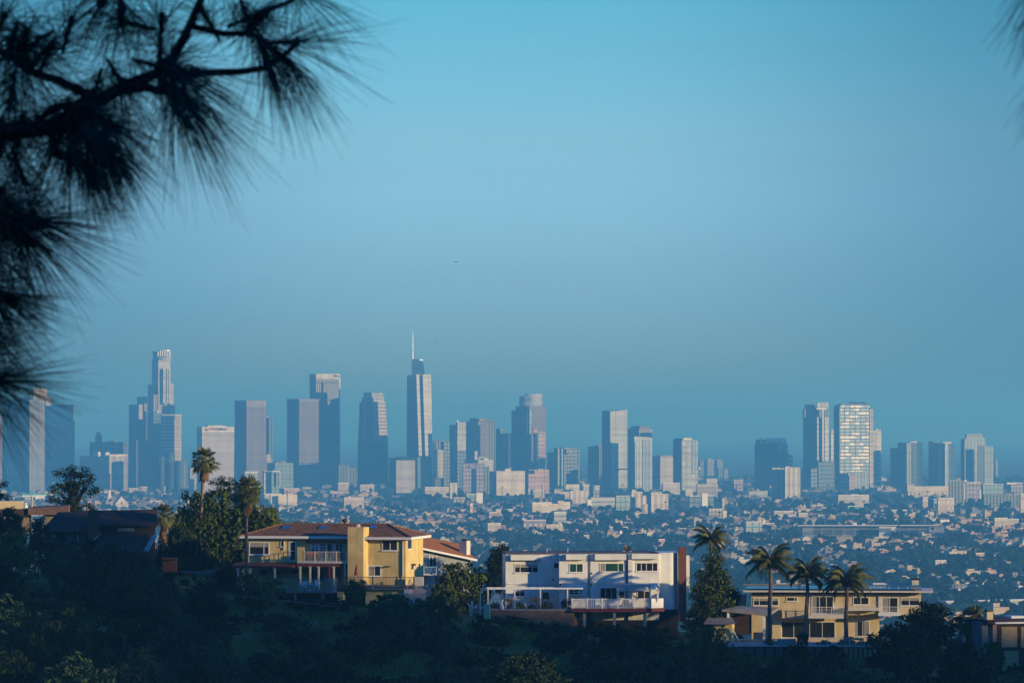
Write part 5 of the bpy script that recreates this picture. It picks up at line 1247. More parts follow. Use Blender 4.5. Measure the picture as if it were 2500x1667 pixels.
# roof: hip over the whole plan
e = .75; xe0 = x_l - .55; xe1 = e; ye0 = -e; ye1 = DEEP + e; ze = zt - .02
rise = yh.pt(1710, 207, DEEP / 2)[1] - ze; rx0 = yh.pt(625, 222, DEEP / 2)[0]; rx1 = yh.pt(1712, 207, DEEP / 2)[0]
m = MB(); A = (xr0 - .2, ye0, ze); A0 = (xe0, .55, ze); B = (xe1, ye0, ze); C_ = (xe1, ye1, ze); D_ = (xe0, ye1, ze); Pq = (rx0, DEEP / 2, ze + rise); Q = (rx1, DEEP / 2, ze + rise)
k_ = rise / (DEEP / 2 + e); A1 = (xr0 - .2, .55, ze + k_ * (.55 - ye0)); zfix = lambda y: ze + k_ * (y - ye0)
m.poly([A, B, Q, (xr0 - .2, DEEP / 2, ze + rise)]); m.poly([B, C_, Q]); m.poly([C_, D_, Pq, Q]); m.poly([D_, (xe0, .55, ze + .05), Pq])
m.poly([(xe0, .55, ze + .05), (xr0 - .2, .55, ze + .05), (xr0 - .2, DEEP / 2, ze + rise), Pq])
m.poly([A, (xr0 - .2, DEEP / 2, ze + rise), (xr0 - .2, .55, ze + .05)])
rf = m.build('roof', TILE, r)
m = MB(); m.tube([Pq, Q], .12, 6); m.tube([Q, B], .1, 6); m.tube([Q, C_], .1, 6); m.tube([Pq, (xe0, .55, ze + .05)], .1, 6); m.build('ridge_tiles', TILE, rf)
m = MB(); m.box(xr0 - .2, xe1, ye0 - .04, ye0 + .05, ze - .26, ze + .02); m.box(xe1 - .05, xe1 + .04, ye0 - .04, ye1, ze - .262, ze + .018); m.box(xe0, xr0 - .2, .5, .58, ze - .22, ze + .06); m.box(xe0 - .04, xe0 + .05, .5, ye1, ze - .222, ze + .03); m.build('fascia', TRIM, r)
m = MB(); m.box(xr0 - .2, xe1 - .06, ye0 + .06, DEEP, ze - .20, ze - .17); m.box(xe0 + .06, xr0 - .21, .6, DEEP, ze - .20, ze - .17); m.build('soffit', CREAMT, r)
for (a, b, c, d) in ((620, 710, 236, 262), (1005, 1080, 236, 254), (1520, 1592, 223, 244)):
    m = MB(); x0, _ = yh.pt(a, c, DEEP * .35); x1, _ = yh.pt(b, c, DEEP * .35); ya_, yb_ = DEEP * .30, DEEP * .42; zz = lambda y: (ze + .05 + (y - .55) / (DEEP / 2 - .55) * (rise - .05) if a < 1400 else zfix(y)) + .07
    m.poly([(x0, ya_, zz(ya_)), (x1, ya_, zz(ya_)), (x1, yb_, zz(yb_)), (x0, yb_, zz(yb_))]); m.poly([(x0, ya_, zz(ya_) - .12), (x1, ya_, zz(ya_) - .12), (x1, ya_, zz(ya_)), (x0, ya_, zz(ya_))]); m.build('skylight', GLB, rf)
m = MB(); yh.slab(m, 1297, 1458, 236, 905, -.9, 0.4); m.prism([(yh.pt(1458, 300, -.9)[0], -.9), (yh.pt(1458, 300, -.9)[0] + .35, -.35), (yh.pt(1458, 300, -.9)[0] + .35, .4), (yh.pt(1458, 300, -.9)[0], .4)], yh.pt(1400, 905, -.9)[1], yh.pt(1400, 236, -.9)[1] - .003); ch = m.build('chimney', YEL, r)
m = MB(); yh.slab(m, 1390, 1420, 208, 236, -.5, -.2); m.build('flue', TRIM, ch)
cx_ = yh.pt(1266, 200, DEEP / 2)[0]; m = MB(); zc_ = ze + rise; m.tube([(cx_, DEEP / 2, zc_ - .1), (cx_, DEEP / 2, zc_ + .18)], .12, 8); m.ball((cx_, DEEP / 2, zc_ + .38), .34, .34, .24, 12, 6); m.build('roof_vent', DKM, rf)
# windows and doors
yh.window(285, 494, 388, 522, 1.1, mull=(438,), fw=.10, label='wide upper window with a curtain'); yh.window(608, 642, 384, 438, 1.1, fw=.07); yh.window(692, 768, 384, 580, 1.1, rows=(482,), fw=.10, name='glass_door', sill=False)
yh.window(1648, 1812, 366, 480, 0, mull=(1733,), fw=.10); yh.window(1502, 1640, 628, 742, 0, mull=(1571,), fw=.10)
yh.window(918, 1000, 398, 560, 1.1, mull=(970,), rows=(430, 460, 490), fw=.09, name='french_door', sill=False); yh.window(1008, 1078, 400, 560, 1.1, mull=(1044,), rows=(430, 460, 490), fw=.09, name='french_door', sill=False)
yh.window(1084, 1160, 402, 560, 1.1, fw=.07, name='sliding_door', sill=False, glass=GLG); yh.window(1166, 1250, 402, 560, 1.1, mull=(1205,), fw=.07, name='sliding_door', sill=False, glass=GLB)
for a, b, c, d in ((1006, 1080, 655, 800), (560, 630, 655, 730), (694, 796, 655, 728), (380, 470, 655, 740), (925, 990, 655, 790), (1166, 1232, 655, 790)):
    yh.window(a, b, c, d, 3.0, mull=((a + b) / 2,), fw=.07, name='lower_window', sill=False)
# right side wall openings
def side_win(fr, xs0, xs1, y0, y1, name='side_window', lx=0.0, mat=None):
    ya, yb = fr.depth_at(xs0, lx), fr.depth_at(xs1, lx); ya, yb = min(ya, yb), max(ya, yb); z1 = fr.pt(1890, y0)[1]; z0 = fr.pt(1890, y1)[1]; m = MB(); f = .09
    x = lx + .04; m.box(lx - .02, x, ya, ya + f, z0, z1); m.box(lx - .02, x, yb - f, yb, z0, z1); m.box(lx - .02, x, ya + f, yb - f, z1 - f, z1); m.box(lx - .02, x, ya + f, yb - f, z0, z0 + f); o = m.build(name, TRIM, fr.root)
    g = MB(); g.box(lx - .02, lx + .012, ya + f, yb - f, z0 + f, z1 - f); g.build('pane', GLS, o); return o
side_win(yh, 1908, 1952, 360, 470); side_win(yh, 1944, 1972, 622, 690); side_win(yh, 2018, 2040, 620, 720, 'side_door')
m = MB(); m.box(.03, .5, yh.depth_at(2070, .0) * .3, yh.depth_at(2070, 0) * .3 + .25, yh.pt(1890, 640)[1], yh.pt(1890, 620)[1]); m.build('wall_lamp', DKM, r)
for (x0, ya) in ((1862, 0), (648, 1.1)):
    m = MB(); a, z1 = yh.pt(x0, 365, ya - .1); m.tube([(a - .25, ya - .5, z1 + .12), (a, ya - .1, z1 - .1), (a, ya - .1, yh.pt(x0, 740 if ya == 0 else 470, ya - .1)[1])], .05, 6); m.build('drainpipe', CREAMT, r)
m = MB(); m.tube([yh.P(1672, 636, -.5), yh.P(1715, 640, -.2), yh.P(1735, 640, .0)], [.03, .10, .06], 6); m.build('wall_lamp', DKM, r)
# balcony
zb_, zt_ = yh.pt(1000, 606, -.7)[1], yh.pt(1000, 588, -.7)[1]; xa, xb = yh.pt(780, 600, -.7)[0], yh.pt(1300, 600, -.7)[0]
m = MB(); m.box(xa, xb, -.7, 1.1, zb_, zt_); bal = m.build('balcony_floor', CREAMT, r)
m = MB(); m.box(xa - .1, xb - .1, -.62, 1.1, zb_ - .38, zb_ - .003); m.build('balcony_beam', REDW, r)
yh.box('balcony_wall', 780, 850, 440, 589, -.62, -.45, YEL); yh.rail('balcony_railing', 850, 1300, 486, 588, -.6, CREAMT, step=.16, posts=(850, 960, 1070, 1180, 1285))
siderail('balcony_railing', r, xa + .1, -.6, 1.1, zt_, yh.pt(1000, 470, -.6)[1], CREAMT)
yh.box('eave_beam', 850, 1297, 372, 396, .62, .8, REDW)
# porch roof at left
m = MB(); a0, z0 = yh.pt(100, 640, -1.6); a1, _ = yh.pt(736, 640, -1.6); z1 = yh.pt(400, 598, 1.1)[1]; z0 = yh.pt(400, 634, -1.6)[1]
m.poly([(a0, -1.6, z0), (a1, -1.6, z0), (a1, 1.08, z1), (a0, 1.08, z1)]); m.poly([(a0, -1.6, z0 - .22), (a1, -1.6, z0 - .22), (a1, -1.6, z0), (a0, -1.6, z0)]); m.poly([(a0, 1.08, z1 - .22), (a1, 1.08, z1 - .22), (a1, -1.6, z0 - .22), (a0, -1.6, z0 - .22)])
m.poly([(a1, -1.6, z0 - .22), (a1, 1.08, z1 - .22), (a1, 1.08, z1), (a1, -1.6, z0)]); m.poly([(a0, 1.08, z1 - .22), (a0, -1.6, z0 - .22), (a0, -1.6, z0), (a0, 1.08, z1)]); m.build('porch_roof', REDW, r)
m = MB()
for i in range(11):
    x = a0 + .3 + (a1 - a0 - .6) * i / 10; m.box(x - .05, x + .05, -1.75, -1.62, z0 - .16, z0 - .04)
m.build('rafter_ends', REDW, r)
for x, ya, y0 in ((172, -1.4, 660), (300, -1.4, 655), (550, -1.4, 655), (810, -.5, 640), (912, -.5, 640), (1155, -.5, 640), (1268, -.55, 600), (1000, -.5, 640)):
    m = MB(); a, z1 = yh.pt(x, y0, ya); m.box(a - .09, a + .09, ya - .09, ya + .09, -1.0, z1 - .12); m.box(a - .15, a + .15, ya - .15, ya + .15, z1 - .12, z1); m.build('column', CREAMT, r)
# lower decks
def deck(fr, x0, x1, yt, yb, ya, yb_, mat, name='deck'):
    m = MB(); a, z1 = fr.pt(x0, yt, ya); b, z0 = fr.pt(x1, yb, ya); m.box(a, b, ya, yb_, z0, z1); return m.build(name, mat, fr.root), a, b, z0, z1
_, da, db, dz0, dz1 = deck(yh, 648, 1142, 890, 914, -3.6, 2.98, DECK)
yh.rail('deck_railing', 648, 1140, 768, 890, -3.55, GRYM, step=.17, posts=(650, 800, 960, 1128), pw=.10)
siderail('deck_railing', r, db - .05, -3.5, -1.2, dz1, yh.pt(1130, 768, -3.55)[1], GRYM)
for x, y1 in ((1042, 1010), (760, 980)):
    m = MB(); a, z1 = yh.pt(x, 912, -3.0); m.box(a - .13, a + .13, -3.13, -2.87, yh.pt(x, y1 + 40, -3)[1], z1); m.build('deck_post', CONC, r)
_, ea, eb, ez0, ez1 = deck(yh, 1205, 1978, 832, 872, -2.0, -.003, DKM, 'deck')  # dark metal colour paints the shadow along the deck edge
yh.rail('deck_railing', 1205, 1978, 744, 835, -1.95, DKM, step=.16, posts=(1228, 1552, 1800, 1976), pw=.12)
yh.rail('deck_railing', 1480, 1980, 832, 880, -2.05, GRYM, step=.16, posts=(1552,), pw=.1)
m = MB(); a, z1 = yh.pt(1480, 872, -1.5); b, z0 = yh.pt(2030, 1040, -1.5); m.box(a, b, -1.5, 0, z0 - 1.2, z1 - .02); m.build('foundation_wall', YEL, r)
m = MB(); a, z1 = yh.pt(1195, 900, -1.6); b, z0 = yh.pt(1250, 985, -1.6); m.box(a, b, -1.8, 0, z0 - .8, z1); m.build('foundation_pier', YEL, r)
m = MB(); a, z1 = yh.pt(1880, 872, -2.2); b, z0 = yh.pt(1955, 965, -2.2)
for i in range(10): x = a + (b - a) * i / 9; m.box(x - .03, x + .03, -2.25, -2.2, z0, z1)
m.build('lattice_gate', TRIM, r)
# stairs down at the right end
m = MB(); a, z1 = yh.pt(2040, 835, -.5); 
for i in range(10): m.box(a - .9 + i * .0 - (.0), a + .9, -1.0 - .3 * i - .3, -1.0 - .3 * i, z1 - .19 * i - .19, z1 - .19 * i)
st = m.build('stairs', CONC, r)
m = MB(); m.bar((a - 1.0, -1.0, z1 + .9), (a - 1.0, -4.0, z1 - 1.0), .06); m.bar((a - 1.0, -1.0, z1 - .1), (a - 1.0, -1.0, z1 + .9), .06); m.bar((a - 1.0, -4.0, z1 - 1.9), (a - 1.0, -4.0, z1 - 1.0), .06); m.build('handrail', GRYM, st)
m = MB(); a2, z2 = yh.pt(1985, 745, -.6); b2, z3 = yh.pt(2075, 850, -.6); m.box(a2, b2, -.7, -.55, z3, z2); m.build('side_panel', CREAMT, r)

# things on the yellow house decks
def umbrella(fr, xc, y0, y1, ya, label, lean=0.0):
    a, z1 = fr.pt(xc, y0, ya); _, z0 = fr.pt(xc, y1, ya); W_ = fr.root.matrix_basis @ Vector((a, ya, z0))
    e_ = empty('closed_umbrella', W_, fr.root.rotation_euler.z, label, 'umbrella'); h = z1 - z0
    m = MB(); m.tube([(0, 0, -.25), (lean, 0, h)], .03, 6); m.build('pole', TRIM, e_)
    m = MB(); m.tube([(lean * .2, 0, h * .12), (lean * .3, 0, h * .25), (lean * .5, 0, h * .5), (lean * .8, 0, h * .8), (lean, 0, h * 1.0)], [.20, .19, .15, .11, .03], 9); m.build('canopy', REDC, e_); return e_
umbrella(yh, 1106, 616, 775, -2.8, 'closed red parasol standing on the left deck of the yellow house')
umbrella(yh, 1378, 616, 745, -1.6, 'thin closed dark red parasol in front of the yellow chimney', lean=.12)
def armchair(fr, x0, x1, y0, y1, ya, mat, label, group=None, name='armchair', fmat=None):
    a, zt = fr.pt(x0, y0, ya); b, zb = fr.pt(x1, y1, ya); w_ = b - a; h = max(zt - zb, .7); W_ = fr.root.matrix_basis @ Vector(((a + b) / 2, ya, zb))
    e_ = empty(name, W_, fr.root.rotation_euler.z, label, 'chair', group); h2 = w_ / 2
    m = MB(); m.box(-h2 + .06, h2 - .06, -.25, .25, h * .38, h * .52); m.build('seat', mat, e_); m = MB(); m.prism([(-h2, .22), (h2, .22), (h2, .34), (-h2, .34)], h * .4, h, bottom=True); m.build('backrest', mat, e_)
    m = MB()
    for sx in (-1, 1): m.box(sx * h2 - .03, sx * h2 + .03, -.3, .36, h * .6, h * .66); m.box(sx * h2 - .03, sx * h2 + .03, -.3, -.25, .0, h * .6); m.box(sx * h2 - .03, sx * h2 + .03, .3, .35, 0, h * .6)
    m.build('frame', fmat or DKM, e_); return e_
armchair(yh, 872, 990, 496, 588, -.05, REDC, 'wide red cushioned bench on the balcony of the yellow house', name='bench')
armchair(yh, 1176, 1242, 492, 588, -.05, REDC, 'single red cushioned chair on the balcony of the yellow house')
armchair(yh, 828, 880, 792, 888, -2.6, TRIM, 'white garden chair left of the table on the lower deck of the yellow house', fmat=TRIM)
armchair(yh, 950, 1000, 780, 888, -2.4, TRIM, 'white garden chair right of the table on the lower deck of the yellow house', fmat=TRIM)
p = yh.root.matrix_basis @ Vector((yh.pt(915, 888, -2.5)[0], -2.5, dz1)); e_ = empty('garden_table', p, 0, 'round garden table between two white chairs on the lower deck', 'table')
m = MB(); m.tube([(0, 0, .70), (0, 0, .74)], .5, 16); m.build('tabletop', TRIM, e_); m = MB(); m.tube([(0, 0, 0), (0, 0, .7)], .05, 6); m.tube([(0, 0, 0), (0, 0, .04)], [.25, .2], 10); m.build('leg', TRIM, e_)
# garden lamp post on the slope + low rope fence
def slope_line(pts, Y, name, label, cat, rad, mat):
    m = MB(); q = [at(*H(x, y), Y) for x, y in pts]; o0 = q[0].copy(); m.tube([p - o0 for p in q], rad, 5)
    o = m.build(name, mat, loc=o0); tag(o, label, cat); return o
slope_line([(0, 932), (90, 940)], 468, 'slope_kerb', 'short pale timber edging left of the tall fan palm foot', 'edging', .035, DECK)
slope_line([(225, 940), (320, 958), (440, 980), (700, 998), (850, 1010), (1000, 1030), (1180, 1050)], 466, 'slope_kerb', 'long pale timber edging running down the slope right of the fan palm foot', 'edging', .035, DECK)
# left low wing of the yellow house seen as a little lit garage
L = lambda x, y: (x * .3298, 1150 + y * .3298)
gr = Frame('garage', L, 1420, 850, 488, R(-20), 'small bright yellow garage with a flat grey roof among dark trees', 'garage', base_row=880)
m = MB(); gr.slab(m, 1318, 1418, 752, 900, 0, 4); m.build('wall', YEL, gr.root); m = MB(); gr.slab(m, 1290, 1318, 775, 870, -.6, 4); gr.slab(m, 1420, 1520, 770, 880, .5, 4); m.build('side_wall', YEL, gr.root)
m = MB(); gr.slab(m, 1275, 1440, 740, 753, -.8, 4.3); gr.slab(m, 1425, 1560, 745, 770, .1, 2.2); m.build('roof', SLABG, gr.root); gr.box('door', 1335, 1400, 800, 895, -.04, .02, DKSIDE)

# ------------------------------------------------------------------ orange roofed house behind
oh = Frame('orange_roofed_house', H, 2330, 640, 505, R(24), 'low house with an orange tile roof and white gable trim behind the yellow house', base_row=760)
m = MB(); x0, _ = oh.pt(2070, 600); x1, _ = oh.pt(2560, 600); zl = oh.pt(2085, 450)[1]; zr = oh.pt(2560, 560)[1]
m.box(x0, x1, 0, 7, -2.5, zr - .2); m.prism([(x0, 0), (x1, 0), (x1, 7), (x0, 7)], zr - .2, 0, zt=[zl - .1, zr - .15, zr - .15, zl - .1]); m.build('wall', noisy('grey_blue_wall', (.25, .27, .30), (.32, .34, .37), .6), oh.root)
pk = oh.P(2352 + 70, 375, 3.5); m = MB()
m.poly([(x0 - .6, -.7, zl + .05), (x1 + .5, -.7, zr - .1), (x1 + .4, 5, zr + 1.7), (x0 - .6, 5, zl + 1.7)][::1]); m.poly([(x0 - .6, 5, zl + 1.7), (x1 + .4, 5, zr + 1.7), (x1 + .4, 9, zr + .6), (x0 - .6, 9, zl + .6)]); m.build('roof', TILEO, oh.root)
m = MB(); m.prism([(x0 - .6, -.78), (x1 + .5, -.78), (x1 + .5, -.68), (x0 - .6, -.68)], 0, 0, zt=[zl + .1, zr - .05, zr - .05, zl + .1]) if False else None
m.poly([(x0 - .6, -.74, zl - .12), (x1 + .5, -.74, zr - .28), (x1 + .5, -.74, zr - .04), (x0 - .6, -.74, zl + .10)]); m.poly([(x0 - .6, -.70, zl + .10), (x1 + .5, -.70, zr - .04), (x1 + .5, -.70, zr - .28), (x0 - .6, -.70, zl - .12)]); m.build('fascia', TRIM, oh.root)
oh.window(2130, 2210, 500, 640, 0, mull=(2170,), name='glass_door', sill=False); oh.box('deck', 2075, 2210, 716, 730, -2.2, 0, GRYM); oh.rail('deck_railing', 2075, 2210, 645, 716, -2.15, noisy('blue_rail', (.2, .35, .5), (.25, .4, .55), 3), step=.16, posts=(2078, 2206))
W3 = lambda x, y: (1050 + x * .3019, 1280 + y * .3019)
p = at(*W3(283, 240), 507); e_ = Frame('x', W3, 283, 240, 507, R(-20), 'x'); bpy.data.objects.remove(e_.root)
m = MB(); s0 = 507 / F * .3019; m.box(-38 * s0, 30 * s0, -.5, .5, -2.5, 108 * s0); cho = m.build('chimney', CREAMT, oh.root); cho.matrix_parent_inverse = oh.root.matrix_basis.inverted(); cho.location = p; cho.rotation_euler = (0, 0, R(-25))
m = MB(); m.box(-20 * s0, 14 * s0, -.25, .25, 108 * s0, 124 * s0); o = m.build('chimney_cap', DKM, cho)

# ------------------------------------------------------------------ white house
W = lambda x, y: (1180 + x * .2211, 1340 + y * .2211)
wh = Frame('white_house', W, 1950, 560, 478, R(3), 'long white two storey stucco house with a flat roof and boxy bays, right of centre', base_row=660)
r = wh.root; DP = 9.0
def wseg(m, x0, x1, yt, ya, yb=DP, ybt=None): 
    a, z1 = wh.pt(x0, yt, ya); b, _ = wh.pt(x1, yt, ya); m.box(a, b, ya, yb, -1.2 if ybt is None else wh.pt(x0, ybt, ya)[1], z1)
m = MB()
wseg(m, 246, 842, 60, 1.9); wseg(m, 838, 1152, 60, 0.0, .444); wseg(m, 838, 1960, 57, .45, DP - .2); wseg(m, 1183, 1572, 57, 0.0, .447); wseg(m, 1600, 1648, 50, -.25, .446); wseg(m, 1648.5, 1942, 50, 0.0, .446)
m.build('wall', WHT, r)
m = MB(); # rounded end wall turning towards the sun
a0, z1 = wh.pt(1944, 40, .6); pts_ = [(a0, .6)]; xe = wh.pt(2166, 40, .6)[0]
for k in range(7): t_ = k / 6; pts_.append((a0 + (xe - a0) * (0.52 + .48 * math.sin(t_ * math.pi / 2)), .6 + 1.8 * (1 - math.cos(t_ * math.pi / 2))))
pts_ += [(xe, DP - .4), (a0, DP - .4)]; m.prism(pts_, -1.2, z1); m.build('end_wall', WHT, r)
m = MB(); a0, z1 = wh.pt(246, 58, 1.88); b0, _ = wh.pt(2156, 40, .6); m.box(a0 - .02, b0 - .2, 2.2, DP + .1, z1 + .0, z1 + .18); m.build('roof', noisy('tar_roof', (.07, .07, .08), (.12, .12, .13), 1), r)
for i, (a, b, c, d, ya) in enumerate(((303, 632, 62, 122, 1.9), (913, 1132, 57, 118, 0), (1233, 1578, 54, 120, 0), (1640, 1932, 50, 108, 0))): wh.box('parapet_box', a, b, c, d, ya - .55, ya - .003, WHT)
m = MB(); wh.slab(m, 262, 842, 378, 386, 1.82, 1.897); wh.slab(m, 838, 1152, 348, 378, -.07, -.003); wh.slab(m, 1183, 1560, 352, 376, -.07, -.003); wh.slab(m, 1645, 1950, 362, 372, -.05, -.003); m.build('ledge', WHT, r)
wh.window(343, 607, 160, 262, 1.9, mull=(407, 541), fw=.08, frame=TRIM, label='wide three pane upper window'); wh.window(948, 1104, 156, 258, 0, mull=(1028,), fw=.08, glass=GLG); wh.window(1284, 1553, 152, 252, 0, mull=(1346, 1488), fw=.08, glass=GLG); wh.window(1686, 1928, 147, 247, 0, mull=(1744, 1800, 1868), fw=.08)
wh.window(783, 832, 154, 200, 1.9, mull=(812,), fw=.05, frame=DKM); wh.window(344, 460, 438, 526, 1.9, mull=(403,), fw=.08); wh.window(1288, 1476, 424, 552, 0, mull=(1350, 1415), fw=.06, name='glass_door', sill=False); wh.window(1494, 1560, 462, 545, 0, fw=.06, name='glass_door', sill=False); wh.window(1698, 1842, 458, 548, 0, mull=(1778,), fw=.06, name='glass_door', sill=False)
gw = wh.window(944, 1100, 420, 505, -.35, rows=(447, 472), mull=(1000, 1050), fw=.08, name='bay_window'); m = MB(); wh.slab(m, 944, 1100, 418, 424, -.36, -.003); wh.slab(m, 944, 1100, 503, 509, -.36, -.003); m.build('shelf', TRIM, gw)
m = MB(); a, z1 = wh.pt(2154, -24, 1.0); b, z0 = wh.pt(2236, 500, 1.0); m.box(a, b, .4, 1.3, -1.4, z1); m.build('chimney', BRICK, r)
wh.box('side_wing', 2240, 2278, 70, 470, 3.1, 7, WHT)
for x, y in ((1768, 18), (930, 20), (700, 30)): vent(r, *((wh.pt(x, 50, 4)[0]), 4, wh.pt(x, 46, 4)[1]), h=.45, mat=DKM if x == 1768 else GRYM)
dz = wh.P(1588, 44, 4.5); dish(r, dz.x, 4.5, dz.z + .1, .45)
m = MB(); wh.slab(m, 1540, 1640, 20, 32, 5, 5.1); m.build('antenna', GRYM, r)
m = MB(); wh.slab(m, 1080, 1290, 22, 40, 5.0, 7.0); m.build('skylight', DKM, r)
for x, y in ((768, 335), (1197, 268), (1196, 395), (850, 390), (1612, 382)):
    ya = 1.9 if x == 768 else 0; p_ = wh.P(x, y, ya - .08); m = MB(); m.ball((p_.x, ya - .1, p_.z), .09, .09, .13, 8, 5); m.build('wall_lamp', DKM, r)
wh.box('foundation', 980, 2150, 668, 1010, .2, .43, noisy('under_deck_shade', (.012, .010, .010), (.022, .018, .016), 2))  # near-black sheet painted in for the shade below the white deck
# deck, railing, gazebo
m = MB(); a, z1 = wh.pt(975, 656, -3.6); b, z0 = wh.pt(1850, 692, -3.6); m.box(a, b, -3.6, -.003, z0, z1); m.prism([(b, -3.6), (b + 1.6, -2.2), (b + 1.6, -.01), (b, -.01)], z0, z1 - .002, bottom=True); dk = m.build('deck', REDW, r)
wh.rail('deck_railing', 972, 1852, 547, 652, -3.5, TRIM, step=.20, posts=(980, 1147, 1310, 1482, 1665, 1843), pw=.17, bw=.06, top=.08)
m = MB(); zA, zB = wh.pt(1850, 547, -3.5)[1], wh.pt(1850, 652, -3.5)[1]; m.poly([(b, -3.5, zB), (b + 1.5, -2.15, zB), (b + 1.5, -2.15, zA), (b, -3.5, zA)]); m.poly([(b + 1.5, -2.1, zB), (b, -3.45, zB), (b, -3.45, zA), (b + 1.5, -2.1, zA)]); m.build('deck_side_panel', TRIM, r)
m = MB()
for x, ya in ((1487, -3.35), (1842, -3.35)): a, _ = wh.pt(x, 500, ya); m.box(a - .09, a + .09, ya - .09, ya + .09, zB, wh.pt(x, 415, ya)[1])
a1 = wh.pt(1926, 500, -1.9)[0]; m.box(a1 - .09, a1 + .09, -2.0, -1.82, zB, wh.pt(1926, 412, -1.9)[1])
gz = empty('gazebo', wh.root.matrix_basis @ Vector((wh.pt(1660, 560, -2.5)[0], -2.5, zB)), wh.root.rotation_euler.z, 'white slatted garden pergola over the right end of the white deck', 'pergola')
off = Vector((wh.pt(1660, 560, -2.5)[0], -2.5, zB)); sh = lambda mb: [setattr(mb, 'v', [tuple(Vector(v) - off) for v in mb.v]), mb][1]
sh(m).build('posts', TRIM, gz)
m = MB(); xa, zt1 = wh.pt(1480, 398, -3.5); xb, zb1 = wh.pt(1850, 412, -3.5); m.box(xa, xb, -3.55, -3.4, zb1 - .05, zt1); m.box(xa, xb, -.8, -.65, zb1 - .05, zt1); xa2, zt2 = wh.pt(1480, 448, -3.45); m.box(xa, xb, -3.52, -3.42, zt2 - .06, zt2)
n = 26
for i in range(n + 1): x = xa + (xb - xa) * i / n; m.box(x - .035, x + .035, -3.5, -3.44, zt2, zb1)
for i in range(15): x = xa + (xb - xa) * i / 14; m.box(x - .03, x + .03, -3.7, -.5, zt1 + .004, zt1 + .12)
m.prism([(xb, -3.5), (a1 + .1, -2.0), (a1 + .1, -.7), (xb, -.7)], zt2, zt1 + .15, bottom=True); sh(m).build('roof', TRIM, gz)
m = MB(); m.poly([(xb + .05, -3.4, zB + .05), (a1, -2.0, zB + .05), (a1, -2.0, zB + .45), (xb + .05, -3.4, zB + .45)]); sh(m).build('side_panel', TRIM, gz)
armchair(wh, 1600, 1640, 560, 640, -2.2, TRIM, 'white chair under the pergola of the white house', fmat=TRIM); armchair(wh, 1540, 1575, 555, 640, -2.4, TANP, 'tan chair near the left post of the pergola on the white deck', fmat=TRIM)
for x, y0, y1, ya in ((1115, 692, 820, -2.8), (1447, 692, 890, -3.0), (1783, 692, 960, -3.0)):
    m = MB(); a, z1 = wh.pt(x, y0, ya); z0 = wh.pt(x, y1, ya)[1]; m.box(a - .16, a + .16, ya - .16, ya + .16, z0 - .6, z1); m.build('deck_post', CONC, r)
# terrace at the left: retaining wall, fence, pergola frame
tw = MB(); pts = [(60, 668), (300, 672), (700, 676), (1000, 676)]; pb = [(40, 740), (300, 730), (600, 790), (960, 862)]
A_ = [wh.P(x, y, -3.2) for x, y in pts]; B_ = [wh.P(x, y, -3.2) for x, y in pb]
for i in range(3): tw.poly([B_[i], B_[i + 1], A_[i + 1], A_[i]]); tw.poly([A_[i], A_[i + 1], A_[i + 1] + Vector((0, 5, 0)), A_[i] + Vector((0, 5, 0))])
tw.poly([B_[3], B_[3] + Vector((.9, 3.1, 0)), A_[3] + Vector((.9, 3.1, 0)), A_[3]]); tw.poly([B_[0] + Vector((0, 3, 0)), B_[0], A_[0], A_[0] + Vector((0, 3, 0))])
ro = Vector((B_[0].x, -3.2, A_[0].z)); 
rw = empty('retaining_wall', wh.root.matrix_basis @ ro, wh.root.rotation_euler.z, 'brown tapering retaining wall below the fence of the white house', 'wall')
tw.v = [tuple(Vector(v) - ro) for v in tw.v]; tw.build('wall_face', BROWNW, rw); cp = MB(); cp.v = []; 
for i in range(3):
    p0, p1 = A_[i] - ro, A_[i + 1] - ro; cp.bar(p0 + Vector((0, .0, .05)), p1 + Vector((0, .0, .05)), .14)
cp.build('coping', CONC, rw)
fe = wh.rail('metal_fence', 62, 972, 550, 664, -3.0, noisy('dull_fence_metal', (.10, .11, .12), (.15, .16, .17), 3), step=.16, posts=(62, 345, 630, 930), pw=.06, bw=.018, top=.03)
fe.parent = None; fe.location = wh.root.location; fe.rotation_euler = wh.root.rotation_euler; tag(fe, 'thin metal picket fence along the terrace left of the white deck', 'fence')
pg = MB(); a, z1 = wh.pt(44, 428, -2.6); b, z0 = wh.pt(1100, 441, -2.6); pg.box(a, b, -2.65, -2.52, z0, z1); pg.box(a, b, -.6, -.5, z0, z1)
for i in range(12): x = a + (b - a) * i / 11; pg.box(x - .03, x + .03, -2.52, -.6, z0 + .02, z1 - .02)
gf = pg.build('pergola_frame', TRIM); 
for o_, zz in ((gf, 0),): o_.location = wh.root.location; o_.rotation_euler = wh.root.rotation_euler
tag(gf, 'thin white pipe pergola frame over the terrace left of the white deck', 'pergola')
for x in (52, 348, 631, 930):
    m = MB(); q, _ = wh.pt(x, 500, -2.6); m.box(q - .06, q + .06, -2.64, -2.53, wh.pt(x, 660, -2.6)[1], z0 - .003); m.build('post', TRIM, gf)
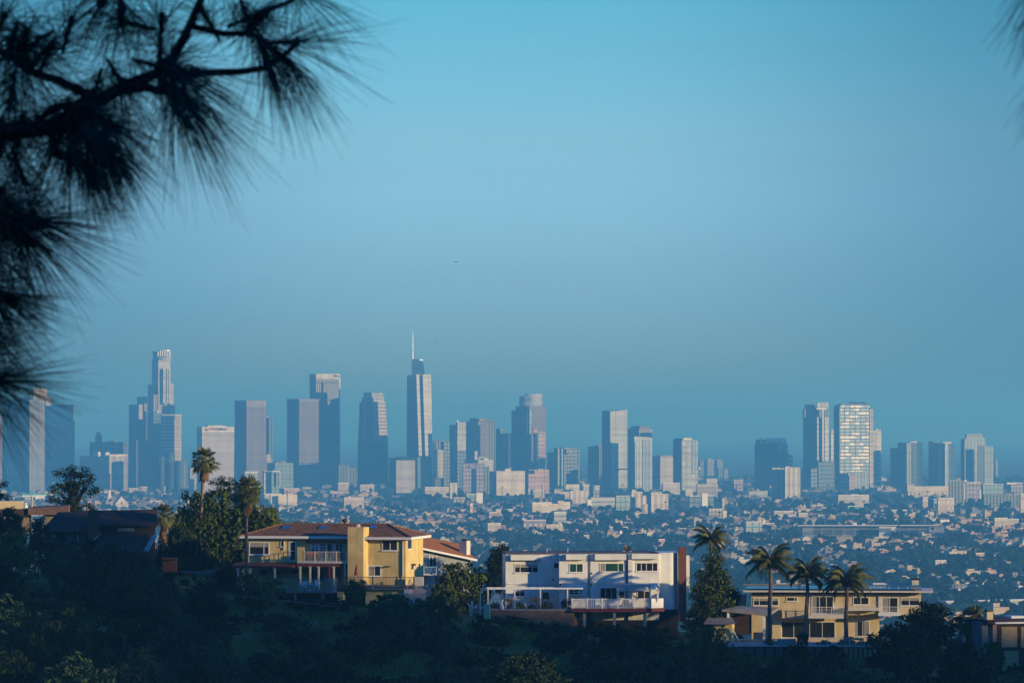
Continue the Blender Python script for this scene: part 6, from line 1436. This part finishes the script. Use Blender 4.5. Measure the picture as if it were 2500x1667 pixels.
# arch, gate and pillars left of the terrace
m = MB(); q = [at(1172, 1462, 470), at(1173, 1445, 470), at(1178, 1436, 470), at(1184, 1436, 470)]; o0 = q[0].copy(); m.tube([p - o0 for p in q], .06, 6); m.tube([p - o0 + Vector((0, 1, 0)) for p in q], .06, 6)
for i in range(4): m.tube([q[i] - o0, q[i] - o0 + Vector((0, 1, 0))], .03, 4)
m.tube([q[0] - o0, q[0] - o0 + Vector((0, 0, -1.6))], .06, 6); o = m.build('garden_arch', TRIM, loc=o0); tag(o, 'small curved white garden arch left of the pipe pergola', 'arch')
gt = Frame('garden_gate', W3, 385, 712, 468, R(-8), 'pale metal gate between two cream pillars left of the brown retaining wall', 'gate', base_row=740)
gt.rail('gate_bars', 345, 432, 640, 712, 0, GRYM, step=.12, posts=(345, 390, 430), pw=.05); gt.box('pillar', 318, 342, 655, 740, -.2, .3, CRM); gt.box('pillar', 436, 478, 648, 760, -.3, .6, CRM)
# objects on the terrace
for x0, x1, y0, Yd, key, lb in ((340, 460, 560, -1.5, 'bush_green', 'clipped green bush behind the metal fence, under the small lower window of the white house'), (600, 770, 555, -2.0, 'bush_green', 'wide green bush behind the metal fence at the middle of the terrace'), (860, 980, 515, -1.4, 'bush_dark', 'dark bush behind the metal fence at the white deck corner'),
                            (70, 180, 560, -1.6, 'bush_dark', 'dark bush behind the left end of the metal fence'), (480, 600, 590, -1.4, 'bush_blue', 'low grey blue bush behind the metal fence'), (250, 330, 500, -.9, 'bush_dry', 'brown shrub at the left corner of the white house')):
    a, z1 = wh.pt(x0, y0, Yd); b, _ = wh.pt(x1, y0, Yd); zz = wh.pt(x0, 668, Yd)[1]; p = wh.root.matrix_basis @ Vector(((a + b) / 2, Yd, zz)); plant('bush', key, p.x, p.y, b - a, z1 - zz, lb, 'bush', z=p.z)
for x, lb in ((205, 'white bag-like cover hanging on the metal fence'),):
    p_ = wh.root.matrix_basis @ wh.P(x, 668, -3.3); m = MB(); m.tube([(0, 0, 0), (.08, 0, .3), (-.05, 0, .6), (.05, 0, 1.0), (.2, 0, 1.15)], [.14, .16, .1, .09, .02], 8); o = m.build('cloth_cover', TRIM, loc=p_); tag(o, lb, 'cloth')
armchair(wh, 655, 725, 480, 600, .6, DKM, 'tall dark garden chair against the shaded wall of the white house'); armchair(wh, 520, 592, 528, 620, .4, DKM, 'low dark garden chair left of the tall dark one')

# ------------------------------------------------------------------ cream house at the right
Rr = lambda x, y: (1720 + x * .1871, 1380 + y * .1871)
R2 = lambda x, y: (2060 + x * .1871, 1380 + y * .1871)
def r2(x): return x + 340 / .1871
ch = Frame('cream_house', Rr, 2280, 700, 486, R(-5), 'wide cream two storey house with a flat slab roof and balconies behind the feather palms', base_row=960)
r = ch.root; RX = r2(1010)
m = MB(); a, z1 = ch.pt(612, 372, 0); b, _ = ch.pt(RX, 372, 0); _, zm = ch.pt(600, 640, 0); m.box(a, b, 0, 8, zm, z1); m.box(a, ch.pt(2275, 500, 0)[0], .9, 8, -1.5, zm - .003); m.box(ch.pt(870, 700)[0], ch.pt(1002, 700)[0], .1, .9 - .003, -.9, zm - .003); m.build('wall', CRM, r)
m = MB(); a, z1 = ch.pt(505, 325, -1.2); b, z0 = ch.pt(r2(1165), 360, -1.2); m.box(a, b, -1.2, 8.5, z0 + .05, z1); rf = m.build('roof', CREAMT, r)
m = MB(); a, z1 = ch.pt(560, 262, 4); b, z0 = ch.pt(r2(1010), 320, 4); m.prism([(a, 0), (b, 0), (b, 5.5), (a, 5.5)], z0 + .2, 0, zt=[z0 + .25, z0 + .25, z1, z1]); m.build('solar_panels', SOLAR, rf)
ch.box('roof_ridge', r2(380), r2(880), 226, 250, 5.6, 6.0, TRIM, rf); ch.box('roof_ridge', 505, 1240, 240, 262, 5.6, 6.0, SLABG, rf)
cc = ch.box('chimney', r2(890), r2(980), 190, 252, 4.5, 5.6, CREAMT, rf); ch.box('chimney_cap', r2(884), r2(986), 165, 189, 4.45, 5.65, DKM, cc)
for k in range(7): vent(rf, ch.pt(r2(110 + k * 120), 320, 1)[0], .4, ch.pt(r2(110), 318, .4)[1] + .05, .22, .05)
for a_, b_, c_, d_, mu in ((636, 968, 418, 524, (714, 880)), (1068, 1215, 408, 468, (1178,)), (1395, 1684, 398, 632, (1500, 1590)), (1938, 2148, 408, 512, (2040,)), (r2(492), r2(710), 412, 615, (r2(598),)), (r2(742), r2(990), 412, 525, (r2(855),))):
    ch.window(a_, b_, c_, d_, 0, mull=mu, fw=.08, name='window' if d_ < 530 else 'balcony_door', glass=GLB if a_ > 3000 else None, sill=d_ < 530)
ch.window(1002, 1706, 730, 945, .9, mull=(1165, 1372, 1537), fw=.07, name='terrace_door', sill=False); ch.window(1985, 2152, 720, 925, .9, mull=(2065,), fw=.07, name='terrace_door', sill=False)
ch.box('left_annex', 400, 528, 385, 520, 2.5, 7, WHT)
o, *_ = deck(ch, 1335, 1828, 640, 690, -1.8, -.003, CREAMT, 'balcony'); ch.rail('balcony_railing', 1395, 1828, 540, 640, -1.75, TRIM, posts=(1400, 1530, 1655, 1820), bars='h', pw=.05, nb=4)
o, *_ = deck(ch, 1870, 2285, 545, 590, -1.0, -.003, CREAMT, 'window_ledge'); o, *_ = deck(ch, r2(450), r2(740), 618, 655, -1.0, -.003, TRIM, 'balcony'); ch.rail('balcony_railing', r2(470), r2(740), 535, 618, -.95, TRIM, posts=(r2(470), r2(700)), bars='h', pw=.05, nb=3)
ch.box('side_panel', 1012, 1330, 560, 690, -.6, -.4, CRM, label='pale angled balcony wall left of the railing'); ch.box('eave_band', 2000, 2145, 600, 650, -.05, -.003, YEL)
m = MB(); m.box(ch.pt(r2(452), 500, -.06)[0], ch.pt(r2(490), 500, -.06)[0], -.12, -.003, zm, ch.pt(600, 372, 0)[1]); m.build('corner_post', CREAMT, r)
# carport roof left
cp_ = Frame('carport', Rr, 800, 900, 480, R(-6), 'sloping grey carport roof on white posts left of the cream house', 'carport', base_row=1040)
m = MB(); q = [cp_.P(225, 570, 0), cp_.P(840, 632, 0), cp_.P(965, 548, 3.2), cp_.P(430, 528, 3.2)]; m.poly(q); m.poly([p - Vector((0, 0, .25)) for p in q[::-1]])
for i in range(4): p0, p1 = q[i], q[(i + 1) % 4]; m.poly([p0 - Vector((0, 0, .25)), p1 - Vector((0, 0, .25)), p1, p0])
m.build('roof', SLABG, cp_.root)
for x, ya, y0 in ((310, .3, 600), (778, .2, 640)): m = MB(); a, z1 = cp_.pt(x, y0, ya); m.box(a - .14, a + .14, ya - .14, ya + .14, -.3, z1); m.build('post', TRIM, cp_.root)
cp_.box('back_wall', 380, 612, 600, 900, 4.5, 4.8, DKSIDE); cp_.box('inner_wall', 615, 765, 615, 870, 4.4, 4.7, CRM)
sd = Frame('shed', Rr, 358, 1040, 478.5, R(-10), 'small yellow shed with a grey slab roof left of the carport', 'shed', base_row=1060)
m = MB(); sd.slab(m, 100, 360, 752, 1060, 0, 2); m.build('wall', YEL, sd.root); m = MB(); q = [sd.P(-10, 748, -.5), sd.P(402, 748, -.5), sd.P(360, 672, 2.3), sd.P(50, 672, 2.3)]; m.poly(q); m.poly([p - Vector((0, 0, .14)) for p in q[::-1]])
for i in range(4): p0, p1 = q[i], q[(i + 1) % 4]; m.poly([p0 - Vector((0, 0, .14)), p1 - Vector((0, 0, .14)), p1, p0])
m.build('roof', SLABG, sd.root); m = MB(); m.bar(sd.P(362, 820, -.2), sd.P(460, 1000, -.2), .12); m.build('brace', TRIM, sd.root)
# terrace with rails and ribbed walls
tr_ = Frame('terrace', Rr, 1200, 1050, 468, R(-3), 'terrace platform with white horizontal rails in front of the cream house', 'terrace', base_row=1060)
m = MB(); tr_.slab(m, 200, 2300, 1052, 1062, 0, 10); m.build('floor', CONC, tr_.root)
tr_.rail('railing', 355, 1195, 955, 1052, .05, TRIM, posts=(355, 630, 910, 1190), bars='h', pw=.06, nb=4); tr_.rail('railing', 1318, 2310, 940, 1048, .05, TRIM, posts=(1322, 1600, 1890, 2170), bars='h', pw=.06, nb=4)
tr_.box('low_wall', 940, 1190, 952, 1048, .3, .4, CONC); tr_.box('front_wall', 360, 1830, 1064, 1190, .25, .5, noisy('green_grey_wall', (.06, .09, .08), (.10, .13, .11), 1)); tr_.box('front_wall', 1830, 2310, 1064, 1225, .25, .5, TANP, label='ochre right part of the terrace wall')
for k in range(9): tr_.box('rib', 640 + k * 130, 670 + k * 130, 1064, 1188, .1, .247, DKSIDE)
for k in range(7): tr_.box('slot', 1870 + k * 62, 1892 + k * 62, 1080, 1222, .18, .247, DKSIDE)
t2 = Frame('lower_wall', R2, 380, 1430, 458, R(-3), 'low ochre panelled wall near the bottom right, below the ribbed terrace wall', 'wall', base_row=1450)
t2.box('wall_face', 100, 660, 1338, 1445, 0, .3, TANP); t2.box('wall_face', 880, 1480, 1340, 1450, .2, .5, TANP); t2.box('coping', 300, 640, 1446, 1465, -.1, .4, CONC)
for k in range(4): t2.box('rib', 230 + k * 148, 254 + k * 148, 1330, 1445, -.12, -.003, DKSIDE)
# half timbered house
ht = Frame('half_timbered_house', R2, 1990, 1400, 466, R(18), 'dark framed house with tan panels and a cream chimney at the right edge', base_row=1500)
m = MB(); a, z1 = ht.pt(1985, 752, 0); b, _ = ht.pt(2700, 752, 0); m.box(a, b, 0, 8, -1, z1); m.build('wall', DKSIDE, ht.root)
for q in ((2060, 2262, 800, 1062), (2312, 2520, 800, 1062), (2070, 2282, 1112, 1380), (2400, 2600, 1112, 1380)): ht.box('panel', *q, -.06, -.003, TANP)
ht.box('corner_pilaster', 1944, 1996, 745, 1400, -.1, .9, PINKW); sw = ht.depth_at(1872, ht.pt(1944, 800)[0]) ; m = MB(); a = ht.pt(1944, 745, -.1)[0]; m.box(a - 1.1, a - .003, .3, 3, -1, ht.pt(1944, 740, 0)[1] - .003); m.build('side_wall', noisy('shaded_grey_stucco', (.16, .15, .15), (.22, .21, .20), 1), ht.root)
m = MB(); a, z1 = ht.pt(1880, 700, -.5); b, z0 = ht.pt(2760, 748, -.5); m.box(a, b, -.5, 8.5, z0, z1 - .1); m.build('roof', SHNG, ht.root); ht.box('roof_trim', 1975, 2760, 738, 750, -.56, -.503, TRIM); c_ = ht.box('chimney', 1868, 1948, 605, 704, .8, 1.8, CRM); ht.box('chimney_cap', 1876, 1940, 575, 603, .9, 1.7, DKM, c_)
ht.box('skylight', 2188, 2420, 660, 695, 3, 5, TRIM)

# ------------------------------------------------------------------ dark brown house at the left
bh = Frame('brown_house', L, 1150, 620, 482, R(6), 'dark brown shingled house with a brick chimney in the shade at the left', base_row=700)
r = bh.root
m = MB(); a, z1 = bh.pt(335, 440, 0); b, _ = bh.pt(690, 440, 0); m.box(a, b, 0, 8, -2.5, z1); a2 = bh.pt(690, 400, 1.0)[0]; b2 = bh.pt(1150, 400, 1.0)[0]; m.box(a2 + .003, b2, 1.0, 8, -2.5, bh.pt(800, 388, 1.0)[1]); m.build('wall', DKSIDE, r)
def slope(name, pts, mat, th=.2, parent=None):
    m = MB(); q = [bh.P(*p) for p in pts]; m.poly(q); m.poly([p - Vector((0, 0, th)) for p in q[::-1]])
    for i in range(len(q)): p0, p1 = q[i], q[(i + 1) % len(q)]; m.poly([p0 - Vector((0, 0, th)), p1 - Vector((0, 0, th)), p1, p0])
    return m.build(name, mat, parent or r)
slope('roof', [(300, 440, -.8), (660, 440, -.8), (660, 298, 5), (430, 302, 5)], SHNG); slope('roof', [(700, 396, .2), (1165, 392, .2), (1165, 281, 5), (700, 290, 5)], SHNG); slope('lower_roof', [(680, 602, -3.2), (1070, 605, -3.2), (1110, 462, .98), (745, 462, .98)], SHNG)
bh.box('chimney', 650, 736, 290, 505, -.9, .3, BRICK)
for a_, b_, c_, d_ in ((338, 418, 462, 530), (494, 556, 462, 520), (564, 638, 462, 528)): bh.window(a_, b_, c_, d_, 0, mull=((a_ + b_) / 2,), fw=.06, glass=GLB, frame=DKM)
bh.window(870, 998, 415, 447, 1.0, fw=.05, glass=noisy('pale_blind', (.20, .24, .28), (.26, .3, .34), 2), frame=DKM)
m = MB(); p0, p1 = bh.P(1148, 474, -.5), bh.P(1078, 590, -3.0); m.bar(p0, p1, .35); m.build('barge_board', GRYM, r); m = MB(); m.bar(bh.P(745, 462, -.2), bh.P(690, 512, -2.0), .1); m.build('gutter', GRYM, r)
uh = Frame('flat_roofed_house', L, 340, 350, 496, R(4), 'house with a mauve roof slab and a cream roof box at the far left', base_row=460)
m = MB(); uh.slab(m, -60, 215, 285, 460, 0, 6); uh.slab(m, 330, 402, 322, 420, -.3, 3); m.build('wall', noisy('shade_dimmed_cream', (.20, .17, .12), (.28, .23, .16), .8), uh.root); m = MB(); q = [(-60, 283, -.6), (208, 283, -.6)]  # cream wall colour dulled to paint in its shade
uh.box('dark_roof', -60, 208, 282, 336, -.7, 5, SHNG); m = MB(); a, z1 = uh.pt(208, 268, -1); b, z0 = uh.pt(506, 322, -1); m.prism([(a, -1), (b, -1), (b, 5), (a, 5)], z0, 0, zt=[z1 - .1, z1 + .15, z1 + .25, z1]); m.build('roof_slab', noisy('mauve_slab', (.13, .08, .07), (.18, .11, .09), 1), uh.root)
uh.box('fascia', -60, 152, 338, 352, -.8, -.703, TRIM); uh.window(-40, 75, 356, 420, 0, mull=(20,), glass=GLB, fw=.06)
pb_ = uh.box('roof_box', -60, 166, 221, 286, 2, 4.5, CRM); m = MB(); p_ = uh.P(190, 258, 2.5); m.tube([(p_.x, 2.5, p_.z - .6), (p_.x, 2.5, p_.z + .1)], .25, 9); m.ball((p_.x, 2.5, p_.z + .25), .16, .16, .16, 8, 5); m.build('roof_vent', TRIM, uh.root)
m = MB(); p_ = uh.P(235, 262, 3); m.tube([(p_.x, 3, p_.z - .5), (p_.x, 3, p_.z + 1.25)], [.13, .10], 7); m.build('flue_pipe', GRYM, uh.root)
lw = Frame('garden_wall', L, 120, 830, 470, R(0), 'long low brown garden wall with a pale coping at the left edge', 'wall', base_row=850)
lw.box('wall_face', -60, 420, 826, 862, 0, .3, BROWNW); lw.box('coping', -60, 170, 812, 825, -.05, .35, CONC)
l2 = Frame('garden_wall', L, 700, 860, 466, R(0), 'short brown garden wall below the dark brown house', 'wall', base_row=880); l2.box('wall_face', 570, 700, 815, 875, 0, .3, BROWNW)
sb = Frame('red_shed', L, 1260, 700, 486, R(-8), 'dark red brown shed between the short fan palm and the big dark tree', 'shed', base_row=740)
sb.box('wall', 1205, 1305, 640, 745, 0, 3, REDB); m = MB(); q = [sb.P(1190, 655, -.3), sb.P(1320, 648, -.3), sb.P(1310, 625, 3.2), sb.P(1215, 628, 3.2)]; m.poly(q); m.poly([p - Vector((0, 0, .1)) for p in q[::-1]]); m.build('roof', REDB, sb.root)

# ------------------------------------------------------------------ aircraft and bird
p = at(1113, 639.5, 12000); jt = empty('airplane', p, R(4), 'tiny airplane flying in the empty sky above the spired tower', 'airplane')
AW = noisy('aircraft_skin', (.10, .13, .15), (.14, .17, .19), 1, rough=.4)
m = MB(); m.tube([(-7.5, 0, .1), (-6.5, 0, 0), (-4, 0, 0), (4, 0, 0), (6.3, 0, -.1), (7.3, 0, -.2)], [.2, .6, .95, .95, .6, .1], 10); m.build('fuselage', AW, jt)
m = MB(); m.prism([(-1.2, -7), (.2, -7), (2, -.6), (2, .6), (.2, 7), (-1.2, 7), (-1.5, .6), (-1.5, -.6)], -.35, -.1, bottom=True); m.build('wing', AW, jt)
m = MB(); m.prism([(-7.4, -.08), (-5.4, -.08), (-5.4, .08), (-7.4, .08)], .3, 0, zt=[2.6, .9, .9, 2.6]); m.prism([(-7.6, -2.4), (-6.7, -2.4), (-5.7, 0), (-6.7, 2.4), (-7.6, 2.4)], .35, .5, bottom=True); m.build('tail', AW, jt)
p = at(1065, 837, 900); m = MB(); m.tube([(-.14, 0, 0), (0, 0, .01), (.14, 0, 0), (.2, 0, .01)], [.02, .05, .035, .01], 6)
m.poly([(-.05, -.5, .12), (.02, -.5, .12), (.08, 0, .02), (-.08, 0, .02)]); m.poly([(-.08, 0, .02), (.08, 0, .02), (.02, .5, .12), (-.05, .5, .12)]); m.poly([(-.28, -.06, 0), (-.12, 0, 0), (-.28, .06, 0)])
o = m.build('bird', DKM, loc=p); tag(o, 'dark speck of a bird right of the white spire', 'bird')
# ------------------------------------------------------------------ the out-of-focus pines close to the camera
rq = random.Random(77)
NEED = noisy('pine_needles', (.014, .036, .022), (.030, .062, .036), 8, rough=.6, spec=.3)
PB = noisy('pine_bark', (.02, .016, .014), (.05, .038, .032), 10, rough=.95, bump=.4)
def P(x, y, Y, k=.4039): return at(x * k, y * k, Y)
pr = empty('pine_tree', (-2.9, 12.6, ground_z(-2.9, 12.6)), 0, 'dark out of focus pine boughs filling the upper left corner', 'tree')
pr0 = Vector(pr.location)
def rel(p): return Vector(p) - pr0
tr = MB(); tz = ground_z(-2.9, 12.6)
tr.tube([(0, 0, -.3), (.05, 0, 1.5), (-.02, .05, 3.2), (.03, 0, 5.2)], [.22, .18, .15, .08], 10)
tr.build('trunk', PB, pr, True)
def limb(pts, r0, r1, name='branch', root=pr):
    m = MB(); q = [Vector(p) - Vector(root.location) for p in pts]; n = len(q)
    m.tube(q, [r0 + (r1 - r0) * i / (n - 1) for i in range(n)], 7); return m.build(name, PB, root, True)
def tuft(c, d, n=170, L=.27, spread=.9, droop=.22, back=.35, root=pr, rad=.00092, length=.10):
    """needles springing from the last stretch of a twig at c that points along d"""
    n = int(n * .56); m = MB(); c = Vector(c) - Vector(root.location); d = Vector(d).normalized()
    m.tube([c - d * length, c], [.005, .008], 6, mi=1); m.ball(c, .010, .010, .014, 6, 4, mi=1)
    for i in range(n):
        t = rq.random(); o = c - d * length * (1 - t)
        a = Vector((rq.gauss(0, 1), rq.gauss(0, 1), rq.gauss(0, 1))); a = (a - d * a.dot(d)).normalized()
        k = spread * rq.uniform(.15, 1.0) * (1.25 - .35 * t)
        q = (d + a * k * 1.2).normalized()
        if rq.random() < back: q = (d * .1 + a).normalized()
        l = L * rq.uniform(.6, 1.12); g = (Vector((0, 0, -1)) * droop * rq.uniform(.4, 1.9) + Vector((rq.uniform(-.12, .12), 0, rq.uniform(-.05, .12)))) * l
        p1 = o + q * l * .5 + g * .25; p2 = o + q * l + g
        ref = q.cross(Vector((0.2, 1, 0.1))).normalized() * rad; r2 = q.cross(ref).normalized() * rad
        for (A, B, s0, s1) in ((o, p1, 1, .95), (p1, p2, .95, .35)):
            i0 = len(m.v)
            for (X_, s_) in ((A, s0), (B, s1)):
                m.v += [tuple(X_ + ref * s_), tuple(X_ - ref * s_ * .5 + r2 * s_ * .87), tuple(X_ - ref * s_ * .5 - r2 * s_ * .87)]
            for e in range(3):
                m.f.append((i0 + e, i0 + (e + 1) % 3, i0 + 3 + (e + 1) % 3, i0 + 3 + e)); m.uv.append([(0, 0)] * 4); m.mi.append(0)
    return m.build('needle_cluster', [NEED, PB], root)
Y0 = 12.0
# limbs (columns and rows of the enlarged corner view, distance)
limb([P(-900, 900, 12.5), P(-300, 830, 12.1), P(0, 800, 12), P(300, 770, 12), P(560, 630, 12), P(750, 520, 12), P(960, 440, 12)], .036, .014)
limb([P(950, 445, 12), P(1040, 360, 12), P(1120, 220, 12), P(1220, -10, 12), P(1260, -160, 12)], .018, .008)
limb([P(700, 545, 12), P(880, 530, 11.95), P(1080, 575, 11.9)], .016, .009)
limb([P(1000, 430, 12), P(1110, 445, 11.98), P(1450, 435, 11.95), P(1610, 410, 11.92), P(1700, 350, 11.9), P(1790, 270, 11.9)], .012, .007)
limb([P(1110, 570, 11.9), P(1115, 440, 11.95)], .010, .008)
limb([P(1160, 160, 12.02), P(1350, 205, 12.05), P(1500, 205, 12.05), P(1570, 80, 12.05), P(1760, 10, 12.1), P(1850, -60, 12.1)], .010, .006)
limb([P(540, 575, 12), P(360, 490, 12.05), P(180, 430, 12.1), P(40, 330, 12.1), P(-100, 250, 12.1)], .014, .008)
limb([P(180, 430, 12.1), P(240, 340, 12.1), P(320, 265, 12.1)], .008, .006); limb([P(150, 420, 12.1), P(145, 300, 12.1), P(155, 190, 12.1)], .008, .006)
limb([P(740, -80, 12.15), P(740, 60, 12.1), P(735, 145, 12.1)], .010, .008); limb([P(960, 440, 12), P(970, 260, 12), P(980, 100, 12.05)], .009, .006)
limb([P(300, 770, 12), P(330, 920, 11.9), P(430, 985, 11.85), P(520, 1000, 11.8)], .012, .008)
limb([P(-120, 1330, 12), P(0, 1370, 11.9), P(130, 1415, 11.9), P(240, 1340, 11.85)], .018, .009)
limb([P(400, 780, 12), P(520, 830, 11.9), P(640, 860, 11.85)], .016, .010)
limb([P(-150, 1850, 12.3), P(-30, 1830, 12.1), P(60, 1800, 12.1)], .012, .008); limb([P(-150, 2350, 12.3), P(-40, 2300, 12.1), P(30, 2290, 12.1)], .012, .008)
limb([P(500, 620, 12), P(330, 640, 12.05), P(230, 720, 12.1)], .008, .005)
def T(x, y, dx, dy, Y=12.0, **k):
    tuft(P(x, y, Y), Vector((dx, rq.uniform(-.25, .25), -dy)), **k)
T(1795, 255, 1, -.05, 11.9, n=180, spread=.6, L=.27, droop=.14); T(1705, 345, .8, .75, 11.9, n=260, spread=.5, L=.24, back=.1, droop=.3); T(1620, 410, .35, 1, 11.9, n=190, spread=.45, L=.17, back=.1)
T(1520, 195, .3, .9, 12.05, n=210, spread=.95, L=.13, droop=.15); T(1570, 85, .8, -.3, 12.05, n=200, spread=.9, L=.19); T(1830, -40, 1, .45, 12.1, n=200, spread=.7, L=.24); T(1500, 205, -.5, .5, 12.05, n=110, L=.15)
T(1085, 580, .75, .7, 11.88, n=300, spread=.6, L=.30, back=.1, droop=.28); T(1130, 450, .9, .55, 11.95, n=240, spread=.5, L=.27, droop=.2, back=.1); T(1060, 560, .2, 1, 11.85, n=240, spread=.6, L=.25, back=.1)
T(1220, 60, -.4, -.7, 12, n=170, L=.2); T(1050, 350, .3, -.8, 12, n=220, L=.19); T(1000, 420, .7, .2, 12, n=180, L=.22)
T(980, 100, .1, -1, 12.05, n=230, spread=1.0, L=.2); T(735, 150, .1, .9, 12.1, n=240, spread=1.1, L=.19); T(740, 130, -.9, -.2, 12.1, n=160, L=.24); T(600, 20, -.5, .4, 12.15, n=180, L=.24)
T(320, 265, .4, -.9, 12.1, n=220, spread=1.1, L=.19); T(155, 190, 0, -1, 12.1, n=200, spread=1.1, L=.19); T(140, 300, -.5, .3, 12.1, n=150, L=.18); T(180, 430, .3, .8, 12.1, n=220, spread=1.1, L=.2)
T(40, 330, -.3, .8, 12.1, n=260, spread=1.1, L=.2); T(-30, 260, .2, -.9, 12.1, n=220, spread=1.1, L=.22); T(30, 100, .3, -.7, 12.15, n=200, spread=1.1, L=.22); T(430, 120, .2, -.9, 12.2, n=170, spread=1.1, L=.2)
T(560, 620, -.2, .7, 12, n=260, spread=1.1, L=.2); T(760, 540, .5, .8, 12, n=280, spread=1.0, L=.2); T(430, 700, -.5, .6, 12, n=260, spread=1.0, L=.21); T(230, 720, -.6, .3, 12.05, n=220, spread=1.1, L=.19); T(60, 620, -.1, .4, 12.05, n=280, spread=1.1, L=.21)
T(640, 860, .75, .75, 11.85, n=300, spread=.6, L=.22, back=.1); T(540, 850, .5, .9, 11.88, n=260, spread=.6, L=.22, back=.12); T(700, 780, .8, .5, 11.9, n=260, spread=.7, L=.21, back=.12); T(450, 800, .2, 1, 11.9, n=200, spread=.9, L=.19)
T(580, 760, .4, .9, 11.9, n=220, spread=.9, L=.2); T(620, 900, .6, .8, 11.8, n=300, spread=.5, L=.18, back=.1)
T(520, 1000, .55, .85, 11.8, n=260, spread=.5, L=.20, back=.12); T(335, 920, -.3, .9, 11.9, n=200, spread=.9, L=.2); T(430, 985, .1, 1, 11.85, n=160, spread=.6, L=.19); T(100, 880, -.2, .9, 12, n=230, spread=1, L=.2); T(0, 930, 0, 1, 12, n=220, spread=1, L=.2)
T(240, 1340, 1, .2, 11.85, n=300, spread=.5, L=.29, back=.12, droop=.14); T(130, 1415, .7, .8, 11.9, n=280, spread=.7, L=.27, back=.12); T(30, 1390, .4, 1, 11.9, n=260, spread=.9, L=.24); T(0, 1280, .3, -.6, 11.95, n=260, spread=1, L=.22); T(200, 1290, .6, -.6, 11.9, n=200, spread=.9, L=.19); T(140, 1330, .3, .3, 11.9, n=220, spread=1.2, L=.2)
T(60, 1800, 1, .3, 12.1, n=210, spread=.5, L=.24, back=.1, droop=.1); T(-20, 1830, .6, .8, 12.1, n=220, spread=.7, L=.24, back=.2); T(-60, 1720, .7, -.2, 12.1, n=180, spread=.8, L=.24)
T(-10, 2290, 1, .05, 12.1, n=240, spread=.45, L=.27, back=.1, droop=.06); T(-60, 2290, .7, .7, 12.1, n=200, spread=.8, L=.24); T(-90, 2420, .6, .9, 12.2, n=150, spread=.7, L=.22); T(-60, 2150, .9, -.1, 12.1, n=160, spread=.8, L=.22)
T(-20, 1560, .7, .6, 12.1, n=190, spread=.8, L=.22); T(10, 1150, .6, .3, 12.05, n=200, spread=1.0, L=.2); T(150, 1100, .3, .8, 12, n=150, spread=1.0, L=.17); T(-30, 1980, .8, .2, 12.1, n=160, spread=.7, L=.22)
T(-40, 2030, .7, .6, 12.1, n=130, spread=.8, L=.22)
# second pine: only its needle tips reach into the upper right corner
pr2l = at(2900, 900, 9.0); pz = ground_z(pr2l.x, 9.0)
pr2 = empty('pine_tree', (pr2l.x, 9.0, pz), 0, 'blurred pine needle tips poking in at the upper right corner', 'tree')
t2 = MB(); t2.tube([(0, 0, -.3), (.03, 0, 1.6), (0, .04, 3.3), (0, 0, 5)], [.18, .15, .12, .06], 9); t2.build('trunk', PB, pr2, True)
def P2(x, y, Y=9.0): return at(x, y, Y)
limb([P2(2900, -330), P2(2700, -160), P2(2560, -60)], .02, .01, root=pr2); limb([P2(2900, 60), P2(2700, 100), P2(2570, 170)], .018, .009, root=pr2); limb([P2(2900, -100), P2(2700, -20), P2(2540, 35)], .018, .009, root=pr2)
def T2(x, y, dx, dy, **k): tuft(P2(x, y), Vector((dx, .1, -dy)), root=pr2, rad=.0010, **k)
T2(2545, -60, -.55, .85, n=90, L=.17, spread=.5, back=.1); T2(2540, 35, -.5, .85, n=100, L=.11, spread=.5, back=.1); T2(2575, 170, -.55, .8, n=70, L=.16, spread=.4, back=.05)
